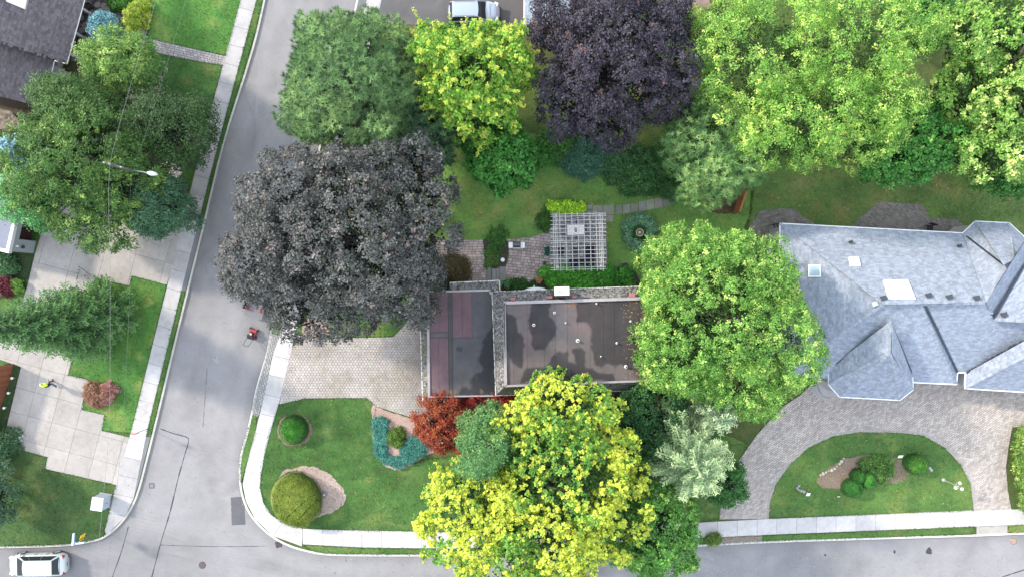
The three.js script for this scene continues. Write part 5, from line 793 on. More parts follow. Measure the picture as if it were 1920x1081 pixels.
// clipped bushes: a smooth dense shell of tiny leaves
function clipped(o) {
  const rnd = rng(o.seed), c = at(o.c[0], o.c[1], o.h * 0.5), s = (1 - o.h * 0.5 / CAM_H) / PPM, rx = o.r[0] * s, rz = o.r[1] * s, t = thing('clipped_bush', o.label, 'bush', V(c.x, 0.1, c.z)), L = new Leaves(), pw = o.pw ?? 2.4, rot = o.rot ?? 0, co = Math.cos(rot), si = Math.sin(rot);
  const surf = (a, v) => { const r = Math.pow(1 - Math.pow(v, pw), 1 / pw); return [rx * Math.cos(a) * r, 0.12 + o.h * v, rz * Math.sin(a) * r]; };
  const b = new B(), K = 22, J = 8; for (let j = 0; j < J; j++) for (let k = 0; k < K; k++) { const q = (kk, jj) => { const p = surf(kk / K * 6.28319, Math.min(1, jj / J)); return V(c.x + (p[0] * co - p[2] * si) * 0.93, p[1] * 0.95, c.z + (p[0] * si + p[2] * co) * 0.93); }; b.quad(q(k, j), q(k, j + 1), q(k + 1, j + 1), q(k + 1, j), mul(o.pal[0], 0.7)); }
  b.build('stem', M.matte, t);
  const N = o.n ?? 7000;
  for (let i = 0; i < N; i++) {
    let v = Math.pow(rnd(), 0.8), a = rnd() * 6.28319; if (rnd() < 0.45) { v = 0.9 + 0.1 * rnd(); }
    const rr = rnd() < 0.55 ? Math.sqrt(rnd()) : 1, p = surf(a, v); let x = p[0] * rr, z = p[2] * rr, y = rr < 1 ? 0.12 + o.h * Math.pow(Math.max(0, 1 - Math.pow(Math.hypot(x / rx, z / rz), pw)), 1 / pw) : p[1];
    const X = c.x + x * co - z * si, Z = c.z + x * si + z * co, nn = norm3(Math.cos(a) * (rr < 1 ? rr * rr : 1) + gauss(rnd) * 0.5, (rr < 1 ? 1 : 0.35) + gauss(rnd) * 0.3, Math.sin(a) * (rr < 1 ? rr * rr : 1) + gauss(rnd) * 0.5), topness = sstep(y / o.h, 0.45, 0.95);
    let gap = 0; if (o.cuts) for (const [cx, dd, w, x0, x1] of o.cuts) { const uu = x * cx[0] + z * cx[1], vv = x * cx[1] - z * cx[0]; if (Math.abs(uu - dd) < w && vv > x0 && vv < x1) gap = 1; }
    if (gap && rnd() < 0.85) continue;
    const w = noise3(X * 3, y * 3, Z * 3);
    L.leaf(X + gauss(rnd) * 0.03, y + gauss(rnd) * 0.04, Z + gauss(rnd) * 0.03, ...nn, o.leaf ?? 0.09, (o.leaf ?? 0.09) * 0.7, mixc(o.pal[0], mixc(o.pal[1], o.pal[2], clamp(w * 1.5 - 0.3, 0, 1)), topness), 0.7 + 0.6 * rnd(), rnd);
  }
  L.build('foliage', M.leaf, t); return t;
}
function groundCover(name, list, label, cat, o) {
  const rnd = rng(o.seed), out = P(list), [x0, x1, z0, z1] = bounds(out), t = thing(name, label, cat, V((x0 + x1) / 2, 0.1, (z0 + z1) / 2)), L = new Leaves();
  for (let i = 0; i < o.n; i++) { const x = x0 + rnd() * (x1 - x0), z = z0 + rnd() * (z1 - z0); if (!inside(out, x, z)) continue; const hh = o.h * (0.45 + 0.75 * noise3(x * 1.6, 2, z * 1.6)), tint = noise3(x * 2.2, 8, z * 2.2); lump(L, V(x, 0.1 + hh * 0.6, z), o.lump, [0, 1, 0], o, rnd, clamp(tint * 1.5 - 0.2, 0, 1)); }
  L.build('foliage', o.hard ? M.needle : M.leaf, t); return t;
}
const pal = (...h) => { const p = h.map((x) => { const c = C(x), l = c[0] * 0.3 + c[1] * 0.6 + c[2] * 0.1; return mixc(c, [l, l, l], 0.035).map((v) => Math.max(0.002, v)); }); p[0] = mixc(p[0], p[1], 0.22); return p; };

// ---------- the planting itself ----------
// tall trees
pineTree({ label: 'large blue green pine at the street in front of the bright green maple', c: [662, 165], r: [134, 136], mid: 8, top: 14.5, bottom: 3.5, boughs: 190, tufts: 24, lump: 0.85, tuft: 0.34, needles: 15, seed: 101, pal: pal('#2f4a2b', '#5a7f46', '#94b266') });
pineTree({ label: 'darker shorter pine wedged between the large pine and the bright green maple', c: [795, 222], r: [88, 82], mid: 6, top: 9.5, bottom: 2, boughs: 84, tufts: 22, lump: 0.8, tuft: 0.34, needles: 15, seed: 102, pal: pal('#223a28', '#446a40', '#688e56') });
leafTree({ lobes: [[885, 150, 84, 80, 0], [835, 118, 50, 46, -1], [945, 118, 50, 52, -1], [900, 215, 62, 46, -2]], label: 'bright lime green maple with yellow tips above the back lawn', c: [888, 162], r: [100, 98], mid: 8.5, top: 14, bottom: 4, boughs: 120, lump: 0.8, shoots: 22, leaves: 14, leaf: [0.19, 0.13], spread: 0.2, accentP: 0.08, shootUp: 3, ragged: 0.24, seed: 103, pal: pal('#335c1c', '#65952e', '#9abd40', '#c0ca4e') });
leafTree({ label: 'mid green broadleaf tree hanging over the back lawn below the lime green maple', c: [938, 292], r: [66, 64], mid: 4.6, top: 7, bottom: 1.6, boughs: 54, lump: 0.7, shoots: 20, leaves: 13, leaf: [0.24, 0.17], spread: 0.24, accentP: 0.05, ragged: 0.25, seed: 104, trunk: 0.14, pal: pal('#1f4a1f', '#3c7d2e', '#66a541', '#7fb54c') });
leafTree({ lobes: [[1150, 120, 130, 125, 0], [1060, 190, 62, 70, -2], [1235, 150, 68, 85, -2], [1060, 50, 70, 70, -2], [1200, 30, 95, 70, -1], [1130, 230, 70, 40, -3]], label: 'huge dark purple copper beech between the lime maple and the light green locust', c: [1150, 120], r: [166, 158], mid: 8, top: 14, bottom: 2.5, boughs: 190, lump: 0.95, shoots: 28, leaves: 15, leaf: [0.15, 0.12], spread: 0.22, accentP: 0.012, ragged: 0.2, seed: 105, trunk: 0.4, pal: pal('#201d24', '#3f3a46', '#605968', '#7d5f54') });
leafTree({ lobes: [[1430, 110, 125, 115, 0], [1590, 95, 135, 115, 0], [1500, 225, 130, 85, -1], [1620, 215, 95, 80, -2], [1350, 70, 70, 80, -2], [1400, 210, 70, 70, -3], [1475, 268, 105, 56, -3], [1600, 262, 82, 58, -3]], label: 'wide feathery light green locust beside the purple beech', c: [1512, 142], r: [234, 190], mid: 9, top: 15, bottom: 4, boughs: 370, lump: 0.85, shoots: 23, leaves: 15, leaf: [0.15, 0.07], spread: 0.24, accentP: 0.14, ragged: 0.24, seed: 106, trunk: 0.4, pal: pal('#345a1e', '#6b993b', '#a2c655', '#c0d268') });
leafTree({ lobes: [[1850, 60, 120, 85, 0], [1800, 180, 75, 70, -2], [1890, 190, 100, 85, 0], [1860, 285, 80, 58, -2], [1940, 110, 100, 120, 0], [1800, 275, 66, 55, -4]], label: 'light yellow green maple with layered branches at the top right corner', c: [1884, 150], r: [172, 200], mid: 8.5, top: 13.5, bottom: 3.5, boughs: 230, lump: 0.75, shoots: 22, leaves: 14, leaf: [0.18, 0.11], spread: 0.2, accentP: 0.2, ragged: 0.24, fill: 0.82, flat: 0.5, seed: 107, trunk: 0.33, pal: pal('#355c22', '#6c983e', '#aac862', '#ced984') });
leafTree({ label: 'mid green tree reaching over the olive lawn between locust and corner maple', c: [1690, 268], r: [90, 78], mid: 6, top: 9, bottom: 2, boughs: 70, lump: 0.75, shoots: 20, leaves: 13, leaf: [0.2, 0.14], spread: 0.26, accentP: 0.06, ragged: 0.25, seed: 108, trunk: 0.17, pal: pal('#23521f', '#417f2f', '#6ba643', '#87b750') });
leafTree({ label: 'low green tree below the corner maple at the right edge', c: [1880, 322], r: [62, 34], mid: 4, top: 6, bottom: 1.5, boughs: 26, lump: 0.85, shoots: 24, leaves: 12, leaf: [0.2, 0.14], spread: 0.24, ragged: 0.2, seed: 109, trunk: 0.14, pal: pal('#22501f', '#3f7a2f', '#659c40', '#87b750') });
pineTree({ label: 'pale tufted white pine beside the garden path', c: [1340, 282], r: [98, 100], mid: 5.5, top: 9.5, bottom: 1.5, boughs: 95, tufts: 22, lump: 0.9, tuft: 0.36, needles: 15, seed: 110, pal: pal('#30542d', '#66924c', '#aec674') });
leafTree({ label: 'green tree filling the gap at the top between the locust and the corner maple', c: [1730, 20], r: [52, 60], mid: 6, top: 8.5, bottom: 2, boughs: 26, lump: 0.95, shoots: 24, leaves: 12, leaf: [0.2, 0.13], spread: 0.26, seed: 111, trunk: 0.16, pal: pal('#23521f', '#467f33', '#76a84a', '#87b750') });
leafTree({ lobes: [[650, 440, 170, 150, 0], [510, 485, 88, 92, -2], [560, 370, 105, 80, -1], [780, 390, 85, 110, -2], [600, 575, 100, 62, -3], [720, 310, 105, 45, -2], [740, 530, 85, 80, -3]], label: 'large dark grey brown crimson maple spreading over the street and driveway', c: [640, 456], r: [206, 172], mid: 8, top: 14, bottom: 3, boughs: 270, lump: 0.95, shoots: 28, leaves: 15, leaf: [0.16, 0.13], spread: 0.25, accentP: 0.025, ragged: 0.2, seed: 112, trunk: 0.42, pal: pal('#272927', '#525451', '#7e7f7c', '#978680') });
leafTree({ skip: 0.4, lobes: [[1345, 595, 165, 168, 0], [1290, 505, 95, 85, -1], [1410, 515, 70, 80, -1], [1445, 640, 90, 105, -0.6], [1265, 660, 82, 85, -1], [1385, 715, 90, 66, -2]], label: 'round fresh green maple between the flat roofed house and the grey shingled house', c: [1342, 598], r: [174, 186], mid: 7.5, top: 13, bottom: 2.5, boughs: 500, lump: 0.68, shoots: 17, leaves: 15, leaf: [0.15, 0.08], spread: 0.2, accentP: 0.12, ragged: 0.08, fill: 0.84, seed: 113, trunk: 0.36, pal: pal('#2f581d', '#5f9038', '#98be58', '#b6ca6a') });
leafTree({ lobes: [[1045, 880, 150, 178, 0], [905, 950, 112, 92, -1], [1000, 1010, 150, 110, -1], [1150, 950, 62, 90, -3], [1060, 760, 95, 62, -1]], label: 'brilliant yellow green maple in front of the flat roofed house', c: [1008, 910], r: [192, 190], mid: 8.5, top: 14.5, bottom: 3, skip: 0.42, boughs: 420, lump: 0.75, shoots: 23, leaves: 14, leaf: [0.16, 0.12], spread: 0.16, accentP: 0.5, ragged: 0.2, seed: 114, trunk: 0.36, pal: pal('#2a5a20', '#5f9236', '#a0b64a', '#c8ce48') });
leafTree({ label: 'grey green birch between the red maple and the yellow maple', c: [910, 824], r: [44, 64], mid: 9, top: 14.5, bottom: 3, boughs: 70, lump: 0.6, shoots: 20, leaves: 14, leaf: [0.14, 0.09], spread: 0.26, accentP: 0.05, ragged: 0.25, seed: 115, trunk: 0.16, bark: [0.5, 0.48, 0.45], pal: pal('#2d5130', '#4e7c45', '#7da45f', '#8db05d') });
leafTree({ label: 'dark green tree right of the yellow maple at the sidewalk', c: [1216, 1000], r: [92, 92], mid: 6, top: 9.5, bottom: 2, boughs: 90, lump: 0.75, shoots: 20, leaves: 13, leaf: [0.17, 0.11], spread: 0.2, accentP: 0.08, ragged: 0.26, seed: 116, trunk: 0.17, pal: pal('#26521f', '#4d8434', '#80b048', '#a6c258') });
leafTree({ label: 'dark green understorey tree between the house front and the silver fir', c: [1205, 800], r: [68, 74], mid: 4.5, top: 7, bottom: 1, boughs: 40, lump: 0.9, shoots: 26, leaves: 13, leaf: [0.17, 0.11], spread: 0.24, ragged: 0.2, seed: 117, trunk: 0.13, pal: pal('#193a20', '#2d5a30', '#44773c', '#558a44') });
spruceTree({ name: 'fir_tree', cat: 'fir tree', label: 'silvery pale fir with feathered branches beside the yellow maple', top_px: [1330, 902], h: 13, R: 4.3, low: 2.5, rows: 17, per: 9, taper: 0.66, wid: 0.26, up: 0.4, rise: -0.12, curl: 0.1, hang: 0.3, leaf: [0.24, 0.085], seed: 118, pal: pal('#35573a', '#7d9a6a', '#b4c48c') });
spruceTree({ name: 'fir_tree', cat: 'fir tree', label: 'second smaller silvery fir leaning towards the paved driveway', top_px: [1366, 790], h: 9.5, R: 2.6, low: 1.5, rows: 12, per: 8, taper: 0.65, wid: 0.22, rise: -0.1, curl: 0.1, hang: 0.3, leaf: [0.22, 0.08], seed: 119, pal: pal('#3c6044', '#86a37a', '#c2cfa4') });
leafTree({ name: 'small_tree', label: 'small rounded green tree at the edge of the paved driveway', c: [1366, 908], r: [34, 44], mid: 2.6, top: 4.2, bottom: 0.6, boughs: 24, lump: 0.65, shoots: 26, leaves: 12, leaf: [0.14, 0.09], spread: 0.2, seed: 120, trunk: 0.08, pal: pal('#1e4a22', '#356d2f', '#55913f', '#6ea44a') });
leafTree({ name: 'japanese_maple', label: 'rust red ornamental maple at the corner of the flat roofed house', c: [828, 790], r: [50, 64], mid: 2.8, top: 4.4, bottom: 0.8, boughs: 40, lump: 0.6, shoots: 30, leaves: 13, leaf: [0.15, 0.08], spread: 0.2, accentP: 0.2, ragged: 0.22, seed: 121, trunk: 0.1, pal: pal('#45140f', '#86301f', '#a84b35', '#a8642f') });
leafTree({ name: 'japanese_maple', label: 'small crimson ornamental maple hugging the house wall behind the yellow maple', c: [932, 750], r: [62, 22], mid: 2.2, top: 3.2, bottom: 0.8, boughs: 26, lump: 0.5, shoots: 26, leaves: 12, leaf: [0.13, 0.07], spread: 0.18, accentP: 0.1, seed: 122, trunk: 0.07, pal: pal('#3d100f', '#7d1f19', '#a63a2a', '#a8452c') });
// west side
leafTree({ lobes: [[180, 300, 95, 90, 0], [120, 330, 85, 90, -1], [240, 330, 80, 80, -2], [190, 420, 85, 45, -3], [90, 270, 65, 55, -2]], label: 'large feathery green tree over the pale garage and upper concrete driveway', c: [186, 322], r: [118, 120], mid: 7.5, top: 11.5, bottom: 3, gain: 1.0, boughs: 220, lump: 0.75, shoots: 24, leaves: 14, leaf: [0.2, 0.075], spread: 0.24, accentP: 0.08, ragged: 0.26, seed: 123, trunk: 0.3, droop: 0.2, pal: pal('#26441f', '#4c7632', '#7ea44c', '#9ab858') });
leafTree({ label: 'yellowish green feathery tree at the end of the cobbled path', c: [225, 122], r: [62, 56], mid: 4.5, top: 7, bottom: 1, boughs: 40, lump: 0.85, shoots: 36, leaves: 13, leaf: [0.24, 0.06], spread: 0.28, accentP: 0.18, ragged: 0.2, seed: 124, trunk: 0.12, droop: 0.25, pal: pal('#2b5020', '#56803a', '#86a850', '#a0b860') });
leafTree({ name: 'dogwood', label: 'cream flecked green dogwood under the overhead wires', c: [262, 152], r: [40, 46], mid: 3.2, top: 4.8, bottom: 0.8, boughs: 28, lump: 0.65, shoots: 28, leaves: 12, leaf: [0.16, 0.1], spread: 0.2, accentP: 0.3, seed: 125, trunk: 0.08, pal: pal('#26482a', '#557f4a', '#92a878', '#c9c3a4') });
leafTree({ label: 'dark olive open branched tree beside the sidewalk and the utility pole', c: [318, 240], r: [84, 70], mid: 5.5, top: 8, bottom: 2, boughs: 54, lump: 0.9, shoots: 24, leaves: 11, leaf: [0.15, 0.08], spread: 0.3, ragged: 0.3, gain: 1.0, seed: 126, trunk: 0.16, pal: pal('#1f3820', '#3a5c2e', '#56763a', '#6d8a45') });
leafTree({ label: 'soft grey green conifer spray drooping over the driveway by the utility pole', c: [304, 388], r: [52, 46], mid: 5, top: 8, bottom: 2, boughs: 34, lump: 0.75, shoots: 34, leaves: 13, leaf: [0.2, 0.06], spread: 0.26, ragged: 0.22, seed: 127, trunk: 0.12, droop: 0.4, pal: pal('#23432f', '#40684a', '#628a62', '#6f9a6c') });
leafTree({ label: 'bright green drooping branch tree near the corner of the pale garage', c: [62, 362], r: [40, 52], mid: 5.5, top: 8, bottom: 2.5, boughs: 28, lump: 0.8, shoots: 32, leaves: 13, leaf: [0.18, 0.09], spread: 0.24, seed: 128, trunk: 0.12, pal: pal('#2f5f3a', '#5a9a58', '#8cc07c', '#a9cf8b') });
leafTree({ label: 'dense green tree against the brown roofed house', c: [142, 216], r: [68, 54], mid: 5.5, top: 8.5, bottom: 2, boughs: 56, lump: 0.9, shoots: 34, leaves: 13, leaf: [0.22, 0.065], spread: 0.3, ragged: 0.25, gain: 1.0, seed: 129, trunk: 0.16, droop: 0.25, pal: pal('#25421f', '#4a7235', '#789c4a', '#8fae52') });
spruceTree({ label: 'powder blue spruce at the left edge above the pale garage', top_px: [-2, 268], h: 11, R: 3.2, low: 1.5, rows: 22, per: 12, leaf: [0.2, 0.08], seed: 130, pal: pal('#3a5a62', '#6d98a0', '#a7cbd0') });
spruceTree({ label: 'dark green spruce leaning across the lawn between the two concrete driveways', top_px: [-52, 618], h: 14, R: 3.2, low: 1.2, rows: 32, per: 14, taper: 0.75, rise: -0.3, curl: 0.28, up: 0.7, leaf: [0.22, 0.09], seed: 131, pal: pal('#1b3a1f', '#3a6432', '#648e48') });
leafTree({ label: 'shadowy grey green tree at the left edge of the dark corner lawn', c: [-14, 930], r: [36, 60], mid: 2.4, top: 4.4, bottom: 0.5, boughs: 26, lump: 0.8, shoots: 26, leaves: 12, leaf: [0.16, 0.1], spread: 0.26, seed: 132, trunk: 0.12, pal: pal('#22402a', '#43664a', '#6d8c66', '#7d9a70') });
// shrubs
shrub({ label: 'round dwarf blue spruce by the porch of the brown roofed house', c: [186, 46], r: [31, 33], h: 2.6, boughs: 40, lump: 0.42, shoots: 34, leaves: 12, leaf: [0.13, 0.06], spread: 0.12, flat: 0.7, seed: 140, hard: true, pal: pal('#26424c', '#55858d', '#8fb9bd', '#a4c8c8') });
shrub({ label: 'golden yellow cypress shrub above the granite boulders', c: [250, 28], r: [23, 40], rot: 0.25, h: 1.7, boughs: 26, lump: 0.42, shoots: 30, leaves: 12, leaf: [0.16, 0.06], spread: 0.16, accentP: 0.3, seed: 141, pal: pal('#4d6a1d', '#8aa42c', '#bcc44a', '#d0d05a') });
shrub({ label: 'dark green shrub at the top edge beside the golden cypress', c: [220, -4], r: [24, 18], h: 1.3, boughs: 16, lump: 0.42, shoots: 28, leaves: 12, leaf: [0.13, 0.07], spread: 0.16, seed: 142, pal: pal('#22481a', '#3f7424', '#629a33', '#7fae3d') });
shrub({ label: 'heart shaped rosy brown shrub at the stepped edge of the lower driveway', c: [174, 741], r: [16, 25], rot: -0.5, h: 0.9, boughs: 18, lump: 0.38, shoots: 36, leaves: 12, leaf: [0.11, 0.05], spread: 0.16, accentP: 0.3, seed: 143, pal: pal('#4a3428', '#8a6448', '#a98468', '#b58a80') });
shrub({ label: 'rosy brown shrub lobe touching the overhead wire line on the bright lawn', c: [197, 738], r: [15, 22], rot: 0.4, h: 0.85, boughs: 16, lump: 0.36, shoots: 36, leaves: 12, leaf: [0.11, 0.05], spread: 0.16, accentP: 0.4, seed: 144, pal: pal('#4a3428', '#87604a', '#a9816c', '#b98a86') });
shrub({ label: 'dark wine red barberry at the left edge beside the spruce', c: [10, 536], r: [17, 15], h: 1.0, boughs: 14, lump: 0.36, shoots: 30, leaves: 12, leaf: [0.12, 0.07], spread: 0.14, seed: 145, pal: pal('#2f1016', '#5f1f2c', '#8a3a45', '#8f4a4a') });
shrub({ label: 'pale green shrub at the left edge above the barberry', c: [8, 496], r: [18, 18], h: 1.3, boughs: 14, lump: 0.4, shoots: 28, leaves: 12, leaf: [0.15, 0.09], spread: 0.16, seed: 146, pal: pal('#264a2a', '#4f7c4c', '#86a878', '#97b487') });
shrub({ label: 'slim lime green shrub at the corner of the upper concrete driveway', c: [28, 536], r: [8, 14], h: 0.9, boughs: 9, lump: 0.3, shoots: 28, leaves: 12, leaf: [0.12, 0.06], spread: 0.12, seed: 147, pal: pal('#3a6224', '#6d9a3a', '#9dc052', '#b4cc60') });
shrub({ label: 'grey green shrub beside the white stones at the lower driveway', c: [6, 832], r: [22, 34], h: 1.4, boughs: 18, lump: 0.45, shoots: 28, leaves: 12, leaf: [0.13, 0.07], spread: 0.18, seed: 148, pal: pal('#22402a', '#3f6540', '#668a5c', '#7a9a6a') });
shrub({ label: 'brown leaved open shrub beside the small brick terrace', c: [848, 506], r: [36, 32], h: 2.1, boughs: 22, lump: 0.5, shoots: 22, leaves: 11, leaf: [0.14, 0.06], spread: 0.22, seed: 149, pal: pal('#2a2f18', '#4f4a26', '#6f6034', '#7c6a3a') });
shrub({ label: 'bluish green dense shrub at the edge of the back lawn below the purple beech', c: [1100, 294], r: [54, 36], h: 3.0, boughs: 40, lump: 0.65, shoots: 34, leaves: 13, leaf: [0.13, 0.07], spread: 0.2, seed: 150, pal: pal('#1f3f33', '#41705a', '#6f9a7e', '#7fa98a') });
shrub({ label: 'dark leafy shrub mass on the back lawn beside the garden path', c: [1206, 318], r: [62, 50], h: 2.6, boughs: 46, lump: 0.6, shoots: 30, leaves: 13, leaf: [0.16, 0.09], spread: 0.2, seed: 151, pal: pal('#1d3a20', '#3a6636', '#5d8f48', '#6f9f50') });
shrub({ label: 'mid green leafy shrub between the two garden trees and the bluish shrub', c: [1048, 268], r: [40, 30], h: 2.6, boughs: 26, lump: 0.6, shoots: 26, leaves: 12, leaf: [0.15, 0.09], spread: 0.22, seed: 181, pal: pal('#20451f', '#3f7434', '#67993f', '#7fae4c') });
shrub({ label: 'green shrub joining the bluish shrub and the dark leafy shrub mass', c: [1155, 296], r: [40, 32], h: 2.4, boughs: 26, lump: 0.58, shoots: 26, leaves: 12, leaf: [0.14, 0.08], spread: 0.22, seed: 182, pal: pal('#1f4026', '#3d6c40', '#64945a', '#78a862') });
shrub({ label: 'green shrub joining the dark leafy shrub mass and the tufted white pine', c: [1258, 300], r: [34, 36], h: 2.2, boughs: 24, lump: 0.58, shoots: 26, leaves: 12, leaf: [0.14, 0.08], spread: 0.22, seed: 183, pal: pal('#20421f', '#3f7034', '#699a46', '#7fae4c') });
shrub({ label: 'light green sapling by the bend of the garden path', c: [1262, 352], r: [22, 18], h: 1.6, boughs: 12, lump: 0.4, shoots: 26, leaves: 12, leaf: [0.13, 0.07], spread: 0.16, seed: 152, pal: pal('#274a2c', '#3f6d3c', '#5a8a4c', '#6b9854') });
shrub({ label: 'pale small leaved shrub at the foot of the lime green maple', c: [1020, 290], r: [30, 22], h: 2.0, boughs: 18, lump: 0.5, shoots: 28, leaves: 12, leaf: [0.13, 0.08], spread: 0.18, seed: 153, pal: pal('#1f4a1f', '#3c7a2e', '#5f9a3f', '#7fb54c') });
shrub({ label: 'loose dark green perennial clump left of the white pergola', c: [1021, 414], r: [15, 18], h: 0.5, boughs: 9, lump: 0.36, shoots: 24, leaves: 11, leaf: [0.16, 0.07], spread: 0.2, seed: 154, pal: pal('#1f3d18', '#3a6424', '#5a8a33', '#6f9a3f') });
groundCover('hedge', [1030, 383, 1090, 383, 1091, 395, 1030, 396], 'low bright lime hedge along the top of the white pergola', 'hedge', { n: 60, h: 0.75, lump: 0.3, shoots: 26, leaves: 12, leaf: [0.12, 0.08], spread: 0.12, accentP: 0.25, seed: 155, pal: pal('#3a6a18', '#76a824', '#aad32e', '#c4dc3a') });
groundCover('hosta_bed', [1016, 512, 1024, 505, 1060, 507, 1110, 509, 1116, 520, 1108, 535, 1060, 538, 1022, 532], 'lush bright green leafy plants between the pergola and the house', 'plants', { n: 75, h: 0.9, lump: 0.42, shoots: 16, leaves: 9, leaf: [0.34, 0.13], spread: 0.22, rough: 0.6, droop: 0.3, seed: 156, pal: pal('#1f5216', '#3f8a24', '#6db53a', '#8cc84a') });
groundCover('hosta_bed', [1114, 512, 1150, 507, 1174, 504, 1178, 535, 1130, 538, 1116, 532], 'darker leafy plants beside the pergola towards the round green maple', 'plants', { n: 55, h: 0.8, lump: 0.42, shoots: 16, leaves: 9, leaf: [0.32, 0.12], spread: 0.22, rough: 0.6, droop: 0.3, seed: 157, pal: pal('#183f14', '#337a22', '#56a030', '#6db53a') });
groundCover('hosta_bed', [958, 528, 990, 530, 1012, 534, 1010, 542, 958, 542], 'narrow row of green plants behind the house beside the blue pot', 'plants', { n: 26, h: 0.5, lump: 0.3, shoots: 14, leaves: 9, leaf: [0.2, 0.08], spread: 0.18, seed: 158, pal: pal('#1f3d18', '#2f5a20', '#4a7a2c', '#5a8a33') });
groundCover('garden_bed', [914, 432, 950, 430, 952, 452, 942, 470, 932, 494, 912, 498, 908, 465], 'loose mixed perennials between the two brick terraces', 'plants', { n: 46, h: 0.3, lump: 0.24, shoots: 13, leaves: 9, leaf: [0.15, 0.07], spread: 0.2, accentP: 0.08, seed: 159, pal: pal('#1f3d20', '#3d6a2c', '#619a3f', '#8a7a4a') });
groundCover('juniper', [703, 784, 714, 783, 725, 790, 727, 820, 722, 836, 728, 852, 740, 857, 752, 851, 752, 835, 770, 818, 785, 806, 800, 803, 805, 822, 798, 845, 778, 858, 752, 873, 735, 868, 716, 860, 704, 842, 708, 822, 702, 800], 'blue green creeping juniper curving through the pink stone bed', 'juniper', { n: 420, h: 0.38, lump: 0.26, shoots: 22, leaves: 10, leaf: [0.13, 0.045], spread: 0.13, seed: 160, hard: true, pal: pal('#173a36', '#2f6a5e', '#4f9484', '#5fa292') });
shrub({ label: 'spiky olive green plant in the middle of the pink stone bed', c: [742, 822], r: [17, 19], h: 0.8, boughs: 14, lump: 0.32, shoots: 26, leaves: 11, leaf: [0.18, 0.05], spread: 0.18, seed: 161, pal: pal('#2c4a16', '#4f7024', '#76943a', '#869f44') });
clipped({ label: 'small dark green clipped round bush near the street corner sidewalk', c: [549, 806], r: [28, 29], h: 1.25, pw: 2.1, n: 6000, leaf: 0.09, seed: 162, pal: pal('#1f4a14', '#3f8a24', '#5aa332') });
clipped({ label: 'large olive clipped dome bush with two straight gaps in its top', c: [556, 936], r: [44, 52], h: 1.7, rot: -0.5, pw: 6, n: 15000, leaf: 0.08, seed: 163, cuts: [[[0.25, 0.97], 0.55, 0.045, -1.2, 1.6], [[0.3, 0.95], 1.25, 0.05, -0.7, 1.5]], pal: pal('#3a5a14', '#7c9030', '#9dac40') });
clipped({ label: 'largest clipped ball bush of three on the half oval lawn', c: [1600, 915], r: [20, 18], h: 1.1, pw: 2.1, n: 4200, leaf: 0.09, seed: 164, pal: pal('#1d4a17', '#357a28', '#4f9434') });
clipped({ label: 'right hand clipped ball bush touching two others on the half oval lawn', c: [1628, 900], r: [14, 16], h: 1.0, pw: 2.1, n: 3200, leaf: 0.09, seed: 165, pal: pal('#1f4f18', '#3c8a2c', '#5aa63a') });
clipped({ label: 'rear clipped ball bush half hidden behind two others on the half oval lawn', c: [1610, 893], r: [15, 15], h: 0.9, pw: 2.1, n: 3000, leaf: 0.09, seed: 166, pal: pal('#1a4216', '#2f6d24', '#47872f') });
clipped({ label: 'single clipped ball bush nearest the lamp on the half oval lawn', c: [1719, 870], r: [21, 19], h: 1.2, pw: 2.2, n: 4400, leaf: 0.09, seed: 167, pal: pal('#23521a', '#4a8f2e', '#7cb040') });
groundCover('ground_cover_bed', [1610, 862, 1640, 856, 1665, 855, 1672, 870, 1670, 890, 1655, 905, 1640, 900, 1634, 885, 1612, 880], 'patch of leafy ground cover behind the clipped ball bushes', 'plants', { n: 80, h: 0.26, lump: 0.22, shoots: 16, leaves: 9, leaf: [0.13, 0.07], spread: 0.18, accentP: 0.1, seed: 168, pal: pal('#1f4018', '#3f6a2a', '#6d9a40', '#93b04f') });
groundCover('hedge', [1898, 800, 1960, 790, 1960, 960, 1902, 957, 1890, 915, 1888, 870], 'tall sunlit hedge at the right edge beside the paved driveway', 'hedge', { n: 190, h: 2.2, lump: 0.5, shoots: 26, leaves: 12, leaf: [0.14, 0.08], spread: 0.18, accentP: 0.14, seed: 169, pal: pal('#33551f', '#5f8434', '#8fa84c', '#a8b45a') });
shrub({ label: 'dark green shrub under the eave between the round maple and the silver fir', c: [1262, 742], r: [34, 24], h: 2.2, boughs: 24, lump: 0.55, shoots: 26, leaves: 12, leaf: [0.15, 0.08], spread: 0.2, seed: 170, pal: pal('#16301a', '#284e2a', '#3d6a36', '#4c7a40') });
shrub({ label: 'low green shrub at the verge beside the dark green sidewalk tree', c: [1338, 1010], r: [14, 12], h: 0.7, boughs: 9, lump: 0.3, shoots: 22, leaves: 11, leaf: [0.13, 0.07], spread: 0.16, seed: 171, pal: pal('#2a4a1c', '#54782f', '#86993f', '#a8a84a') });
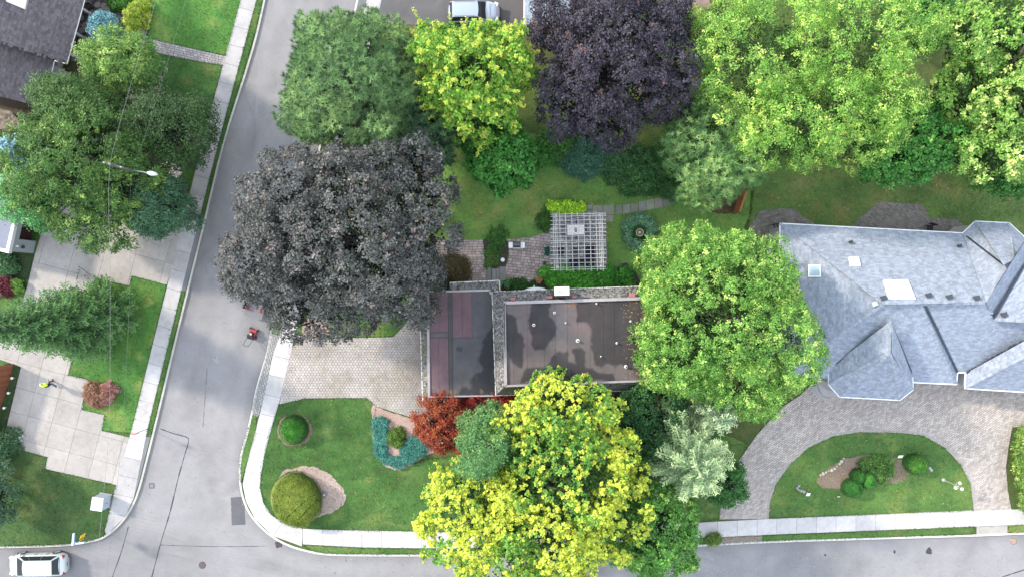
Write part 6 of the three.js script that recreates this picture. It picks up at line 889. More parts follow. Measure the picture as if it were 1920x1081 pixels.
{ // ring of silvery plants round the bird bath
  const t = thing('perennial_ring', 'round bed of silvery green plants encircling the bird bath', 'plants', at(1197, 436)), L = new Leaves(), rnd = rng(172), c = at(1197, 436), o = { shoots: 18, leaves: 10, lump: 0.3, leaf: [0.16, 0.1], spread: 0.14, pal: pal('#234a2f', '#4f8058', '#98bd9a', '#b4d0b0') };
  for (let i = 0; i < 90; i++) { const a = rnd() * 6.283, r = 0.85 + 0.42 * rnd(); lump(L, V(c.x + r * Math.cos(a) * 1.02, 0.32 + 0.15 * rnd(), c.z + r * Math.sin(a) * 1.1), 0.28, [0, 1, 0], o, rnd, rnd()); }
  const o2 = { ...o, pal: pal('#163614', '#2a5a20', '#44802c', '#558f36') }; for (let i = 0; i < 36; i++) { const a = rnd() * 6.283, r = 0.75 * Math.sqrt(rnd()); lump(L, V(c.x + r * Math.cos(a), 0.25, c.z + r * Math.sin(a)), 0.26, [0, 1, 0], o2, rnd, rnd()); }
  L.build('foliage', M.leaf, t);
}

// ---------- vehicles ----------
// body lofted from cross sections along its length; x forward, z to the right, y up
function local(t, ry) { const o = t.position, co = Math.cos(ry), si = Math.sin(ry); return (x, y, z) => V(o.x + x * co + z * si, y, o.z - x * si + z * co); }
function car(label, cat, px, py, ry, o, name = 'parked_car') {
  const c = at(px, py, 0), t = thing(name, label, cat, V(c.x, 0, c.z)), q = local(t, ry), L = o.len / 2, W = o.wid / 2, paint = o.paint, dark = [0.018, 0.02, 0.023], glass = [0.02, 0.026, 0.03];
  // stations: [x, half width, bottom, shoulder height, crown height]
  const st = o.stations ?? [[-L, W * 0.6, 0.42, 0.7, 0.76], [-L + 0.05, W * 0.74, 0.34, 0.8, 0.9], [-L + 0.16, W * 0.86, 0.28, 0.88, 1.0], [-L + 0.4, W * 0.95, 0.24, 0.92, 1.04], [-L * 0.45, W, 0.22, 0.94, 1.03], [0, W, 0.22, 0.92, 1.0], [L * 0.42, W * 0.99, 0.22, 0.88, 0.99], [L - 0.8, W * 0.955, 0.24, 0.82, 0.95], [L - 0.5, W * 0.88, 0.26, 0.77, 0.9], [L - 0.28, W * 0.77, 0.28, 0.7, 0.82], [L - 0.12, W * 0.63, 0.32, 0.62, 0.71], [L - 0.03, W * 0.48, 0.36, 0.56, 0.62], [L, W * 0.34, 0.4, 0.52, 0.56]];
  const ring = ([x, w, b, s, h]) => [[-0.9, b], [-1, b + 0.12], [-1, (b + s) / 2], [-0.97, s], [-0.86, s + (h - s) * 0.62], [-0.5, h], [0, h + 0.02], [0.5, h], [0.86, s + (h - s) * 0.62], [0.97, s], [1, (b + s) / 2], [1, b + 0.12], [0.9, b]].map(([k, y]) => q(x, y, k * w));
  const body = new B(), rs = st.map(ring);
  for (let i = 0; i + 1 < rs.length; i++) for (let k = 0; k + 1 < rs[i].length; k++) body.quad(rs[i][k], rs[i][k + 1], rs[i + 1][k + 1], rs[i + 1][k], paint);
  for (const r of [rs[0], rs[rs.length - 1]]) { const m = r.reduce((a, e) => a.add(e), V(0, 0, 0)).multiplyScalar(1 / r.length); for (let k = 0; k + 1 < r.length; k++) body.tri(m, r[k], r[k + 1], paint); }
  const bd = body.build('body', M.gloss, t, { smooth: 0.75 });
  if (o.cabin) {
    const { rear, rearTop, frontTop, front, h, base, inset: ins } = { base: 0.95, inset: 0.24, ...o.cabin }, wb = W * 0.9, wt = W - ins;
    const lo = [[rear, -wb], [front, -wb], [front, wb], [rear, wb]], hi = [[rearTop, -wt], [frontTop, -wt], [frontTop, wt], [rearTop, wt]];
    const cab = new B(), lp = lo.map(([x, z]) => q(x, base, z)), hp = hi.map(([x, z]) => q(x, h - 0.06, z));
    for (let i = 0; i < 4; i++) cab.quad(lp[i], lp[(i + 1) % 4], hp[(i + 1) % 4], hp[i], paint);
    cab.build('cabin', M.gloss, t);
    const roof = new B(), n = 6; for (let i = 0; i < n; i++) for (let k = 0; k < n; k++) { const f = (u, v) => { const x = rearTop + (frontTop - rearTop) * u, e = 0.055 * (1 - Math.pow(2 * u - 1, 4)) * (1 - Math.pow(2 * v - 1, 4)) + 0.012, bow = (u > 0.99 ? 0.08 * (1 - (2 * v - 1) ** 2) : 0); return q(x + bow, h - 0.055 + e, (v * 2 - 1) * wt); }; roof.quad(f(i / n, k / n), f((i + 1) / n, k / n), f((i + 1) / n, (k + 1) / n), f(i / n, (k + 1) / n), o.roof ?? paint); }
    roof.build('roof', M.gloss, t, { smooth: 0.8 });
    const panel = (a, b, c2, d, mx, my, name, lift = 0.012) => { const P4 = (u, v) => { const e = a.clone().lerp(b, u), f = d.clone().lerp(c2, u); return e.lerp(f, v); }, nrm = b.clone().sub(a).cross(d.clone().sub(a)).normalize(), cen = q((rear + front) / 2, base, 0); if (nrm.dot(a.clone().sub(cen)) < 0) nrm.negate(); const g = [P4(mx, my), P4(1 - mx, my), P4(1 - mx, 1 - my), P4(mx, 1 - my)].map((e) => e.addScaledVector(nrm, lift)); new B().quad(g[0], g[1], g[2], g[3], glass).build(name, M.glass, t); };
    panel(lp[1], lp[2], hp[2], hp[1], 0.03, 0.02, 'windscreen'); panel(lp[3], lp[0], hp[0], hp[3], 0.05, 0.05, 'rear_window');
    for (const [i, j] of [[0, 1], [3, 2]]) { const cut = [0.04, 0.4, 0.41, 0.74, 0.75, 0.95]; for (let k = 0; k < 6; k += 2) { const e = (p0, p1, u) => p0.clone().lerp(p1, u); panel(e(lp[i], lp[j], cut[k]), e(lp[i], lp[j], cut[k + 1]), e(hp[i], hp[j], cut[k + 1]), e(hp[i], hp[j], cut[k]), 0.0, 0.05, 'side_window'); } }
    for (const s of [-1, 1]) { new B().box(q(front - 0.28, base + 0.08, s * (W + 0.07)).x, base + 0.08, q(front - 0.28, base + 0.08, s * (W + 0.07)).z, 0.14, 0.14, 0.2, paint, ry, 0.02).build('mirror', M.gloss, t); if (o.rails) new B().tube([q(rearTop + 0.15, h + 0.03, s * (wt - 0.06)), q(frontTop - 0.15, h + 0.03, s * (wt - 0.06))], 0.02, [0.3, 0.3, 0.31], 5).build('roof_rail', M.metal, t); }
  }
  for (const [x, s] of [[-L * 0.6, -1], [-L * 0.6, 1], [L * 0.62, -1], [L * 0.62, 1]]) {
    const w = new B(), r = o.wheel ?? 0.35, zc = s * (W - 0.1), cyl = (r0, z0, r1, z1, col, bb) => { for (let k = 0; k < 18; k++) { const a = k / 18 * 6.2832, e = (k + 1) / 18 * 6.2832, f = (rr, aa, zz) => q(x + rr * Math.cos(aa), r + rr * Math.sin(aa), zz); bb.quad(f(r0, a, z0), f(r0, e, z0), f(r1, e, z1), f(r1, a, z1), col); } };
    cyl(r, zc - 0.11, r, zc + 0.11, [0.02, 0.02, 0.021], w); cyl(r, zc + s * 0.11, r * 0.68, zc + s * 0.12, [0.025, 0.025, 0.026], w); const wh = w.build('wheel', M.matte, t); const rm = new B(); cyl(r * 0.68, zc + s * 0.118, 0.05, zc + s * 0.1, [0.45, 0.45, 0.46], rm); rm.build('rim', M.metal, wh);
  }
  for (const s of [-1, 1]) { const a = q(L - 0.3, 0.72, s * W * 0.68), b = q(-L + 0.16, 0.86, s * W * 0.7); new B().box(a.x, a.y, a.z, 0.34, 0.13, 0.34, [0.62, 0.64, 0.66], ry + s * 0.45, 0.03).build('headlight', M.glass, t); new B().box(b.x, b.y, b.z, 0.2, 0.16, 0.3, o.tail ?? [0.3, 0.02, 0.02], ry - s * 0.3, 0.03).build('tail_light', M.glass, t); }
  { const sm = new B(); for (const x of [L * 0.46, L * 0.02, -L * 0.38]) for (const s of [-1, 1]) { const p = q(x, 0.66, s * (W + 0.004)); sm.box(p.x, 0.66, p.z, 0.018, 0.46, 0.02, dark, ry); } for (const x of [L * 0.62, -L * 0.86]) { const p = q(x, 1.0, 0); sm.box(p.x, x > 0 ? 0.99 : 1.052, p.z, 0.02, 0.02, W * 1.5, mul(paint, 0.3), ry); } sm.build('panel_seam', M.matte, t); for (const s of [-1, 1]) for (const x of [L * 0.12, -L * 0.28]) { const p = q(x, 0.82, s * (W + 0.015)); new B().box(p.x, 0.82, p.z, 0.18, 0.03, 0.03, mul(paint, 0.8), ry).build('door_handle', M.gloss, t); } }
  const ba = q(-L - 0.02, 0.45, 0), fa = q(L - 0.03, 0.42, 0); new B().box(ba.x, 0.44, ba.z, 0.12, 0.16, W * 1.1, mul(paint, 0.5), ry, 0.03).build('bumper', M.matte, t); new B().box(fa.x, 0.4, fa.z, 0.14, 0.18, W * 1.1, dark, ry, 0.03).build('grille', M.matte, t);
  return t;
}
car('white hatchback parked at the kerb below the dark corner lawn', 'car', 80, 1052, Math.PI + 0.02, { len: 4.85, wid: 1.84, paint: [0.44, 0.475, 0.49], cabin: { rear: -2.05, rearTop: -1.68, frontTop: 0.66, front: 1.5, h: 1.52, base: 0.97, inset: 0.3 } });
car('silver estate car on the dark asphalt driveway at the top edge', 'car', 890, 29, 0.02, { len: 4.3, wid: 1.8, paint: [0.3, 0.355, 0.43], cabin: { rear: -2.02, rearTop: -1.8, frontTop: 0.3, front: 1.0, h: 1.5, base: 0.96 }, rails: true });
car('white car parked at the far kerb, almost hidden by the large pine', 'car', 598, 215, Math.PI / 2 - 0.26, { len: 4.6, wid: 1.82, paint: [0.74, 0.76, 0.78], cabin: { rear: -1.9, rearTop: -1.4, frontTop: 0.4, front: 1.1, h: 1.48, base: 0.96 } });
{ // pickup with an open grey bed under the crimson maple
  const ry = Math.PI / 2 - 0.26, c = at(497, 527, 0), t = car('grey pickup truck with its open cargo bed sticking out from under the crimson maple', 'pickup truck', 497, 527, ry, { len: 5.3, wid: 1.9, paint: [0.06, 0.065, 0.075], wheel: 0.38, stations: [[-0.3, 0.93, 0.35, 1.0, 1.08], [0.2, 0.95, 0.32, 1.0, 1.1], [1.2, 0.95, 0.32, 0.98, 1.08], [2.1, 0.92, 0.34, 0.9, 1.02], [2.5, 0.84, 0.36, 0.78, 0.88], [2.65, 0.7, 0.4, 0.6, 0.66]], cabin: { rear: -0.25, rearTop: -0.05, frontTop: 0.85, front: 1.4, h: 1.75, base: 1.04 } }, 'pickup_truck'), q = local(t, ry);
  const box = (x, y, z, sx, sy, sz, col, name, mat = M.gloss) => { const p = q(x, y, z); return new B().box(p.x, p.y, p.z, sx, sy, sz, col, ry, 0.015).build(name, mat, t); };
  box(-1.42, 0.62, 0, 2.3, 0.1, 1.7, [0.2, 0.175, 0.185], 'bed_floor', M.matte); for (const s of [-1, 1]) { box(-1.42, 0.82, s * 0.9, 2.34, 0.62, 0.13, [0.05, 0.06, 0.065], 'bed_side'); box(-1.8, 0.76, s * 0.72, 0.8, 0.28, 0.26, [0.03, 0.03, 0.033], 'wheel_housing', M.matte); }
  box(-0.3, 0.86, 0, 0.08, 0.62, 1.7, [0.05, 0.06, 0.065], 'bed_front'); box(-2.85, 0.66, 0, 0.62, 0.06, 1.6, [0.16, 0.16, 0.17], 'tailgate', M.matte);
}
// ---------- street furniture ----------
{ // wooden utility pole with a lamp arm
  const b0 = at(350, 352), t = thing('utility_pole', 'grey wooden utility pole with a white lamp arm beside the sidewalk', 'utility pole', V(b0.x, 0, b0.z)), H = 11.2;
  new B().tube([V(b0.x, 0, b0.z), V(b0.x, H, b0.z)], [0.17, 0.11], [0.16, 0.145, 0.135], 10).build('pole', M.wood, t);
  const arm = [at(238, 325, 9.0), at(255, 328, 9.25), at(270, 330.5, 9.25)]; arm[0].x = b0.x; arm[0].z = b0.z; const dir = at(284, 333, 9.25).sub(arm[2]).setY(0).normalize();
  const a1 = V(b0.x, 8.8, b0.z).addScaledVector(dir, 0.9).setY(9.15), a2 = V(b0.x, 9.2, b0.z).addScaledVector(dir, 1.6);
  new B().tube([V(b0.x, 8.7, b0.z), a1, a2], 0.035, [0.32, 0.33, 0.34], 7).build('lamp_arm', M.metal, t);
  const h = new B(), hc = a2.clone().addScaledVector(dir, 0.35); for (let i = 0; i < 10; i++) for (let k = 0; k < 6; k++) { const f = (ii, kk) => { const u = ii / 10, w = 0.17 * Math.pow(Math.sin(Math.PI * Math.min(0.98, u * 0.86 + 0.12)), 0.7), a = kk / 6 * Math.PI; return hc.clone().addScaledVector(dir, -0.38 + 0.78 * u).add(V(-dir.z * Math.cos(a) * w, Math.sin(a) * w * 0.65, dir.x * Math.cos(a) * w)); }; h.quad(f(i, k), f(i + 1, k), f(i + 1, k + 1), f(i, k + 1), [0.4, 0.42, 0.46]); } h.build('lamp_head', M.plain, t, { smooth: 0.8 });
  new B().box(b0.x, H - 0.5, b0.z, 1.5, 0.1, 0.1, [0.15, 0.13, 0.12], -0.26).build('cross_arm', M.wood, t);
  for (const s of [-1, 1]) new B().lathe(V(b0.x + s * 0.6 * Math.cos(0.26), H - 0.45, b0.z + s * 0.6 * Math.sin(0.26)), [[0.04, 0], [0.06, 0.08], [0.03, 0.14], [0, 0.15]], [0.5, 0.5, 0.52], 8).build('insulator', M.plain, t);
}
function wire(label, list, r, col) { const pts = smoothLine(list.map(([x, y, h]) => at(x, y, h)), 8), b = new B().tube(pts, r, col, 5, false); const c = pts[Math.floor(pts.length / 2)]; tag(b.build('power_line', M.matte), label, 'overhead wire', null); }
wire('upper overhead wire running to the top of the utility pole', [[345, -180, 10.4], [292, 0, 10.5], [219, 250, 10.9], [205, 318, 11.0], [206, 540, 10.3], [203, 810, 10.0], [195, 910, 10.1], [178, 1081, 10.3], [165, 1200, 10.5]], 0.009, [0.2, 0.21, 0.21]);
wire('lower overhead wire passing over the cobbled path beside the upper wire', [[396, -180, 8.4], [348, 0, 8.4], [273, 250, 8.5], [247, 330, 8.6], [243, 540, 8.3], [229, 800, 8.1], [219, 910, 8.1], [200, 1081, 8.3], [188, 1200, 8.4]], 0.007, [0.14, 0.15, 0.15]);
{ // pale utility cabinet
  const c = at(198, 936), t = thing('utility_cabinet', 'pale blue grey metal utility cabinet on the dark corner lawn', 'utility box', V(c.x, 0.1, c.z)), ry = -0.15, col = [0.42, 0.47, 0.55]; new B().box(c.x, 0.14, c.z, 1.05, 0.1, 1.2, [0.3, 0.3, 0.3], ry).build('base', M.concrete, t);
  new B().box(c.x, 0.7, c.z, 0.92, 1.05, 1.05, mul(col, 0.8), ry, 0.015).build('body', M.plain, t); new B().box(c.x, 1.24, c.z, 0.97, 0.07, 1.1, [0.6, 0.67, 0.76], ry, 0.02).build('lid', M.plain, t);
  const d = V(Math.cos(ry), 0, -Math.sin(ry)); for (const s of [-1, 1]) { const p = c.clone().addScaledVector(d, 0.465).add(V(Math.sin(ry) * 0.26 * s, 0, Math.cos(ry) * 0.26 * s)); new B().box(p.x, 0.7, p.z, 0.02, 0.9, 0.48, mul(col, 0.86), ry, 0.004).build('door', M.plain, t); }
  const hp = c.clone().addScaledVector(d, 0.49); new B().box(hp.x, 0.72, hp.z, 0.03, 0.16, 0.03, [0.05, 0.05, 0.055], ry).build('handle', M.metal, t);
}
{ // street name sign post at the corner
  const c = at(185, 991), t = thing('street_sign', 'street name sign post with two crossed blue and white blades and a yellow plate', 'street sign', V(c.x, 0.1, c.z)); new B().tube([V(c.x, 0.1, c.z), V(c.x, 3.05, c.z)], 0.035, [0.16, 0.16, 0.16], 8).build('post', M.metal, t);
  for (const [rx, off, y] of [[0.06, [-0.05, 0.08], 2.86], [1.5, [0.14, -0.34], 3.08]]) { const x = c.x + (rx > 1 ? -0.2 : 0.05), z = c.z + (rx > 1 ? -0.25 : 0.12), bl = new B().box(x, y, z, 0.95, 0.22, 0.1, [0.74, 0.76, 0.78], rx, 0.01).build('sign_blade', M.plain, t); new B().box(x, y - 0.08, z, 0.97, 0.07, 0.125, [0.06, 0.2, 0.5], rx).build('blue_band', M.plain, bl); }
  new B().box(c.x - 0.02, 2.25, c.z - 0.1, 0.52, 0.6, 0.04, [0.75, 0.45, 0.02], 0.35 + 0.9, 0.01).build('yellow_plate', M.plain, t);
}
{ // round sign with a red rim
  const c = at(277, 803), t = thing('round_sign', 'round white sign with a red rim on a thin post at the lower driveway', 'traffic sign', V(c.x, 0.1, c.z)); new B().tube([V(c.x, 0.1, c.z), V(c.x, 2.2, c.z)], 0.03, [0.22, 0.2, 0.21], 7).build('post', M.metal, t);
  const disc = (r0, r1, z, col, name, mat = M.plain) => { const b = new B(); for (let k = 0; k < 28; k++) { const a = k / 28 * 6.2832, e = (k + 1) / 28 * 6.2832, f = (r, g, zz) => V(c.x + r * Math.cos(g), 2.05 + r * Math.sin(g), c.z + zz); for (const zz of [z, -0.035 - z]) b.quad(f(r0, a, zz), f(r1, a, zz), f(r1, e, zz), f(r0, e, zz), col); b.quad(f(r1, a, z), f(r1, a, -0.035 - z), f(r1, e, -0.035 - z), f(r1, e, z), col); } b.build(name, mat, t); };
  disc(0.2, 0.27, -0.04, [0.52, 0.03, 0.05], 'red_rim'); disc(0, 0.2, -0.042, [0.62, 0.52, 0.52], 'sign_plate');
}
{ // lamp post with three globes
  const c = at(1768, 898), t = thing('garden_lamp', 'white garden lamp post with three round globes on the half oval lawn', 'lamp post', V(c.x, 0.1, c.z)), col = [0.5, 0.5, 0.5]; new B().lathe(V(c.x, 0.1, c.z), [[0.17, 0], [0.16, 0.12], [0.07, 0.22], [0.045, 0.5], [0.04, 1.9], [0.05, 1.95], [0, 2.0]], col, 12).build('post', M.metal, t, { smooth: 0.7 });
  for (let k = 0; k < 3; k++) { const a = 0.7 + k * 2.094, e = V(c.x + 0.3 * Math.cos(a), 2.02, c.z + 0.3 * Math.sin(a)); new B().tube([V(c.x, 1.75, c.z), V(c.x + 0.2 * Math.cos(a), 1.78, c.z + 0.2 * Math.sin(a)), e], 0.02, col, 6).build('arm', M.metal, t); const g = new B(), pr = []; for (let i = 0; i <= 8; i++) { const u = i / 8 * Math.PI; pr.push([0.13 * Math.sin(u), 0.13 - 0.13 * Math.cos(u)]); } g.lathe(e, pr, [0.74, 0.74, 0.72], 14).build('globe', M.plain, t, { smooth: 1.2 }); }
}
for (const [x, y, w, h, l] of [[1515, 926, 0.32, 0.3, 'small white sign at the stone ring on the half oval lawn'], [1688, 855, 0.38, 0.28, 'small white sign near the single clipped ball bush'], [1572, 930, 0.2, 0.14, 'tiny white marker in the middle of the half oval lawn']]) { const c = at(x, y, 0.4), t = thing('lawn_sign', l, 'lawn sign', V(c.x, 0.1, c.z)); new B().tube([V(c.x, 0.1, c.z), V(c.x, 0.45, c.z)], 0.015, [0.4, 0.4, 0.4], 5).build('stake', M.metal, t); const b = new B(), sx = w / 2, q = (a, s) => V(c.x + a, 0.5 + s * 0.12, c.z - s * h / 2); b.quad(q(-sx, -1), q(sx, -1), q(sx, 1), q(-sx, 1), [0.74, 0.74, 0.72]); b.quad(q(-sx, -1).add(V(0, -0.03, 0)), q(sx, -1).add(V(0, -0.03, 0)), q(sx, 1).add(V(0, -0.03, 0)), q(-sx, 1).add(V(0, -0.03, 0)), [0.6, 0.6, 0.6]); b.build('plate', M.plain, t); }
function stones(name, label, list, size, tone, cat) { const rnd = rng(list[0] * 7), t = thing(name, label, cat, at(list[0], list[1])); for (let i = 0; i < list.length; i += 2) { const c = at(list[i], list[i + 1]), s = size * (0.7 + 0.6 * rnd()), b = new B(), n = 7, a0 = rnd() * 6, k = 0.75 + 0.5 * rnd(), pr = Array.from({ length: n }, () => 0.75 + 0.45 * rnd()), f = (j, r, y) => { const a = a0 + j / n * 6.2832; return V(c.x + pr[j % n] * r * Math.cos(a), y, c.z + pr[j % n] * r * Math.sin(a)); }; for (let j = 0; j < n; j++) { b.quad(f(j, s, 0.08), f(j + 1, s, 0.08), f(j + 1, s * 0.85, 0.12 + s * 0.5), f(j, s * 0.85, 0.12 + s * 0.5), mul(tone, k)); b.quad(f(j, s * 0.85, 0.12 + s * 0.5), f(j + 1, s * 0.85, 0.12 + s * 0.5), f(j + 1, s * 0.4, 0.12 + s * 0.75), f(j, s * 0.4, 0.12 + s * 0.75), mul(tone, k * 1.05)); b.tri(V(c.x, 0.12 + s * 0.78, c.z), f(j, s * 0.4, 0.12 + s * 0.75), f(j + 1, s * 0.4, 0.12 + s * 0.75), mul(tone, k * 1.05)); } b.build('stone', M.concrete, t); } }
stones('stone_edging', 'slanting row of pale edging stones along the bare soil bed on the half oval lawn', [1538, 889, 1543, 886.5, 1548, 884, 1553, 882, 1559, 880, 1564, 877, 1568, 873, 1573, 868, 1577, 863, 1581, 858], 0.13, [0.42, 0.39, 0.36], 'stone edging');
stones('stone_ring', 'small broken ring of pale stones at the left end of the half oval lawn', [1497, 909, 1494, 913, 1497, 917, 1502, 919, 1507, 920.5, 1513, 922], 0.12, [0.36, 0.33, 0.33], 'stone ring');
stones('stone_pile', 'pile of flat white stones beside the lower concrete driveway', [26, 808, 33, 806, 40, 809, 24, 817, 31, 815, 38, 817, 44, 815, 25, 825, 32, 824, 39, 825, 28, 833, 35, 833, 41, 832], 0.2, [0.52, 0.52, 0.51], 'stone pile');
stones('stone_pair', 'pair of grey stones touching the single clipped ball bush', [1742, 876, 1745, 880], 0.12, [0.36, 0.36, 0.38], 'stones');
// ---------- garden things behind the flat roofed house ----------
{ // white pergola: every bar is a piece of its own
  const H = 2.55, c = at(1085, 452, H), t = thing('pergola', 'white pergola of thin crossed bars over the garden furniture', 'pergola', V(c.x, 0.1, c.z)), ry = 0.0, P0 = (px, py, h) => at(px, py, h);
  const bar = (x0, y0, x1, y1, h, w, d, name) => { const a = P0(x0, y0, h), b = P0(x1, y1, h), m = a.clone().add(b).multiplyScalar(0.5), v = b.clone().sub(a); new B().box(m.x, h, m.z, v.length(), d, w, [0.52, 0.51, 0.5], Math.atan2(-v.z, v.x), 0.006).build(name, M.plain, t); };
  for (const x of [1037, 1049, 1060.3, 1071.7, 1083.3, 1094.7, 1106, 1117.5, 1129]) bar(x, 398, x + 2.7, 508, H, 0.042, 0.09, 'slat');
  for (const x of [1040.6, 1043.6, 1123, 1126]) bar(x, 399, x + 2.6, 506, H - 0.14, 0.045, 0.16, 'beam');
  for (const y of [401.3, 405.3, 413.3, 420.8, 428.2, 435.8, 443, 451, 454.5, 461.8, 469.4, 477, 484.8, 492.8, 501.2, 505.2]) bar(1032, y + 0.6, 1136.5, y - 1.6, H + 0.1, 0.036, 0.07, 'slat');
  for (const [x, y] of [[1043, 405], [1124, 403], [1046, 500], [1127, 499]]) { const p = P0(x, y, H); new B().box(p.x, (H + 0.1) / 2, p.z, 0.14, H - 0.1, 0.14, [0.56, 0.55, 0.54], 0.03, 0.01).build('post', M.plain, t); }
}
{ // dining table and six chairs
  const c = at(1079.5, 431, 0.75), t = thing('dining_table', 'white tiled garden table with a dark centre square under the pergola', 'table', V(c.x, 0.13, c.z)), ry = 0.04; new B().box(c.x, 0.72, c.z, 1.44, 0.05, 0.86, [0.3, 0.29, 0.28], ry).build('tabletop', M.plain, t);
  for (let i = 0; i < 7; i++) for (let k = 0; k < 4; k++) { const x = -0.605 + i * 0.2017, z = -0.315 + k * 0.21; if (i === 3 && (k === 1 || k === 2)) continue; new B().box(c.x + x * Math.cos(ry) + z * Math.sin(ry), 0.755, c.z - x * Math.sin(ry) + z * Math.cos(ry), 0.193, 0.025, 0.2, mul([0.8, 0.76, 0.74], 0.93 + 0.1 * R()), ry, 0.004).build('tile', M.plain, t); }
  new B().box(c.x, 0.756, c.z, 0.19, 0.026, 0.36, [0.16, 0.13, 0.14], ry).build('centre_tile', M.plain, t); new B().lathe(V(c.x, 0.77, c.z), [[0.04, 0], [0.05, 0.05], [0, 0.06]], [0.5, 0.48, 0.47], 10).build('umbrella_cap', M.plain, t);
  for (const [x, z] of [[-0.62, -0.34], [0.62, -0.34], [-0.62, 0.34], [0.62, 0.34]]) new B().box(c.x + x, 0.42, c.z + z, 0.07, 0.6, 0.07, [0.2, 0.2, 0.2], ry).build('leg', M.metal, t);
  const chair = (px, py, ry2, label) => { const p = at(px, py, 0.45), ch = thing('garden_chair', label, 'chair', V(p.x, 0.13, p.z)), q = local(ch, ry2), col = [0.27, 0.27, 0.31]; const bx = (x, y, z, a, b, d, name, cc = col) => { const w = q(x, y, z); new B().box(w.x, y, w.z, a, b, d, cc, ry2, 0.012).build(name, M.matte, ch); }; bx(0, 0.46, 0, 0.5, 0.07, 0.5, 'seat'); bx(-0.25, 0.75, 0, 0.06, 0.52, 0.48, 'backrest'); for (const s of [-1, 1]) { bx(0, 0.66, s * 0.26, 0.46, 0.04, 0.05, 'armrest', [0.12, 0.12, 0.13]); for (const x of [-0.21, 0.21]) bx(x, 0.29, s * 0.23, 0.04, 0.33, 0.04, 'leg', [0.12, 0.12, 0.13]); } return ch; };
  chair(1056, 432, 0.03, 'grey cushioned chair at the left end of the white garden table'); chair(1106, 428.5, Math.PI + 0.05, 'grey cushioned chair at the right end of the white garden table'); chair(1074, 416.5, -Math.PI / 2, 'grey cushioned chair above the left half of the white garden table'); chair(1088, 415, -Math.PI / 2, 'grey cushioned chair above the right half of the white garden table'); chair(1072.5, 446, Math.PI / 2, 'grey cushioned chair below the left half of the white garden table'); chair(1089, 446, Math.PI / 2, 'grey cushioned chair below the right half of the white garden table');
}
{ // navy lounge furniture
  const navy = [0.014, 0.016, 0.032], fr = [0.05, 0.045, 0.045];
  const cushioned = (name, label, cat, list) => { const c = at(list[0][0], list[0][1], 0.45), t = thing(name, label, cat, V(c.x, 0.13, c.z)); for (const [px, py, w, d, part, h0, h1, col] of list) { const p = at(px, py, h1); new B().box(p.x, (h0 + h1) / 2, p.z, w, h1 - h0, d, col ?? mul(navy, 0.85 + 0.4 * R()), 0.03, 0.04).build(part, M.matte, t); } return t; };
  cushioned('garden_sofa', 'long navy cushioned sofa along the lower edge of the pergola', 'sofa', [[1092, 493.5, 2.05, 0.78, 'frame', 0.13, 0.32, fr], [1075, 492.5, 0.62, 0.62, 'seat_cushion', 0.32, 0.46], [1090, 492, 0.64, 0.62, 'seat_cushion', 0.32, 0.46], [1105, 491.5, 0.62, 0.62, 'seat_cushion', 0.32, 0.46], [1075, 500.5, 0.6, 0.16, 'back_cushion', 0.4, 0.78], [1090, 500, 0.62, 0.16, 'back_cushion', 0.4, 0.78], [1105, 499.5, 0.6, 0.16, 'back_cushion', 0.4, 0.78]]);
  cushioned('garden_sofa', 'shorter navy cushioned sofa along the right side of the pergola', 'sofa', [[1106, 473, 0.8, 1.3, 'frame', 0.13, 0.32, fr], [1104, 466, 0.62, 0.58, 'seat_cushion', 0.32, 0.46], [1104.5, 479, 0.62, 0.58, 'seat_cushion', 0.32, 0.46], [1112, 466, 0.16, 0.56, 'back_cushion', 0.4, 0.78], [1112.5, 479, 0.16, 0.56, 'back_cushion', 0.4, 0.78]]);
  cushioned('garden_armchair', 'navy cushioned armchair at the left side of the pergola', 'armchair', [[1049, 471.5, 0.74, 0.72, 'frame', 0.13, 0.32, fr], [1050.5, 471.5, 0.56, 0.54, 'seat_cushion', 0.32, 0.46], [1043, 471.5, 0.16, 0.56, 'back_cushion', 0.4, 0.78]]);
  { const c = at(1080, 471, 0.4), t = thing('coffee_table', 'low dark square coffee table between the navy sofas', 'table', V(c.x, 0.13, c.z)); new B().box(c.x, 0.42, c.z, 0.62, 0.05, 0.62, [0.035, 0.04, 0.075], 0.03, 0.01).build('tabletop', M.plain, t); for (const [x, z] of [[-0.25, -0.25], [0.25, -0.25], [-0.25, 0.25], [0.25, 0.25]]) new B().box(c.x + x, 0.27, c.z + z, 0.05, 0.28, 0.05, [0.03, 0.03, 0.035], 0.03).build('leg', M.metal, t); }
}
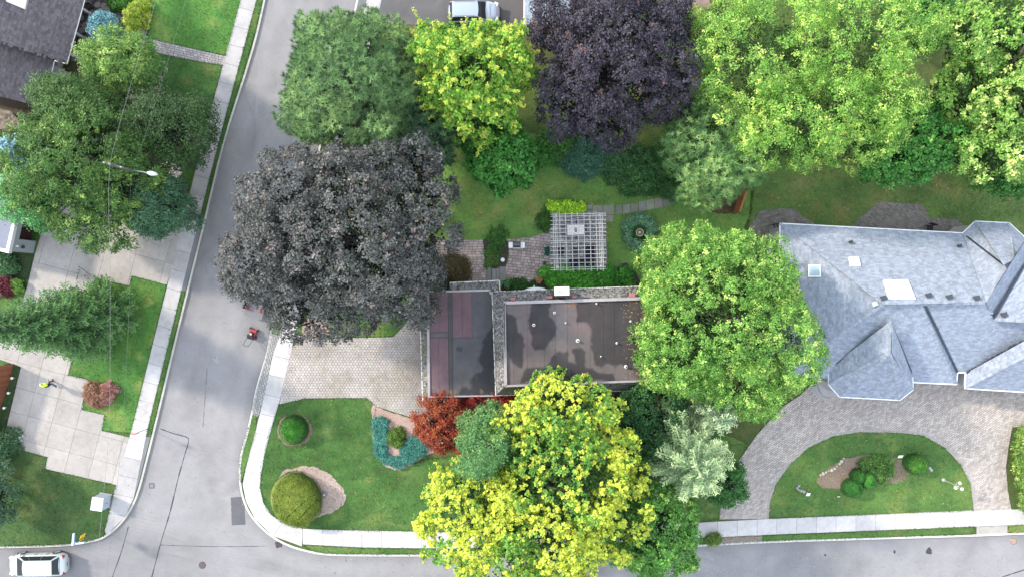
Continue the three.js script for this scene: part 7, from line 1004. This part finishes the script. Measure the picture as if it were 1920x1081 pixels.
{ // grill
  const c = at(969, 459, 0.9), t = thing('barbecue_grill', 'white barbecue grill with black lid and folded out side shelves', 'grill', V(c.x, 0.13, c.z)), w = [0.7, 0.7, 0.68], k = [0.02, 0.02, 0.03];
  new B().box(c.x, 0.5, c.z, 0.62, 0.72, 0.5, [0.05, 0.05, 0.055], 0, 0.02).build('cabinet', M.metal, t); for (const s of [-1, 1]) new B().box(c.x + s * 0.5, 0.88, c.z + 0.02, 0.36, 0.05, 0.5, w, 0, 0.04).build('side_shelf', M.plain, t);
  const lid = new B(); for (let i = 0; i < 8; i++) { const f = (j, x) => { const a = j / 8 * Math.PI; return V(c.x + x, 0.88 + 0.27 * Math.sin(a), c.z - 0.03 - 0.24 * Math.cos(a)); }; lid.quad(f(i, -0.3), f(i + 1, -0.3), f(i + 1, 0.3), f(i, 0.3), i === 2 || i === 5 ? [0.06, 0.065, 0.1] : k); for (const x of [-0.3, 0.3]) lid.tri(V(c.x + x, 0.88, c.z - 0.03), f(i, x), f(i + 1, x), [0.6, 0.6, 0.6]); } lid.build('lid', M.gloss, t, { smooth: 0.6 });
  new B().tube([V(c.x - 0.24, 1.0, c.z + 0.26), V(c.x + 0.24, 1.0, c.z + 0.26)], 0.018, [0.6, 0.6, 0.6], 6).build('handle', M.metal, t); new B().box(c.x, 0.84, c.z + 0.27, 0.6, 0.12, 0.06, w, 0, 0.01).build('control_panel', M.plain, t); for (let i = 0; i < 3; i++) new B().lathe(V(c.x + 0.44, 0.905, c.z - 0.12 + i * 0.13), [[0.03, 0], [0.03, 0.02], [0, 0.025]], [0.04, 0.04, 0.045], 10).build('knob', M.plain, t);
}
function pot(name, label, px, py, r, h, col, plant) { const c = at(px, py, h), t = thing(name, label, 'flower pot', V(c.x, 0.13, c.z)); new B().lathe(V(c.x, 0.13, c.z), [[r * 0.65, 0], [r, h * 0.9], [r * 1.08, h * 0.9], [r * 1.08, h], [r * 0.9, h], [r * 0.86, h * 0.85], [0, h * 0.85]], (i) => (i > 4 ? [0.05, 0.035, 0.025] : col), 18).build('pot', M.plain, t, { smooth: 0.5 }); if (plant) { const L = new Leaves(), rnd = rng(px | 0), o = { shoots: 14, leaves: 8, lump: 0.2, leaf: [0.16, 0.05], spread: 0.12, pal: plant }; for (let i = 0; i < 5; i++) lump(L, V(c.x + (rnd() - 0.5) * r, h + 0.3, c.z - 0.1 + (rnd() - 0.5) * r - 0.12 * i), 0.16, [0, 1, 0], o, rnd, rnd()); L.build('plant', M.leaf, t); } return t; }
pot('flower_pot', 'pale pot with a dark teal plant at the left side of the pergola', 1026, 478, 0.15, 0.35, [0.6, 0.57, 0.53], pal('#12342a', '#23564a', '#3d7a66', '#4a8a70'));
pot('flower_pot', 'small dark empty pot beside the leafy plants at the pergola', 1021, 493.5, 0.12, 0.25, [0.04, 0.045, 0.06]);
pot('flower_pot', 'orange clay pot behind the house below the blue cushion', 952, 539.5, 0.13, 0.25, [0.4, 0.15, 0.07], pal('#2c5a1f', '#4a8a2e', '#6aa03c', '#c25a2a'));
pot('flower_pot', 'small black pot at the edge of the mixed perennials', 948.5, 469, 0.12, 0.24, [0.025, 0.025, 0.03]);
{ const c = at(942.5, 487, 0.6), t = thing('patio_table', 'small round white side table on the brick terrace', 'table', V(c.x, 0.13, c.z)); new B().lathe(V(c.x, 0.62, c.z), [[0.16, 0], [0.17, 0.02], [0.15, 0.035], [0.05, 0.03], [0.04, 0.045], [0, 0.05]], (i) => (i === 3 ? [0.25, 0.27, 0.33] : [0.7, 0.71, 0.75]), 20).build('tabletop', M.plain, t, { smooth: 0.6 }); new B().tube([V(c.x, 0.14, c.z), V(c.x, 0.63, c.z)], 0.03, [0.3, 0.3, 0.32], 8).build('stem', M.metal, t); new B().lathe(V(c.x, 0.13, c.z), [[0.15, 0], [0.13, 0.03], [0.03, 0.05]], [0.3, 0.3, 0.32], 14).build('base', M.metal, t); }
{ const c = at(950, 531.5, 0.6), t = thing('blue_cushion', 'crumpled bright blue cushion behind the house wall', 'cushion', V(c.x, 0.4, c.z)); const b = new B(), n = 8; for (let i = 0; i < n; i++) for (let k = 0; k < n; k++) { const f = (u, v) => { const x = (u - 0.5) * 0.55, z = (v - 0.5) * 0.42, e = (1 - Math.pow(2 * u - 1, 4)) * (1 - Math.pow(2 * v - 1, 4)); return V(c.x + x * 0.9 + z * 0.3, 0.45 + 0.13 * e + 0.05 * noise3(u * 4, 3, v * 4), c.z + z - x * 0.25); }; b.quad(f(i / n, k / n), f((i + 1) / n, k / n), f((i + 1) / n, (k + 1) / n), f(i / n, (k + 1) / n), [0.04, 0.16, 0.42]); } b.build('cover', M.matte, t, { smooth: 1 }); new B().box(c.x, 0.27, c.z, 0.4, 0.3, 0.32, [0.05, 0.05, 0.055]).build('stool', M.matte, t); }
{ const c = at(1009, 525, 0.5), t = thing('wooden_chair', 'orange brown wooden chair turned towards the house behind the leafy plants', 'chair', V(c.x, 0.13, c.z)), ry = 0.75, q = local(t, ry), col = [0.5, 0.2, 0.08]; for (let i = 0; i < 4; i++) { const p = q(0.12 + 0.0, 0.48, -0.2 + i * 0.135); new B().box(p.x, 0.48, p.z, 0.46, 0.03, 0.11, mul(col, 0.85 + 0.3 * R()), ry, 0.006).build('seat_slat', M.wood, t); } for (let i = 0; i < 4; i++) { const p = q(-0.16, 0.78, -0.2 + i * 0.135); new B().box(p.x, 0.78, p.z, 0.04, 0.55, 0.11, mul(col, 0.75 + 0.3 * R()), ry, 0.006).build('back_slat', M.wood, t); } for (const [x, z] of [[-0.12, -0.22], [-0.12, 0.22], [0.32, -0.22], [0.32, 0.22]]) { const p = q(x, 0.3, z); new B().box(p.x, 0.3, p.z, 0.05, 0.35, 0.05, mul(col, 0.6), ry).build('leg', M.wood, t); } const d = at(1002, 530, 0.4); new B().lathe(V(d.x, 0.13, d.z), [[0.12, 0], [0.17, 0.3], [0.15, 0.32], [0, 0.3]], [0.03, 0.025, 0.025], 14).build('bucket', M.matte, t); }
{ // bird bath
  const c = at(1199.5, 436, 0.75), t = thing('bird_bath', 'round stone bird bath with a ringed bowl in the silvery plant ring', 'bird bath', V(c.x, 0.12, c.z)), s = [0.3, 0.24, 0.19]; new B().lathe(V(c.x, 0.1, c.z), [[0.2, 0], [0.19, 0.08], [0.09, 0.14], [0.08, 0.55], [0.13, 0.62]], s, 18).build('pedestal', M.concrete, t, { smooth: 0.7 }); const b = new B().lathe(V(c.x, 0.72, c.z), [[0.1, 0], [0.3, 0.08], [0.33, 0.14], [0.28, 0.14], [0.24, 0.08], [0, 0.04]], (i) => (i === 2 ? [0.4, 0.32, 0.26] : i > 2 ? [0.1, 0.085, 0.075] : s), 28); b.build('bowl', M.concrete, t, { smooth: 0.5 }); new B().lathe(V(c.x, 0.76, c.z), [[0.13, 0], [0.12, 0.06], [0.06, 0.07], [0.05, 0.16], [0.03, 0.18], [0, 0.19]], (i) => (i === 1 ? [0.42, 0.34, 0.28] : i > 2 ? [0.5, 0.46, 0.42] : [0.24, 0.19, 0.16]), 16).build('finial', M.concrete, t, { smooth: 0.5 });
}
{ const c = at(608, 926, 0.3), t = thing('garden_ornament', 'small grey round ornament on the stone chips beside the dome bush', 'ornament', V(c.x, 0.13, c.z)); new B().lathe(V(c.x, 0.13, c.z), [[0.2, 0], [0.22, 0.08], [0.18, 0.22], [0.1, 0.3], [0.1, 0.26], [0, 0.26]], [0.2, 0.2, 0.22], 16).build('body', M.concrete, t, { smooth: 0.7 }); new B().lathe(V(c.x - 0.02, 0.4, c.z + 0.02), [[0.06, 0], [0.08, 0.05], [0.05, 0.1], [0, 0.11]], [0.6, 0.6, 0.6], 12).build('top', M.concrete, t, { smooth: 0.8 }); }
{ const c = at(566, 629), t = thing('mailbox', 'white mailbox on a post by the hexagon paved driveway under the crimson maple', 'mailbox', V(c.x, 0.1, c.z)); new B().box(c.x, 0.55, c.z, 0.1, 0.95, 0.1, [0.68, 0.67, 0.65], 0.2, 0.01).build('post', M.plain, t); new B().box(c.x - 0.1, 1.1, c.z, 0.62, 0.22, 0.28, [0.72, 0.71, 0.7], 0.05, 0.03).build('box', M.plain, t); new B().box(c.x + 0.22, 1.1, c.z + 0.005, 0.02, 0.18, 0.24, [0.4, 0.4, 0.4], 0.05).build('door', M.plain, t); }
{ // walk behind mower standing on the street
  const c = at(475, 625), t = thing('lawn_mower', 'red and black walk behind lawn mower standing on the street', 'lawn mower', V(c.x, 0, c.z)), ry = Math.PI / 2 - 0.3, q = local(t, ry), bx = (x, y, z, a, b, d, col, name, mat = M.plain, parent = t) => { const p = q(x, y, z); return new B().box(p.x, y, p.z, a, b, d, col, ry, 0.03).build(name, mat, parent); };
  bx(0.1, 0.26, 0, 0.6, 0.2, 0.56, [0.32, 0.04, 0.05], 'deck'); bx(-0.05, 0.46, 0, 0.42, 0.2, 0.36, [0.03, 0.03, 0.032], 'engine', M.matte); const ec = q(0.0, 0.56, 0); new B().lathe(V(ec.x, 0.55, ec.z), [[0.15, 0], [0.15, 0.06], [0.08, 0.09], [0, 0.09]], (i) => (i > 1 ? [0.55, 0.55, 0.55] : [0.05, 0.05, 0.05]), 16).build('starter_cover', M.metal, t);
  bx(-0.32, 0.34, 0, 0.3, 0.24, 0.5, [0.025, 0.025, 0.028], 'grass_bag', M.matte);
  for (const [x, z, r] of [[0.36, -0.34, 0.12], [0.36, 0.34, 0.12], [-0.26, -0.34, 0.15], [-0.26, 0.34, 0.15]]) { const b = new B(); for (let k = 0; k < 14; k++) { const a = k / 14 * 6.2832, e = (k + 1) / 14 * 6.2832, f = (rr, g, zz) => q(x + rr * Math.cos(g), r + rr * Math.sin(g), zz); b.quad(f(r, a, z - 0.045), f(r, e, z - 0.045), f(r, e, z + 0.045), f(r, a, z + 0.045), [0.025, 0.02, 0.022]); for (const zz of [z - 0.045, z + 0.045]) b.tri(q(x, r, zz), f(r, a, zz), f(r, e, zz), [0.16, 0.03, 0.035]); } b.build('wheel', M.matte, t); }
  const hb = new B(); for (const s of [-1, 1]) hb.tube([q(-0.2, 0.32, s * 0.26), q(-0.55, 0.62, s * 0.26), q(-0.98, 0.98, s * 0.24)], 0.022, [0.05, 0.05, 0.06], 6); hb.tube([q(-0.98, 0.98, -0.24), q(-1.03, 1.0, -0.1), q(-1.03, 1.0, 0.1), q(-0.98, 0.98, 0.24)], 0.022, [0.05, 0.05, 0.06], 6); hb.build('handle', M.plain, t);
}
{ // person in a yellow high visibility shirt, walking
  const c = at(104, 717, 0), t = thing('person', 'person in a bright yellow work shirt and blue jeans walking on the lower driveway', 'person', V(c.x, 0.134, c.z)), ry = Math.PI / 2 + 0.25, q0 = local(t, ry), G = 0.134;
  const j = (x, y, z) => V(x, y, z);   // x forward, y up, z right, from the ground under the hips
  const capsules = (list) => (x, y, z) => { let r = 1e9; for (const [a, b, ra, rb] of list) { const ex = b.x - a.x, ey = b.y - a.y, ez = b.z - a.z, u = clamp(((x - a.x) * ex + (y - a.y) * ey + (z - a.z) * ez) / (ex * ex + ey * ey + ez * ez), 0, 1), d = Math.hypot(x - a.x - ex * u, y - a.y - ey * u, z - a.z - ez * u) - (ra + (rb - ra) * u), k = 0.035, h = clamp(0.5 + 0.5 * (r - d) / k, 0, 1); r = r + (d - r) * h - k * h * (1 - h); } return r; };
  const hipL = j(0, 0.92, -0.1), hipR = j(0, 0.92, 0.1), knL = j(0.17, 0.5, -0.11), knR = j(-0.06, 0.49, 0.11), anL = j(0.22, 0.09, -0.11), anR = j(-0.3, 0.16, 0.11), shL = j(0.04, 1.42, -0.19), shR = j(0.04, 1.42, 0.19), elL = j(-0.1, 1.15, -0.25), elR = j(0.13, 1.15, 0.25), haL = j(-0.02, 0.93, -0.26), haR = j(0.33, 1.02, 0.22), nk = j(0.05, 1.5, 0), hd = j(0.08, 1.66, 0);
  const bodyList = [[hipL, hipR, 0.12, 0.12], [j(0, 0.98, 0), j(0.03, 1.36, 0), 0.13, 0.15], [shL, shR, 0.085, 0.085], [nk, hd, 0.055, 0.06], [hd, j(0.09, 1.7, 0), 0.095, 0.09], [j(0.1, 1.6, 0), j(0.12, 1.57, 0), 0.055, 0.045], [j(0.17, 1.645, 0), j(0.185, 1.63, 0), 0.018, 0.02], [j(0.06, 1.65, -0.095), j(0.05, 1.67, -0.1), 0.02, 0.022], [j(0.06, 1.65, 0.095), j(0.05, 1.67, 0.1), 0.02, 0.022], [hipL, knL, 0.085, 0.06], [knL, anL, 0.058, 0.042], [hipR, knR, 0.085, 0.06], [knR, anR, 0.058, 0.042], [shL, elL, 0.055, 0.043], [elL, haL, 0.042, 0.03], [shR, elR, 0.055, 0.043], [elR, haR, 0.042, 0.03]];
  for (const [h, s] of [[haL, -1], [haR, 1]]) { const e = s < 0 ? elL : elR, d = h.clone().sub(e).normalize(), w = V(0, 0, 1).cross(d).normalize(); const palm = h.clone().addScaledVector(d, 0.07); bodyList.push([h, palm, 0.026, 0.032]); for (let f = 0; f < 4; f++) { const o = (f - 1.5) * 0.02, a = palm.clone().addScaledVector(w, o), m = a.clone().addScaledVector(d, 0.045 + 0.006 * (f % 3)).add(V(0, 0, -s * 0.008)), b = m.clone().addScaledVector(d, 0.03).add(V(0, 0, -s * 0.02)); bodyList.push([a, m, 0.01, 0.009], [m, b, 0.009, 0.008]); } bodyList.push([h.clone().addScaledVector(d, 0.02), h.clone().addScaledVector(d, 0.05).addScaledVector(w, 0.05), 0.012, 0.01]); }
  const surface = (sdf, lo, hi, cell) => { const size = Math.max(hi.x - lo.x, hi.y - lo.y, hi.z - lo.z), n = Math.min(110, Math.ceil(size / cell)), mc = new MarchingCubes(n, M.plain, false, false, 240000); mc.isolation = 0; const half = n / 2; for (let k = 0; k < n; k++) for (let y = 0; y < n; y++) for (let x = 0; x < n; x++) { const f = (i) => (i - half) / half; mc.field[x + y * n + k * n * n] = -sdf((lo.x + hi.x) / 2 + f(x) * size / 2, (lo.y + hi.y) / 2 + f(y) * size / 2, (lo.z + hi.z) / 2 + f(k) * size / 2); } mc.update(); const cnt = mc.count, p = mc.positionArray, b = []; for (let i = 0; i < cnt * 3; i += 3) b.push(q0((lo.x + hi.x) / 2 + p[i] * size / 2, (lo.y + hi.y) / 2 + p[i + 1] * size / 2 + G, (lo.z + hi.z) / 2 + p[i + 2] * size / 2)); return b; };
  const put = (verts, colf, name, mat, parent) => { const b = new B(); for (let i = 0; i + 2 < verts.length; i += 3) b.tri(verts[i], verts[i + 1], verts[i + 2], typeof colf === 'function' ? colf(verts[i]) : colf); return b.build(name, mat, parent, { smooth: 1.2 }); };
  const lo = j(-0.5, -0.02, -0.45), hi = j(0.55, 1.85, 0.45);
  const bd = put(surface(capsules(bodyList), lo, hi, 0.018), [0.42, 0.25, 0.18], 'body', M.plain, t);
  put(surface(capsules([[j(0, 0.93, 0), j(0.03, 1.38, 0), 0.155, 0.172], [shL, shR, 0.105, 0.105], [j(-0.01, 1.0, -0.06), j(-0.01, 1.0, 0.06), 0.13, 0.13], [shL, shL.clone().lerp(elL, 0.75), 0.078, 0.07], [shR, shR.clone().lerp(elR, 0.75), 0.078, 0.07]]), lo, hi, 0.018), [0.62, 0.8, 0.07], 'work_shirt', M.matte, t);
  put(surface(capsules([[hipL, hipR, 0.142, 0.142], [hipL, knL, 0.112, 0.082], [knL, anL, 0.08, 0.066], [hipR, knR, 0.112, 0.082], [knR, anR, 0.08, 0.066]]), lo, hi, 0.018), [0.075, 0.13, 0.24], 'jeans', M.matte, t);
  put(surface(capsules([[j(0.06, 1.7, 0), j(0.09, 1.73, 0), 0.102, 0.092], [j(0.17, 1.7, -0.03), j(0.2, 1.695, 0.03), 0.03, 0.03]]), j(-0.1, 1.55, -0.2), j(0.3, 1.9, 0.2), 0.012), [0.62, 0.66, 0.4], 'cap', M.matte, t);
  put(surface(capsules([[j(-0.02, 0.97, -0.12), j(-0.02, 0.97, 0.12), 0.155, 0.155], [j(-0.14, 1.12, -0.05), j(-0.14, 1.02, 0.1), 0.09, 0.08]]), j(-0.45, 0.75, -0.4), j(0.35, 1.3, 0.4), 0.02).filter(() => true), [0.02, 0.022, 0.025], 'tool_belt', M.matte, t);
  for (const [a, f] of [[anL, 0.14], [anR, 0.1]]) put(surface(capsules([[a.clone().add(V(-0.05, -0.03, 0)), a.clone().add(V(f, -0.045, 0)), 0.055, 0.045], [a, a.clone().add(V(0, 0.06, 0)), 0.06, 0.06]]), j(a.x - 0.2, a.y - 0.15, a.z - 0.2), j(a.x + 0.25, a.y + 0.2, a.z + 0.2), 0.015), [0.1, 0.085, 0.07], 'boot', M.matte, t);
}

{ // leaves, clippings and small debris lying about
  const L = new Leaves(), rnd = rng(909), place = (n, x0, x1, y0, y1, y, cols, s) => { for (let i = 0; i < n; i++) { const c = at(x0 + (x1 - x0) * rnd(), y0 + (y1 - y0) * rnd()); L.leaf(c.x, y + 0.015, c.z, ...norm3(gauss(rnd) * 0.3, 1, gauss(rnd) * 0.3), s * (0.6 + 0.8 * rnd()), s * 0.7, cols[Math.floor(rnd() * cols.length)], 0.7 + 0.6 * rnd(), rnd); } };
  const dry = pal('#6b4a2a', '#8a6a3a', '#a08a4a', '#b8a860');
  place(260, 530, 1000, 750, 990, 0.135, dry, 0.09); place(420, 850, 1400, 305, 440, 0.135, dry, 0.1); place(300, 1420, 1900, 330, 420, 0.135, dry, 0.1); place(240, 1450, 1820, 815, 960, 0.135, dry, 0.09); place(300, 540, 790, 635, 750, 0.148, dry, 0.09); place(300, 0, 440, 450, 1000, 0.142, dry, 0.08); place(420, 345, 520, 100, 1010, 0.004, dry, 0.08); place(300, 560, 1900, 1030, 1080, 0.004, dry, 0.09);
  const g = new THREE.Group(); g.name = 'fallen_leaves'; scene.add(g); tag(g, 'scattered dry leaves and clippings on lawns, driveways and street', 'fallen leaves', null, 'stuff'); L.build('leaf_litter', M.needle, g);
}

renderer.render(scene, camera);
